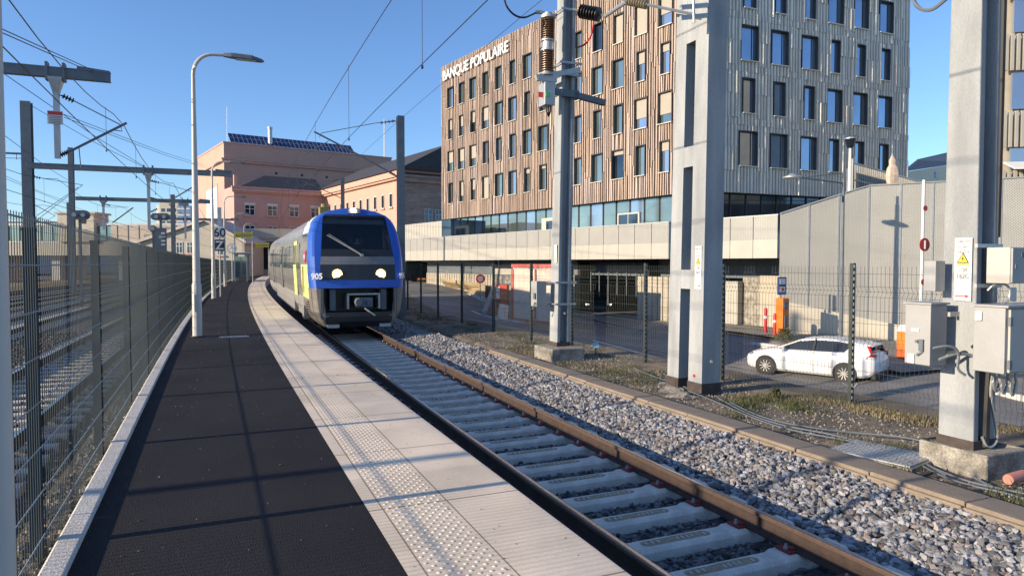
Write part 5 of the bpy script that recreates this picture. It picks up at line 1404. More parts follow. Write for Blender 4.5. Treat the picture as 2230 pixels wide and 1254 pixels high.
# hedge / dark shape and orange advert far right of the train
t = thing('advert_panel', 'small orange and blue advert panel seen between the fence posts right of the train', 'sign', dp(905, 592, 66), 0)
b = MB(); b.bbox(-1.1, 1.1, -.05, .05, -1.1, 1.1); b.build('panel', M['navy'], t)
b = MB(); b.bbox(-.2, .95, -.07, -.051, -.7, .5); b.build('orange_area', mat('orange', (.75, .22, .02), .5), t)
t = thing('dark_van', 'dark van parked beneath the far end of the walkway', 'van', gp(935, 612, -.1) + Vector((0, -2, 0)), .4)
b = MB(); b.loft([[(x, -.95, .35), (x, .95, .35), (x, .98, 1.0), (x, .85, z), (x, -.85, z), (x, -.98, 1.0)] for x, z in ((-2.4, 1.3), (-2.2, 2.0), (1.2, 2.05), (1.7, 1.4), (2.4, 1.15))]); b.build('body', mat('dark_green_paint', (.012, .025, .025), .35), t, bevel=.05)
for x in (-1.5, 1.5):
    for y in (-.9, .9): b = MB(); b.lathe([(.34, -.1), (.34, .1)], (x, y, .34), (x, y + 1, .34), 14); b.build('wheel', M['black'], t)
# ------------------------------------------------------------------ the train
M['tblue'] = mat('train_blue', (.020, .085, .42), .28, var=.05, scale=1, spec=.6)
M['tgrey'] = mat('train_bumper_grey', (.30, .285, .27), .5, metal=.2, var=.12, scale=3)
M['tbump'] = mat('train_bumper_taupe', (.20, .18, .16), .45, metal=.2, var=.15, scale=3)
M['tlime'] = mat('train_lime', (.62, .70, .26), .35, var=.06)
M['twhite'] = mat('train_cream', (.68, .67, .60), .35, var=.05)
M['tside'] = mat('train_side', (.24, .235, .22), .25, metal=.3, var=.15, scale=.6)
M['tdark'] = mat('train_dark_panel', (.022, .024, .028), .35, var=.1)
M['tgrey2'] = mat('train_mid_grey', (.16, .165, .17), .35, var=.1)
M['lampglow'] = mat('lit_lamp', (1, .9, .6), .4, emit=((1., .80, .42), 14.))
M['lampring'] = mat('lit_lamp_reflector', (1, .8, .4), .4, emit=((1., .58, .14), 2.2))
M['glasscab'] = bpy.data.materials.new('cab_glass'); _m = M['glasscab']; _m.use_nodes = True
nN, nL, nB = nodes_of(_m); nN.remove(nB)
_t = nN.new('ShaderNodeBsdfTransparent'); _t.inputs[0].default_value = (.62, .68, .72, 1); _g = nN.new('ShaderNodeBsdfGlossy'); _g.inputs[0].default_value = (.9, .95, 1, 1); _g.inputs[1].default_value = .02
_f = nN.new('ShaderNodeFresnel'); _f.inputs[0].default_value = 1.55; _x = nN.new('ShaderNodeMixShader'); nL.new(_f.outputs[0], _x.inputs[0]); nL.new(_t.outputs[0], _x.inputs[1]); nL.new(_g.outputs[0], _x.inputs[2]); nL.new(_x.outputs[0], nN['Material Output'].inputs[0])
TS = 17.9; TP = PT(TS, 1.67 + .20, RT)
train = thing('railcar', 'blue and lime diesel railcar with its headlights on, coming along the platform', 'train', TP, AZ(TS + 9))
def yf(z): return float(np.interp(z, [.2, .5, 1.45, 2.35, 3.7, 3.95], [.10, 0, .02, .20, .85, 1.2]))
PROF = [(1.10, .28), (1.24, .45), (1.33, .73), (1.38, 1.1), (1.41, 1.45), (1.43, 1.69), (1.44, 2.0), (1.44, 2.16), (1.44, 2.4), (1.43, 2.62), (1.41, 2.9), (1.37, 3.15), (1.30, 3.38), (1.20, 3.56), (1.05, 3.70), (.80, 3.82), (.42, 3.91), (0, 3.94)]
ST = [(0, .885, 0), (.05, .93, .0), (.14, .965, .0), (.30, .985, .0), (.55, 1, 0), (.8, 1, 0), (1.05, 1, 0), (1.3, 1, 0), (1.6, 1, 0), (1.9, 1, 0), (2.2, 1, 0), (2.6, 1, 0), (3.0, 1, 0), (4.2, 1, 0), (9, 1, 0), (14, 1, 0), (20, 1, 0), (28.6, 1, 0)]
parts = {}
def pm(k):
    if k not in parts: parts[k] = MB()
    return parts[k]
def tpt(st, j, sg):
    y, sx, _ = ST[st]; x, z = PROF[j]; k = max(0, 1 - y / 3.0); zz = z
    return (sg * x * (sx if z > .5 else sx * .96), y + yf(z) * k, zz)
for st in range(len(ST) - 1):
    for j in range(len(PROF) - 1):
        y = (ST[st][0] + ST[st + 1][0]) / 2; z = (PROF[j][1] + PROF[j + 1][1]) / 2
        for sg in (-1, 1):
            q = [tpt(st, j, sg), tpt(st + 1, j, sg), tpt(st + 1, j + 1, sg), tpt(st, j + 1, sg)]
            if sg > 0: q = q[::-1]
            if z < 1.45 and y < 3.4 and not (y > .9 and z > 1.1): k = 'bumper_skirt'
            elif y < .55 or (z > 3.45 and y < .8): k = 'blue_nose'
            elif y < (3.4 if z < 2.16 else 2.9):
                k = 'lime_panel' if z < 2.16 else ('grey_side_panel' if z < 2.62 else ('cab_side_window' if z < 3.15 else ('cream_roof_corner' if z < 3.75 else 'roof_shell')))
            elif z > 3.4: k = 'roof_shell'
            elif z < 1.1: k = 'side_skirt'
            else: k = 'side_shell'
            pm(k).add(q, [(0, 1, 2, 3)])
tm = {'blue_nose': 'tblue', 'bumper_skirt': 'tbump', 'lime_panel': 'tlime', 'grey_side_panel': 'tgrey2', 'cab_side_window': 'glassb', 'cream_roof_corner': 'twhite', 'roof_shell': 'tside', 'side_skirt': 'tgrey', 'side_shell': 'tside'}
# front face
zl = [.28, .45, .60, .73, .95, 1.2, 1.45, 1.56, 1.69, 1.85, 2.0, 2.16, 2.28, 2.4, 2.5, 2.62, 2.9, 3.15, 3.38, 3.56, 3.64, 3.70, 3.82, 3.91, 3.94]
def wface(z):
    return float(np.interp(z, [p[1] for p in PROF], [p[0] for p in PROF])) * (.885 if z > .5 else .885 * .96)
def bin_(z): return float(np.interp(z, [.28, .73, 1.45, 1.69, 2.16, 3.68, 3.94], [.98, 1.0, 1.06, 1.12, 1.12, .96, .0])) if z < 3.9 else 0.
def fpt(x, z, off=0.):
    w_ = max(wface(z), .02); return (x, yf(z) - .10 * max(0, 1 - (x / max(w_, .3)) ** 2) * (1 if z > .4 else .3) - off, z)
def fcols(z):
    w_ = wface(z); b_ = min(bin_(z), w_ * .96)
    return [-w_, -(w_ + b_) / 2] + [-b_ + 2 * b_ * i / 8 for i in range(9)] + [(w_ + b_) / 2, w_]
for a, c in zip(zl, zl[1:]):
    ca, cc = fcols(a), fcols(c); z = (a + c) / 2
    for i in range(len(ca) - 1):
        inner = 2 <= i < 10
        if z > 3.70: k = 'blue_nose'
        elif not inner: k = 'blue_nose' if z > 1.45 else 'bumper_skirt'
        elif z > 3.64: k = 'windscreen_frame'
        elif z > 2.62: k = 'windscreen'
        elif z > 2.4: k = 'windscreen_frame'
        elif z > 2.16: k = 'grey_bonnet_strip'
        elif z > 1.69: k = 'headlamp_panel'
        elif z > 1.45: k = 'blue_nose'
        elif z > .73: k = None
        else: k = 'front_apron'
        if k: pm(k).add([fpt(ca[i], a), fpt(ca[i + 1], a), fpt(cc[i + 1], c), fpt(cc[i], c)], [(0, 1, 2, 3)])
tm.update({'windscreen': 'glasscab', 'windscreen_frame': 'tdark', 'grey_bonnet_strip': 'tgrey2', 'headlamp_panel': 'tdark', 'front_apron': 'tdark'})
for k, b in parts.items(): b.build(k, M[tm[k]], train, smooth=True)
# recess with the coupler
b = MB(); b.bbox(-1.04, 1.04, .75, .8, .70, 1.46); b.bbox(-1.06, -1.03, -.02, .8, .72, 1.46); b.bbox(1.03, 1.06, -.02, .8, .72, 1.46); b.bbox(-1.04, 1.04, .0, .8, .70, .725); b.bbox(-1.04, 1.04, 0.03, .8, 1.45, 1.47)
b.build('coupler_recess', M['tdark'], train)
for xq in (-.85, .68): b = MB(); b.bbox(xq, xq + .17, .15, .7, .78, 1.42); b.build('recess_side_block', M['dsteel'], train)
b = MB(); b.bbox(-.36, -.30, .02, .5, .82, 1.26); b.bbox(.58, .64, .02, .5, .82, 1.26); b.bbox(-.36, .64, .02, .5, 1.24, 1.29); cf = b.build('coupler_frame', M['steel'], train)
b = MB(); b.bbox(-.12, .40, -.02, .6, .88, 1.16); b.lathe([(.10, -.12), (.13, -.02), (.13, .2)], (-.02, 0, 1.03), (-.02, 1, 1.03), 14); b.lathe([(.05, -.10), (.08, 0)], (.26, 0, 1.0), (.26, 1, 1.0), 10); b.build('coupler', M['dsteel'], cf)
b = MB(); b.tube([(.15, -.05, .84), (.28, -.12, .74), (.45, -.15, .62)], .025, 6); b.build('coupling_hose', M['steel'], train)
for xq in (-.95, .6): b = MB(); b.bbox(xq, xq + .35, -.06, .1, .27, .36); b.build('rail_guard', M['steel'], train)
b = MB(); b.bbox(-1.0, 1.0, -.035, .02, .60, .64); b.build('apron_lip', M['dsteel'], train)
# lamps
for x in (-.64, .66):
    p = fpt(x, 1.87); b = MB(); b.lathe([(.15, -.012), (.15, 0), (.05, .03)], (p[0], p[1] - .002, p[2]), (p[0], 2, p[2]), 20); o = b.build('headlight', M['lampring'], train)
    b = MB(); b.lathe([(.085, -.03), (.085, -.013)], (p[0], p[1] - .002, p[2]), (p[0], 2, p[2]), 16); b.build('bulb', M['lampglow'], o)
p = fpt(0, 3.80); b = MB(); b.prism([(-.20, p[1] - .10, 3.74), (.20, p[1] - .10, 3.74), (.17, p[1] + .12, 3.91), (-.17, p[1] + .12, 3.91)], (0, -.02, .015)); o = b.build('roof_light', M['tgrey2'], train)
b = MB(); b.prism([(-.10, p[1] - .08, 3.78), (.05, p[1] - .08, 3.78), (.05, p[1] + .05, 3.88), (-.10, p[1] + .05, 3.88)], (0, -.035, .03)); b.build('bulb', M['lampglow'], o)
b = MB(); b.tube([fpt(-1.20, 1.45, .004), fpt(-.6, 1.45, .006), fpt(0, 1.45, .008), fpt(.6, 1.45, .006), fpt(1.20, 1.45, .004)], .008, 4); b.build('panel_seam', M['tdark'], train)
for xq in (-1.13, 1.13): b = MB(); b.tube([fpt(xq, z, .004) for z in (.5, .9, 1.2, 1.44)], .007, 4); b.build('panel_seam', M['tdark'], train)
# wiper
b = MB(); a = Vector(fpt(-.88, 3.05, .04)); c = Vector(fpt(.10, 2.44, .06)); b.tube([a, c], .016, 5); b.tube([a + Vector((.05, -.01, .03)), c + Vector((-.05, 0, .05))], .010, 5); b.lathe([(.05, -.02), (.05, .05)], c, c + Vector((0, -1, 0)), 10)
b.build('wiper', M['steel'], train)
# numbers
for x, rz_, tx in ((-1.235, -22, '905'), (1.335, 52, '905')):
    Mx = Matrix.Translation((x, -.01 if x < 0 else .12, 1.73)) @ Matrix.Rotation(R(rz_), 4, 'Z') @ Matrix.Shear('XZ', 4, (.0, .0)) 
    o = text(tx, .24, M['sign'], Mx, train, 'fleet_number', .004, .95, 'CENTER', bold=.006)
# cab
b = MB(); b.bbox(-1.2, 1.2, 2.5, 2.55, 1.5, 3.6); b.bbox(-1.15, 1.15, .5, 2.5, 1.5, 1.55); b.build('cab_wall', mat('cab_wall_grey', (.10, .11, .13), .8), train)
b = MB(); b.prism([(-1.1, .30, 2.35), (-1.1, .62, 2.60), (-1.1, 1.0, 2.60), (-1.1, 1.1, 2.2), (-1.1, .30, 2.2)], (2.2, 0, 0)); b.build('dashboard', mat('dash_grey', (.14, .16, .19), .7), train)
b = MB(); b.poly([(-1.13, .95, 2.65), (-1.17, 1.5, 2.65), (-1.12, 1.6, 3.2), (-1.06, 1.25, 3.2)]); b.prism([(1.10, .7, 2.64), (1.16, 1.5, 2.64), (1.10, 1.5, 3.25)], (-.03, 0, 0)); b.build('cab_side_daylight', M['twhite'], train)  # white panels standing in for daylight seen through the cab side windows
b = MB(); b.bbox(-.95, .95, .95, 1.0, 3.42, 3.56); b.build('sun_visor', M['tgrey2'], train)
b = MB(); b.bbox(-.02, .46, 1.95, 2.1, 2.0, 3.0); b.build('driver_seat', M['tdark'], train)
# side windows, doors, underframe
for sg in (-1, 1):
    for k, (y0, y1) in enumerate([(3.6, 4.5), (6.4, 8.2), (8.4, 10.4), (10.6, 12.4), (15.4, 17.4), (17.6, 19.6), (19.8, 21.6), (24, 26)]):
        b = MB(); b.prism([(sg * 1.452, y0, 2.0), (sg * 1.452, y1, 2.0), (sg * 1.425, y1, 2.88), (sg * 1.425, y0, 2.88)], (sg * .012, 0, 0)); b.build('side_window', M['glassg'], train)
    for y0 in (4.7, 13.2, 22.3):
        b = MB(); b.prism([(sg * 1.40, y0, 1.05), (sg * 1.40, y0 + 1.4, 1.05), (sg * 1.455, y0 + 1.4, 2.1), (sg * 1.455, y0, 2.1)], (sg * .012, 0, 0)); b.prism([(sg * 1.456, y0, 2.1), (sg * 1.456, y0 + 1.4, 2.1), (sg * 1.415, y0 + 1.4, 3.0), (sg * 1.415, y0, 3.0)], (sg * .012, 0, 0)); d_ = b.build('door', M['tlime' if y0 < 10 else 'tgrey2'], train)
        b = MB()
        for q in (.12, .78): b.prism([(sg * 1.462, y0 + q, 2.15), (sg * 1.462, y0 + q + .5, 2.15), (sg * 1.43, y0 + q + .5, 2.85), (sg * 1.43, y0 + q, 2.85)], (sg * .014, 0, 0))
        b.build('door_glass', M['glassd'], d_)
b = MB(); b.prism([(-1.455, 1.05, 2.22), (-1.455, 1.55, 2.22), (-1.449, 1.45, 2.58), (-1.449, .95, 2.58)], (-.014, 0, 0)); lg = b.build('operator_logo', mat('logo_magenta', (.70, .03, .10), .4), train)
text('SNCF', .17, M['sign'], mkM(Vector((-1.475, 1.48, 2.34)), Vector((0, -1, 0)), Vector((1, 0, 0))), lg, 'lettering', .003, .95, bold=.004)
b = MB()
for k in range(6): b.prism([(-1.40 + .005 * k, .95, .62 + .075 * k), (-1.40, 1.45, .62 + .075 * k), (-1.40, 1.45, .65 + .075 * k), (-1.40, .95, .65 + .075 * k)], (-.035, 0, 0))
b.build('vent_louvres', M['tdark'], train)
b = MB()
for k in range(5): b.prism([(-1.44, 2.0 + .07 * k, 1.25), (-1.44, 2.03 + .07 * k, 1.25), (-1.452, 2.03 + .07 * k, 2.1), (-1.452, 2.0 + .07 * k, 2.1)], (-.012, 0, 0))
b.build('livery_stripes', mat('stripe_ochre', (.42, .30, .10), .4), train)
b = MB(); b.bbox(-1.05, 1.05, 3.0, 6.0, .28, 1.0)
for y in (3.4, 5.6, 23, 25):
    for x in (-.72, .72): b.lathe([(.42, -.06), (.42, .06)], (x, y, .42), (x + 1, y, .42), 18)
b.build('bogie', M['tdark'], train)
b = MB(); b.bbox(-1.3, -1.0, 3.1, 5.8, .42, .78); b.bbox(-1.38, -1.2, 2.7, 3.3, .35, .8); b.bbox(-1.35, -1.0, 7, 20, .35, .95); b.bbox(1.0, 1.35, 7, 20, .35, .95); b.build('underframe_box', M['tgrey'], train)
b = MB(); b.bbox(-.95, -.7, 1.6, 2.1, 3.68, 3.98); b.lathe([(.09, 0), (.09, .2)], (-.8, 1.9, 3.9), (-.8, 1.9, 5), 8); b.build('roof_horn', mat('brass_horn', (.30, .22, .06), .5, metal=.4), train)
b = MB(); b.bbox(-.6, .6, 9, 13, 3.80, 3.97); b.build('roof_unit', M['tgrey'], train)
# ------------------------------------------------------------------ people
def skin_fig(name, label, joints, edges, radii, m, loc, rz, parent=None, hair=None, clothes=None):
    me = bpy.data.meshes.new(name); me.from_pydata(joints, edges, []); o = bpy.data.objects.new(name, me); COL.objects.link(o)
    o.modifiers.new('skin', 'SKIN'); 
    for i, r in enumerate(radii): me.skin_vertices[0].data[i].radius = (r, r)
    me.skin_vertices[0].data[0].use_root = True
    s_ = o.modifiers.new('sub', 'SUBSURF'); s_.levels = 2; s_.render_levels = 2
    dg = bpy.context.evaluated_depsgraph_get(); m2 = bpy.data.meshes.new_from_object(o.evaluated_get(dg)); bpy.data.objects.remove(o)
    m2.materials.clear(); 
    for x in (m if isinstance(m, list) else [m]): m2.materials.append(x)
    m2.shade_smooth(); o = bpy.data.objects.new(name, m2); COL.objects.link(o); o.location = loc; o.rotation_euler = (0, 0, rz)
    return o
M['skin'] = mat('skin', (.42, .24, .17), .6, var=.05); M['cloth'] = mat('dark_red_shirt', (.12, .04, .035), .8); M['hair'] = mat('dark_hair', (.03, .02, .015), .7)
# driver, seated, hands on the desk; local -y looks out of the windscreen
J = [(0, 0, 0), (0, 0, .22), (0, .01, .46), (0, 0, .56), (0, -.01, .64), (0, -.02, .76),
     (-.19, 0, .46), (-.25, -.10, .22), (-.17, -.36, .13), (-.15, -.44, .13),
     (.19, 0, .46), (.25, -.10, .22), (.17, -.36, .13), (.15, -.44, .13),
     (-.10, -.05, -.02), (-.14, -.45, 0), (-.14, -.50, -.42), (.10, -.05, -.02), (.14, -.45, 0), (.14, -.50, -.42)]
E = [(0, 1), (1, 2), (2, 3), (3, 4), (4, 5), (2, 6), (6, 7), (7, 8), (8, 9), (2, 10), (10, 11), (11, 12), (12, 13), (0, 14), (14, 15), (15, 16), (0, 17), (17, 18), (18, 19)]
rr = [.15, .15, .13, .06, .085, .085, .07, .05, .038, .04, .07, .05, .038, .04, .09, .075, .05, .09, .075, .05]
fig = skin_fig('person', '', J, E, rr, [M['skin'], M['cloth']], TP + Matrix.Rotation(AZ(TS + 9), 3, 'Z') @ Vector((.22, 1.72, 2.30)), AZ(TS + 9))
for p in fig.data.polygons:
    z = p.center.z
    if z < .52 and not (p.center.y < -.34 and z > .05): p.material_index = 1
tag(fig, 'driver seated behind the windscreen of the blue railcar, in a dark red shirt', 'person')
def head_bits(o, c, fy=-1):
    b = MB(); b.lathe([(.02, -.12), (.088, -.06), (.102, .0), (.09, .05), (.05, .09), (.01, .105)], (c[0], c[1] + .012, c[2] + .03), (c[0], c[1] + .012, c[2] + 1), 14); b.build('hair', M['hair'], o, smooth=True)
    b = MB(); iv, jf = ico()
    for x in (-.032, .032): b.add([Vector((c[0] + x, c[1] - .093, c[2] + .0)) + p * .011 for p in iv], jf)
    b.build('eyes', M['dark'], o)
    b = MB(); b.prism([(c[0] - .015, c[1] - .088, c[2] - .04), (c[0] + .015, c[1] - .088, c[2] - .04), (c[0], c[1] - .09, c[2] + .01)], (0, -.022, 0)); b.build('nose', M['skin'], o)
    b = MB(); b.box((c[0], c[1] - .088, c[2] - .062), (.05, .012, .010)); b.build('mouth', M['redclip'], o)
head_bits(fig, (0, -.015, .72))
# ------------------------------------------------------------------ white car
M['cwhite'] = mat('car_white', (.72, .73, .74), .2, var=.02, spec=.7)
M['cglass'] = glassm('car_glass', (.05, .06, .07), .05, metal=.4, var=.3, scale=1)
M['carlamp'] = mat('car_lamp', (1, .9, .7), .4, emit=((1., .85, .6), 1.6))
M['rim'] = mat('alloy', (.45, .45, .46), .35, metal=.7)
M['tail'] = mat('tail_light', (.55, .02, .02), .25)
def make_car(label, loc, rz, sc_=1., paint='cwhite', lights=False, cat='car'):
    t = thing('parked_car', label, cat, loc, rz); t.scale = (sc_,) * 3
    S = [(2.20, .50, .36, .55, .60), (2.14, .70, .24, .64, .68), (1.95, .82, .20, .74, .79), (1.5, .88, .18, .84, .90), (1.0, .90, .18, .93, 1.0), (.5, .90, .18, .95, 1.0), (-.4, .90, .18, .97, 1.02), (-1.2, .905, .18, 1.0, 1.05), (-1.7, .89, .20, 1.02, 1.07), (-2.0, .85, .26, 1.0, 1.05), (-2.14, .79, .34, .90, .96), (-2.20, .70, .42, .78, .82)]
    b = MB(); rings = []
    for x, w_, zb, zs, zt_ in S:
        h = [(w_ * .86, zb), (w_ * .97, zb + .08), (w_, (zb + zs) / 2 + .02), (w_ * .985, zs - .07), (w_ * .93, zs), (w_ * .80, zt_ - .015), (w_ * .4, zt_ + .01)]
        rings.append([(x, y, z) for y, z in h] + [(x, -y, z) for y, z in h[::-1]])
    b.loft(rings); b.build('body', M[paint], t, smooth=True)
    G = [(1.02, .74, .97, .70, .98), (.55, .76, .97, .62, 1.20), (.20, .77, .97, .59, 1.34), (-.3, .78, .98, .58, 1.41), (-.9, .78, 1.0, .57, 1.41), (-1.45, .77, 1.02, .55, 1.35), (-1.85, .75, 1.02, .52, 1.26), (-2.06, .71, 1.0, .62, 1.02)]
    b = MB(); rings = []
    for x, wb__, zb, wr_, zr_ in G:
        h = [(wb__ + .04, zb - .04), (wb__, zb + .02), (wr_ + .03, zr_ - .05), (wr_ * .6, zr_), ]
        rings.append([(x, y, z) for y, z in h] + [(x, -y, z) for y, z in h[::-1]])
    b.loft(rings); b.build('windows', M['cglass'], t, smooth=True)
    b = MB(); rings = []
    for x, wb__, zb, wr_, zr_ in G[2:7]:
        rings.append([(x, wr_ + .035, zr_ - .055), (x, wr_ + .03, zr_ - .03), (x, wr_ * .6, zr_ + .014), (x, -wr_ * .6, zr_ + .014), (x, -wr_ - .03, zr_ - .03), (x, -wr_ - .035, zr_ - .055)])
    x0 = rings[-1]; b.loft(rings); b.box((-1.93, 0, 1.275), (.26, 1.08, .03), ry=R(-12)); b.build('roof', M[paint], t, smooth=True)
    b = MB()
    for sg in (-1, 1):
        b.prism([(-1.25, sg * .795, 1.0), (-2.06, sg * .77, 1.0), (-1.88, sg * .58, 1.27), (-1.52, sg * .60, 1.33)][::sg], (0, sg * .012, .006))
        b.beam((1.0, sg * .745, .98), (.18, sg * .60, 1.33), .05, .04)
    b.build('pillars', M[paint], t)
    b = MB()
    for sg in (-1, 1): b.beam((-.25, sg * .80, 1.0), (-.28, sg * .61, 1.40), .07, .03)
    b.build('door_pillar', M['black'], t)
    for sg in (-1, 1):
        for x in (1.36, -1.30):
            b = MB(); b.lathe([(.375, 0), (.375, .02)], (x, sg * .895, .33), (x, sg * 2, .33), 22); o = b.build('wheel_arch', M['black'], t)
            b = MB(); b.lathe([(.20, -.18), (.325, -.16), (.33, .02), (.31, .035), (.225, .035)], (x, sg * .90, .33), (x, sg * 2, .33), 24); w2 = b.build('wheel', M['black'], t, smooth=True)
            b = MB()
            for k in range(10):
                a = 2 * math.pi * k / 10; b.beam((x, sg * .942, .33), (x + .205 * math.cos(a), sg * .945, .33 + .205 * math.sin(a)), .028, .02, (0, 1, 0))
            b.lathe([(.05, 0), (.05, .05)], (x, sg * .92, .33), (x, sg * 2, .33), 10); b.build('rim', M['rim'], w2)
    b = MB(); b.box((-2.14, 0, .30), (.14, 1.44, .22)); b.build('rear_diffuser', M['black'], t, bevel=.02)
    b = MB(); b.box((-2.215, 0, .62), (.02, .52, .11)); b.build('licence_plate', M['white'], t)
    for sg in (-1, 1):
        b = MB(); b.prism([(-2.08, sg * .80, .98), (-2.20, sg * .60, .98), (-2.16, sg * .62, .80), (-1.95, sg * .86, .86)], (0, sg * .02, .04)); b.build('tail_light', M['tail'], t, bevel=.01)
        b = MB(); b.prism([(-1.98, sg * .60, 1.24), (-2.08, sg * .68, 1.0), (-2.02, sg * .74, 1.0), (-1.90, sg * .60, 1.26)], (-.02, sg * .02, 0)); b.build('upper_tail_light', M['tail'], t)
        b = MB(); b.box((-2.19, sg * .62, .46), (.02, .22, .05)); b.build('rear_reflector', M['tail'], t)
        b = MB(); b.box((.72, sg * .97, 1.0), (.12, .16, .12)); b.build('wing_mirror', M[paint], t, bevel=.03)
        b = MB(); b.prism([(2.12, sg * .55, .62), (2.0, sg * .80, .66), (1.85, sg * .84, .74), (2.05, sg * .60, .72)], (.02, 0, .02)); b.build('headlight', M['carlamp'] if lights else M['glassd'], t)
    for sg in (-1, 1):
        b = MB()
        for x in (.78, -.28): b.box((x, sg * .901, .62), (.012, .012, .66))
        b.box((.1, sg * .906, .83), (.16, .02, .025)); b.box((-.75, sg * .908, .86), (.16, .02, .025)); b.build('door_seams', M['dsteel'], t)
    return t
wr_, wf_ = gp(1807, 833, -2.33), gp(1652, 815, -2.33)
hd = (wf_ - wr_).normalized(); nl = Vector((hd.y, -hd.x, 0)); az = math.atan2(hd.y, hd.x)
cc = (wr_ + wf_) / 2 + nl * .82 + Vector((.42, 0, 0)); make_car('white hatchback parked behind the street side fence', Vector((cc.x, cc.y, roadz(SO(cc)[0]))), az, 1.)
c_ = dp(1306, 655, 46); make_car('dark car with lit headlights coming out of the garage entrance', Vector((c_.x, c_.y, EYE - 3.35)), math.atan2(-.9, -.15), 1., 'tdark', True)
# ------------------------------------------------------------------ things fixed on the masts
R3 = mast3
def onmast(name, label, cat, x0, x1, y0, y1, z0, z1, m='steel', bevel=.008):
    a = R3.rotation_euler.z; c = Vector(((x0 + x1) / 2, (y0 + y1) / 2, z0)); w = R3.location + Matrix.Rotation(a, 3, 'Z') @ c
    t = thing(name, label, cat, w, a); hx, hy, hz = (x1 - x0) / 2, (y1 - y0) / 2, z1 - z0
    b = MB(); b.bbox(-hx, hx, -hy, hy, 0, hz); b.build('case', M[m], t, bevel=bevel); return t, hx, hy, hz
M['cab1'] = mat('cabinet_grey', (.33, .33, .325), .55, metal=.15, var=.08, scale=4, fine=.04)
M['cab2'] = mat('cabinet_beige', (.44, .415, .37), .5, var=.06, scale=3)
t, hx, hy, hz = onmast('electrical_cabinet', 'grey metal cabinet strapped to the left face of the large right mast', 'electrical cabinet', -.42, -.15, .22, .52, .89, 1.56, 'cab1')
b = MB(); b.bbox(-hx - .02, hx + .02, -hy - .02, hy + .02, hz, hz + .02); b.build('lid', M['cab1'], t)
b = MB(); b.box((-hx - .012, -.06, .22), (.03, .05, .13)); b.box((-hx - .02, -.02, .26), (.05, .03, .03)); b.build('padlock', M['dsteel'], t)
b = MB(); b.box((-hx - .006, .02, .38), (.01, .09, .03)); b.box((-hx - .01, .06, .06), (.02, .08, .10)); b.build('label_plates', M['white'], t)
b = MB(); b.beam((hx, -hy - .02, .56), (hx + .56, -hy - .22 + .2, .56), .03, .05); b.beam((hx, -hy, .12), (hx + .2, -hy, .12), .03, .05); b.build('strap', M['steel'], t)
t, hx, hy, hz = onmast('electrical_cabinet', 'wide beige metal cabinet with a warning triangle on the front of the large mast', 'electrical cabinet', -.20, .62, -.42, -.10, .88, 1.56, 'cab1')
b = MB(); b.bbox(-hx + .045, hx + .01, -hy - .025, -hy - .001, .015, hz - .02); dr = b.build('door', M['cab2'], t, bevel=.006)
b = MB(); b.bbox(-hx - .02, hx + .03, -hy - .04, hy + .02, hz + .001, hz + .022); b.build('lid', M['cab1'], t)
b = MB()
for z in (.10, .54): b.box((-hx + .035, -hy - .03, z), (.035, .03, .09))
b.build('hinge', M['dsteel'], t)
b = MB(); b.box((.26, -hy - .028, .50), (.22, .006, .12)); b.build('notice', M['steel'], dr)
def tri(b, cx, y, cz, s, thick=.003): b.prism([(cx - s / 2, y, cz), (cx + s / 2, y, cz), (cx, y, cz + s * .87)], (0, -thick, 0))
b = MB(); tri(b, .13, -hy - .0255, .26, .12); tk = b.build('warning_triangle', M['dark'], dr)
b = MB(); tri(b, .13, -hy - .0287, .268, .10); b.build('yellow_field', M['yellow'], tk)
b = MB(); b.prism([(.135, 0, .335), (.118, 0, .30), (.13, 0, .30), (.122, 0, .272), (.145, 0, .31), (.132, 0, .31)], (0, -.003, 0)); o = b.build('bolt_symbol', M['dark'], tk); o.location = (0, -hy - .032, 0)
b = MB(); b.box((-hx - .012, .10, hz - .10), (.02, .07, .10)); b.build('vent_cap', M['white'], t, bevel=.01)
t, hx, hy, hz = onmast('junction_box', 'small cream and grey box high on the right side of the large mast', 'junction box', .02, .30, -.32, -.08, 1.80, 2.18, 'cab2')
b = MB(); b.bbox(-hx + .012, hx, -hy - .02, -hy - .001, .01, hz - .01); dr = b.build('door', M['cab1'], t)
b = MB(); b.box((.06, -hy - .024, .30), (.11, .006, .05)); b.box((-.08, -hy - .024, .18), (.02, .01, .045)); b.build('label_and_lock', M['dsteel'], dr)
for z in (-.03, hz + .02): b = MB(); b.beam((-hx - .14, .14, z), (hx, .14, z), .03, .04); b.build('bracket', M['steel'], t)
t, hx, hy, hz = onmast('junction_box', 'narrow grey box on the far left side of the large mast above the left cabinet', 'junction box', -.27, -.11, .28, .42, 1.70, 2.04, 'cab1')
t, hx, hy, hz = onmast('small_plate', 'small square grey plate under the upper box on the large mast', 'plate', .30, .42, -.16, -.14, 1.60, 1.75, 'steel')
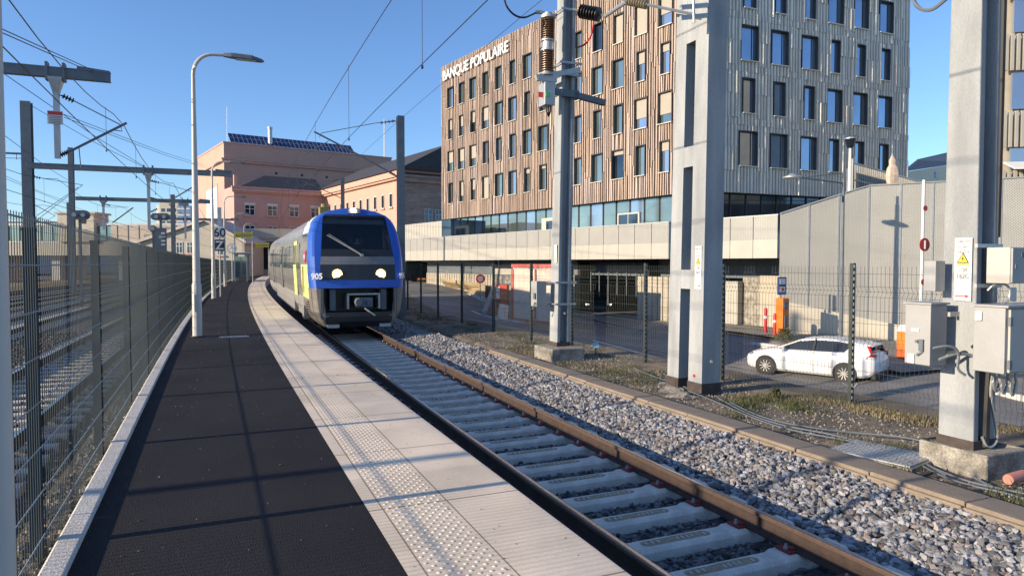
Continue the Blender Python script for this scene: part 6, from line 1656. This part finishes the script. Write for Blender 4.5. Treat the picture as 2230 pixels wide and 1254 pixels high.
# white number plates
def plate(mast, y0, y1, z0, z1, label, l1, l2, xoff=-.012):
    a = mast.rotation_euler.z; w = mast.location + Matrix.Rotation(a, 3, 'Z') @ Vector((xoff, (y0 + y1) / 2, z0)); t = thing('number_plate', label, 'sign', w, a)
    hy = (y1 - y0) / 2; H = z1 - z0
    b = MB(); b.bbox(-.002, .006, -hy, hy, 0, H); b.build('plate', M['white'], t)
    Mx = lambda z, yo=0: mkM(Vector((-.005, yo, z)), Vector((0, -1, 0)), Vector((1, 0, 0)))
    W_ = 2 * hy
    for i, (s_, fz) in enumerate((("COUPER AVANT", .93), ("A", .885), ("ACCEDER ET", .84), ("A LA", .80), ("VOIE ELECTR", .76))):
        text(s_, W_ * .15, M['dsteel'], Mx(H * fz), t, 'small_text', .001, .8, 'CENTER')
    b = MB(Mx(0)); tri(b, 0, 0, H * .60, W_ * .72, .002); k = b.build('warning_triangle', M['dark'], t)
    b = MB(Mx(0)); tri(b, 0, -.0022, H * .60 + W_ * .05, W_ * .56, .002); b.build('yellow_field', M['yellow'], k)
    b = MB(Mx(0)); s_ = W_; c0 = H * .60 + W_ * .08
    b.prism([(.02 * s_, -.0044, c0 + .32 * s_), (-.06 * s_, -.0044, c0 + .16 * s_), (.0, -.0044, c0 + .16 * s_), (-.03 * s_, -.0044, c0 + .02 * s_), (.07 * s_, -.0044, c0 + .2 * s_), (.01 * s_, -.0044, c0 + .2 * s_)], (0, -.002, 0)); b.build('bolt_symbol', M['dark'], k)
    b = MB(Mx(0)); b.bbox(-W_ * .36, W_ * .36, -.002, 0, H * .56, H * .585); b.build('yellow_strip', M['yellow'], t)
    text(l1, W_ * .36, M['dsteel'], Mx(H * .46), t, 'number', .001, .95, 'CENTER'); text(l2, W_ * .36, M['dsteel'], Mx(H * .36), t, 'number', .001, .92, 'CENTER')
    b = MB(Mx(0)); b.bbox(-W_ * .14, W_ * .14, -.002, 0, H * .27, H * .28); b.build('dash', M['dsteel'], t)
    b = MB(Mx(0)); b.prism([(-.42 * W_, 0, H * .068), (.18 * W_, 0, H * .068), (.18 * W_, 0, H * .048), (.40 * W_, 0, H * .075), (.18 * W_, 0, H * .10), (.18 * W_, 0, H * .082), (-.42 * W_, 0, H * .082)], (0, -.002, 0)); b.build('red_arrow', M['red'], t)
plate(mast3, .05, .24, 1.60, 2.29, 'white plate with numbers 108 and 162C and a red arrow on the large right mast', '108', '162C', -.016)
plate(mast2, .07, .24, (573 - 629) * 11.8 / 1500 + EYE - c2.z, (573 - 536) * 11.8 / 1500 + EYE - c2.z, 'narrow white warning plate on the near leg of the wide openwork mast', '108', '162T', .025)
w = mast1.location + Matrix.Rotation(mast1.rotation_euler.z, 3, 'Z') @ Vector((.02, .12, (573 - 570) * 16.2 / 1500 + EYE - c1.z)); t = thing('warning_sticker', 'small yellow and white sticker on the lit face of the slim concrete mast', 'sign', w, mast1.rotation_euler.z)
b = MB(); b.bbox(-.004, .002, -.06, .06, -.02, .40); b.build('plate', M['white'], t); b = MB(mkM(Vector((-.005, 0, 0)), Vector((0, -1, 0)), Vector((1, 0, 0)))); tri(b, 0, 0, .02, .10); b.build('triangle', M['yellow'], t)
# box on mast 1
w = mast1.location + Matrix.Rotation(mast1.rotation_euler.z, 3, 'Z') @ Vector((-.32, .2, (573 - 668) * 16.2 / 1500 + EYE - c1.z)); t = thing('electrical_cabinet', 'grey box on the left side of the slim concrete mast', 'electrical cabinet', w, mast1.rotation_euler.z)
b = MB(); b.bbox(-.13, .13, -.02, .30, 0, .60); b.build('case', M['cab1'], t, bevel=.01)
for zq in (.08, .52): b = MB(); b.beam((.13, .1, zq), (.36, .1, zq), .03, .05); b.build('bracket', M['steel'], t)
b = MB(); b.tube([(-.16, .0, .1), (-.2, .05, -.05), (-.12, .1, -.12)], .02, 6); b.box((-.15, .05, .25), (.04, .1, .14)); b.build('lock_and_cable', M['dsteel'], t)
# cables round the right mast
m3 = lambda x, y, z: R3.location + Matrix.Rotation(R3.rotation_euler.z, 3, 'Z') @ Vector((x, y, z))
hang('cable', 'grey cable leaving the left cabinet and looping to the middle of the large mast', [m3(-.44, .36, 1.0), m3(-.36, .2, 1.10), m3(-.22, .1, 1.12), m3(-.14, .08, 1.03), m3(-.18, .08, .86), m3(-.12, .02, .80)], .016, 'dsteel')
hang('cable', 'second grey cable crossing the lit face of the large mast', [m3(-.30, .3, .90), m3(-.22, .12, 1.02), m3(-.05, .05, 1.03), m3(.0, -.05, .98), m3(.02, -.10, .92)], .018, 'dsteel')
hang('cable', 'short thick cable end beside the wide beige cabinet', [m3(-.03, .02, 1.12), m3(-.01, -.06, 1.05), m3(.02, -.12, .92)], .02, 'black')
for i, (a_, tx_) in enumerate((((.08, -.12), 'first'), ((.16, -.15), 'second'), ((.26, -.18), 'third'))):
    hang('cable', '%s of three cables hanging in a loop under the wide beige cabinet' % tx_, [m3(a_[0], a_[1], .92), m3(a_[0] + .04, a_[1], .70), m3(a_[0] + .13, a_[1] + .02, .60 - .03 * i), m3(a_[0] + .24, a_[1] + .05, .70), m3(a_[0] + .22, a_[1] + .06, .92)], .016, 'steel')
hang('cable', 'long pale cable running down the shaded side of the large mast to its foot', [m3(.14, -.12, .92), m3(.16, -.06, .6), m3(.27, -.05, .3), m3(.32, -.06, .1), m3(.26, -.06, .01), m3(.15, -.05, .0), m3(.10, -.03, .12)], .016, 'steel')
hang('cable', 'thick black cable down the channel of the large mast', [m3(.20, -.03, .95), m3(.17, -.03, .5), m3(.16, -.03, .0)], .035, 'black')
hang('cable', 'curved grey cable below the small cream and grey box', [m3(.02, -.10, 1.72), m3(.06, -.14, 1.79), m3(.22, -.2, 1.79), m3(.24, -.2, 1.62), m3(.12, -.15, 1.56)], .012, 'steel')
hang('cable_duct', 'tall dark cable duct running up the right side of the large mast', [m3(.36, .02, 2.3), m3(.37, .02, 5), m3(.38, .02, 9)], .03, 'black')
b = MB(); 

# ------------------------------------------------------------------ ground details between ballast and street
gzr = -.62
p = gp(1920, 994, gzr); t = thing('chamber_cover', 'grey chequered metal chamber cover lying in the dirt left of the large mast footing', 'manhole cover', p, AZ(2) + .25)
b = MB(); b.box((0, 0, -.02), (.78, .98, .12)); b.build('concrete_rim', M['oldconc'], t, bevel=.01)
b = MB(); b.box((0, 0, .045), (.70, .90, .02)); b.build('cover_plate', M['steel'], t)
b = MB()
for i in range(14):
    for j in range(10):
        b.box((-.31 + j * .068, -.41 + i * .063, .058), (.045, .014, .008), rz=R(45 if (i + j) % 2 else -45))
o = b.build('chequer_pattern', M['steel'], t); o['kind'] = 'stuff'
t = thing('plastic_pipe', 'faded pink plastic pipe end lying beside the large mast footing', 'pipe', gp(2195, 1050, gzr + .05), R(-60))
b = MB(); b.lathe([(.05, 0), (.055, .02), (.055, .32), (.05, .32), (.042, .30)], (0, 0, .03), (0, 1, .02), 14); b.build('tube', mat('pink_pvc', (.55, .22, .16), .6, var=.2), t, smooth=True)
t = thing('marker_stake', 'small pale blue marker on a short stake near the slim concrete mast', 'marker', gp(1297, 775, gzr), .3)
b = MB(); b.box((0, 0, .15), (.02, .02, .3)); b.build('stake', M['dsteel'], t)
b = MB(); b.box((0, -.02, .27), (.14, .012, .14), rx=R(-20)); b.build('blue_plate', mat('pale_blue', (.25, .5, .62), .5), t)
for i, (px, py, l_, a_) in enumerate([(2000, 1037, .22, .5), (2095, 1070, .2, .9)]):
    t = tag(MB().beam((0, 0, 0), (l_, 0, .01), .05, .03).build('rusty_scrap', M['rust']), ['short rusty bar nearer the chamber cover', 'short rusty bar nearer the large mast footing'][i], 'scrap metal'); t.location = gp(px, py, gzr + .03); t.rotation_euler = (0, 0, a_)
# cables on the ground
gcab = [([(1590, 880), (1640, 905), (1700, 925), (1790, 938), (1880, 948), (1960, 958), (2020, 968), (2045, 975)], 'pale'),
        ([(1560, 868), (1620, 903), (1700, 932), (1800, 950), (1850, 962), (1935, 985), (1998, 1005), (2060, 1040)], 'second'),
        ([(1500, 855), (1560, 880), (1630, 912), (1720, 940), (1830, 962), (1890, 975)], 'third'),
        ([(1990, 1000), (2040, 1030), (2110, 1055), (2180, 1072), (2260, 1090)], 'fourth'),
        ([(1995, 1012), (2050, 1042), (2120, 1066), (2190, 1084), (2260, 1100)], 'fifth'),
        ([(2120, 1045), (2160, 1065), (2190, 1075), (2260, 1080)], 'sixth'),
        ([(1380, 805), (1420, 822), (1470, 838), (1500, 850)], 'seventh')]
for pts, nm_ in gcab:
    P = [gp(x, y, gzr) + Vector((0, 0, .02 + random.uniform(0, .03))) for x, y in pts]
    hang('ground_cable', '%s grey cable snaking over the dirt beside the trough, counted from the fence' % nm_, P, .011, 'dsteel')
hang('fence_chain', 'short blue wire tie hanging on the third fence post', [gp(1835, 846, gzr) + Vector((0, 0, .1)), FB[2] + Vector((-.02, -.1, .25)), FB[2] + Vector((.05, -.1, .34))], .008, 'steel', 'wire')
# grass and weeds
def tufts(name, label, centers, m, n_bl, h0, h1, spread):
    V = []; Fc = []
    for c, sc_ in centers:
        for _ in range(int(n_bl * sc_)):
            a = random.random() * 6.28; r_ = random.random() ** .5 * spread * sc_; x = c[0] + r_ * math.cos(a); y = c[1] + r_ * math.sin(a)
            h = random.uniform(h0, h1) * sc_; la = random.random() * 6.28; ln = random.uniform(.2, .9) * h; w_ = random.uniform(.003, .006)
            dx, dy = math.cos(la), math.sin(la); k = len(V)
            V += [(x - dy * w_, y + dx * w_, c[2] - .02), (x + dy * w_, y - dx * w_, c[2] - .02), (x + dx * ln * .4 + dy * w_ * .7, y + dy * ln * .4 - dx * w_ * .7, c[2] + h * .65), (x + dx * ln * .4 - dy * w_ * .7, y + dy * ln * .4 + dx * w_ * .7, c[2] + h * .65), (x + dx * ln, y + dy * ln, c[2] + h)]
            Fc += [(k, k + 1, k + 2, k + 3), (k + 3, k + 2, k + 4)]
    b = MB(); b.v = V; b.f = Fc; b.mi = [0] * len(Fc)
    b.t = []
    tt = [(random.uniform(.7, 1.3),) * 3 for _ in range(len(Fc) // 2 + 1)]
    for i in range(len(Fc)): b.t.append(tt[i // 2])
    o = b.build(name, m); tag(o, label, 'grass', kind='stuff'); return o
Mg = mat('green_grass', (.075, .085, .03), .8, var=.3, scale=2, tone=True); Mdry = mat('dry_grass_blades', (.20, .165, .09), .85, var=.3, scale=2, tone=True)
cs = []; cd = []
def addat(lst, x, y, s_, jit=18, n=1):
    for _ in range(n):
        g_ = gp(x + random.uniform(-jit, jit), y + random.uniform(-jit * .3, jit * .3), gzr); lst.append(((g_.x, g_.y, g_.z), s_ * random.uniform(.5, 1.2)))
for x0, y0, x1, y1, n_ in ((1230, 800, 1420, 835, 26), (1560, 870, 1760, 890, 40), (1690, 868, 1850, 872, 18), (1590, 895, 1640, 900, 5), (1400, 800, 1440, 818, 8), (1100, 755, 1180, 768, 6)):
    for i in range(n_): k = random.random(); addat(cs, x0 + (x1 - x0) * k, y0 + (y1 - y0) * k, .8, 30)
for x0, y0, x1, y1, n_ in ((1120, 762, 1190, 775, 16), (1260, 795, 1440, 812, 22), (1600, 866, 1850, 880, 40), (1850, 885, 2050, 925, 60), (2170, 925, 2230, 950, 14), (1090, 748, 1180, 762, 10)):
    for i in range(n_): k = random.random(); addat(cd, x0 + (x1 - x0) * k, y0 + (y1 - y0) * k, .8, 12)
for x, y in ((1868, 968), (1965, 1025), (2215, 1090), (1670, 868), (1945, 980)): addat(cs, x, y, 1.1, 8, 3)
for i in range(90):
    s_ = random.uniform(9, 40); o_ = fence_o(s_) - random.uniform(.2, 1.3); q = PT(s_, o_, gzr); cs.append(((q.x, q.y, q.z), random.uniform(.5, 1.3) if s_ > 14 else .6))
tufts('weeds', 'green weeds growing along the foot of the street side fence and masts', cs, Mg, 45, .03, .12, .24)
tufts('dry_grass', 'dry yellow grass along the foot of the street side fence', cd, Mdry, 45, .02, .09, .30)
cl = []
for i in range(60):
    s_ = random.uniform(1.2, 14); q = PT(s_, asph(s_) - random.uniform(.22, .7), -.7 if s_ > 6 else -.5); cl.append(((q.x, q.y, -.88), random.uniform(.8, 1.8)))
tufts('weeds', 'green weeds behind the wires of the platform fence', cl, Mg, 50, .12, .30, .22)
# gravel scattered in the dirt
def gravel():
    n = 9000; s = RNG.uniform(-.5, 20, n); o = RNG.uniform(4.7, 7.4, n); keep = o < np.array([fence_o(x) for x in s]) + .2; s, o = s[keep], o[keep]; x, y = PTn(s, o); n = len(x)
    ob = stones('gravel', np.stack([x, y, np.full(n, gzr + .0)], -1), RNG.uniform(.005, .016, n), M['stone'], RNG.uniform(.3, 1.0, (n, 1)) * np.array([[1., .93, .82]]))
    tag(ob, 'loose gravel scattered over the dirt beside the cable trough', 'gravel', kind='stuff')
gravel()
# ------------------------------------------------------------------ street side
def kerbline(name, label, pts, w_, h_, m='curb'):
    b = MB(); P = []
    for x, y, z in pts: P.append(gp(x, y, z))
    for a, c in zip(P, P[1:]):
        n_ = max(1, int((c - a).length / 1.0))
        for i in range(n_):
            p, q = a.lerp(c, i / n_), a.lerp(c, (i + .97) / n_); tn = random.uniform(.85, 1.05); b.tone = (tn,) * 3
            b.beam(p, q, w_, h_)
    o = b.build(name, M[m]); tag(o, kind='structure'); return o
kerbline('kerb', '', [(905, 607, -.15), (935, 618, -.5), (958, 636, -1.05), (985, 656, -1.35), (1010, 672, -1.5), (1045, 688, -1.65), (1085, 698, -1.75), (1150, 705, -1.8)], .22, .24)
kerbline('kerb', '', [(1945, 818, -2.3), (2060, 836, -2.3), (2230, 868, -2.3), (2400, 900, -2.3)], .18, .2)
kerbline('kerb', '', [(1560, 745, -2.05), (1660, 752, -1.7), (1760, 765, -1.7)], .18, .2)
def patch(name, pts, z, m, kind='structure'):
    P = [gp(x, y, zz) for x, y, zz in pts]; b = MB(); b.poly([(p.x, p.y, p.z) for p in P]); o = b.build(name, m); tag(o, kind=kind); return o
# street bits defined in street coordinates
def sheet(name, s0, s1, o0, o1, dz, m, n=24):
    return tag(strip(name, fr(s0, s1, 1.5), [o0, o1], lambda s, o: roadg(s, o) + dz, m), kind='structure')
M['pave'] = mat('pavement', (.22, .205, .18), .9, var=.2, scale=1, bump=.2, fine=.15)
M['redpave'] = mat('red_paving', (.24, .12, .085), .9, var=.25, scale=1.2, fine=.2)
sheet('pavement', 26.5, 60, 17.5, 30, .05, M['pave'])
sheet('pavement', 13, 25, 18.9, 24, .12, M['pave'])
sheet('road_marking', 8, 26, 14.2, 14.35, .006, M['white'])
def bollard(px, py, z, label, h=1.0, r=.07, m='red'):
    t = thing('bollard', label, 'bollard', dp(px, py, 28.4)); b = MB(); b.lathe([(r * 1.3, 0), (r * 1.3, .05), (r, .06), (r, h), (r * .7, h + .06), (.005, h + .08)], n=14); b.build('post', M[m], t, smooth=True)
    b = MB(); b.lathe([(r * 1.05, h * .62), (r * 1.05, h * .74)], n=14); b.build('white_band', M['white'], t); return t
M['orange'] = mat('orange_paint', (.75, .17, .015), .5, var=.05)
rz_ = -2.05
bollard(1667, 724, rz_, 'red bollard left of the orange ticket machine', .95); bollard(1687, 728, rz_, 'second red bollard touching the orange ticket machine', .8)
t = thing('barrier_terminal', 'orange parking ticket machine with a dark blue sign above it', 'ticket machine', dp(1703, 728, 28.3), .4)
b = MB(); b.box((0, 0, .75), (.36, .4, 1.5)); b.build('cabinet', M['orange'], t, bevel=.03)
b = MB(); b.box((.02, -.21, .55), (.18, .02, .5)); b.box((0, -.21, 1.2), (.25, .02, .3)); b.build('dark_panel', M['dsteel'], t)
b = MB(); b.box((-.05, 0, 2.0), (.42, .08, .72)); o = b.build('blue_sign', mat('sign_blue', (.02, .06, .22), .5), t)
b = MB(); b.box((-.05, -.045, 2.18), (.30, .01, .24)); b.box((-.05, -.045, 1.86), (.28, .01, .22)); b.build('white_squares', M['white'], o)
b = MB(); b.lathe([(.07, 0), (.07, .01)], (-.05, -.052, 1.86), (-.05, -1, 1.86), 12); b.build('red_dot', M['red'], o)
b = MB(); b.box((-.05, .1, 1.8), (.05, .05, 1.2)); b.build('post', M['steel'], t)
t = thing('barrier_box', 'orange barrier housing with a pale top to the right of the white car', 'barrier', gp(1974, 806, -2.33), .45)
b = MB(); b.box((0, 0, .38), (.62, .42, .76)); b.build('lower_case', mat('dark_orange', (.42, .09, .015), .6, var=.2), t, bevel=.02)
b = MB(); b.box((-.15, 0, 1.1), (.34, .38, .68)); b.build('upper_case', M['orange'], t, bevel=.02)
b = MB(); b.prism([(-.34, -.2, 1.45), (.04, -.2, 1.45), (.04, -.2, 1.52), (-.1, -.2, 1.68)], (0, .4, 0)); b.build('cap', M['white'], t)
q = gp(2002, 812, -2.33); t = thing('parking_barrier', 'raised white barrier arm with round red discs in front of the mesh wall', 'barrier', Vector((q.x, q.y, -1.2)), 0)
b = MB(); ztp = dp(2001, 392, q.y).z + 1.2; b.tube([(-.0, 0, 0), (.02, 0, ztp)], .055, 8); b.build('arm', M['white'], t)
def disc(zpx, r_, nm='red_disc'):
    b = MB(); z_ = dp(2003, zpx, q.y).z + 1.2; b.lathe([(r_, 0), (r_, .02)], (.04, -.07, z_), (.35, -1, z_), 18); o = b.build(nm, M['red'], t); return z_
z1_ = disc(533, .24); disc(454, .10); disc(614, .12)
b = MB(); b.box((.045, -.10, z1_), (.05, .02, .30)); b.build('white_bar', M['white'], t)
t = thing('road_sign', 'round red rimmed no vehicles sign on a thin pole left of the red kiosk', 'sign', gp(1046, 685, -1.75), .2)
b = MB(); b.tube([(0, 0, 0), (0, 0, 2.55)], .03, 8); b.build('pole', M['steel'], t)
zc = dp(1047, 607, t.location.y).z + 1.75
b = MB(); b.lathe([(.30, 0), (.30, .02)], (0, -.04, zc), (0, -1, zc), 20); b.build('red_rim', M['red'], t)
b = MB(); b.lathe([(.19, .021), (.19, .03)], (0, -.04, zc), (0, -1, zc), 20); b.build('face', mat('faded_white', (.5, .42, .42), .6), t)
# shrubs
def shrub(label, c, r_, h, n=500, m=None):
    t = thing('shrub', label, 'shrub', c); V = []; Fc = []
    for _ in range(n):
        a = random.random() * 6.28; u = random.random() ** .6; z = random.random(); rr_ = r_ * u * (1.1 - z * .7); x, y, zz = rr_ * math.cos(a), rr_ * math.sin(a), z * h
        s_ = random.uniform(.02, .05); k = len(V); d1 = Vector((random.uniform(-1, 1), random.uniform(-1, 1), random.uniform(-.4, 1))).normalized() * s_ * 2; d2 = d1.cross(Vector((random.uniform(-1, 1), random.uniform(-1, 1), 1))).normalized() * s_ * .6; p = Vector((x, y, zz))
        V += [p, p + d1 * .5 + d2, p + d1, p + d1 * .5 - d2]; Fc.append((k, k + 1, k + 2, k + 3))
    b = MB(); b.add(V, Fc); b.build('leaves', m or Mg, t)
    b = MB()
    for _ in range(5): a = random.random() * 6.28; b.tube([(0, 0, 0), (r_ * .5 * math.cos(a), r_ * .5 * math.sin(a), h * .8)], .008, 4)
    b.build('stems', M['rust'], t)
shrub('small green shrub at the foot of the orange ticket machine', dp(1708, 740, 27.9), .45, .45, 700)
shrub('green weed clump near the base of the third fence post', gp(1690, 868, gzr), .10, .12, 160)
shrub('dark bush at the sandy bank left of the round road sign', gp(1000, 612, -.3), .8, .9, 600)
# sandy bank left of the stairs
q0, q1 = gp(1000, 668, -1.4), gp(1062, 676, -1.6)
t = thing('retaining_bank', 'sandy planted bank with a pale edge left of the grey side wall', 'planter', q0)
P_ = [gp(985, 640, -1.0), gp(1055, 668, -1.5), G0 + inw * 1.0 + DL * gtx(1072), G0 + inw * 1.0 + DL * gtx(975)]
zs_ = [-1.0, -1.3, -.2, .1]
b = MB(Matrix.Translation(-q0)); b.prism([(p.x, p.y, z) for p, z in zip(P_, zs_)], (0, 0, .25)); b.build('soil', mat('sandy_soil', (.34, .26, .15), .95, var=.3, scale=1.5, bump=.8, bscale=12, fine=.3), t)
b = MB(Matrix.Translation(-q0)); b.beam((P_[0].x, P_[0].y, -.85), (P_[1].x, P_[1].y, -1.1), .25, .5); b.build('edge', M['curb'], t)
# litter and specks on the platform
for i, (x, y) in enumerate([(662, 1190), (568, 1047), (553, 895), (566, 1045), (690, 800)]):
    pass
# grey access hatch under mast 3 etc

def grit():
    n = 700; s = RNG.uniform(-1, 22, n); o = RNG.uniform(-2.7, -.02, n); x, y = PTn(s, o)
    k = RNG.random(n); T = np.where((k < .5)[:, None], np.array([[.9, .85, .75]]), np.array([[.25, .2, .15]])) * RNG.uniform(.5, 1.2, (n, 1))
    ob = stones('platform_grit', np.stack([x, y, np.full(n, .006)], -1), RNG.uniform(.002, .007, n) * np.where(k > .93, 1.8, 1.), M['stone'], T, .5)
    tag(ob, 'scattered grit and leaf crumbs lying on the platform surface', 'grit', kind='stuff')
grit()
def edge_dirt():
    n = 5000; s = RNG.uniform(-2, 20, n); o = np.array([asph(q) for q in s]) - .125 - RNG.uniform(0, .25, n); x, y = PTn(s, o)
    ob = stones('kerb_gravel', np.stack([x, y, -.05 - (RNG.uniform(0, .05, n))], -1), RNG.uniform(.008, .025, n), M['stone'], RNG.uniform(.2, .8, (n, 1)) * np.array([[1., .92, .82]]))
    tag(ob, 'brown gravel and dead leaves between the kerb and the platform fence', 'gravel', kind='stuff')
    tag(strip('fence_verge', fr(-6, 100, 1), [lambda s: asph(s) - .75, lambda s: asph(s) - .42, lambda s: asph(s) - .126], lambda s, o: -.08 if o > asph(s) - .5 else -.8, M['dirt']), kind='structure')
edge_dirt()
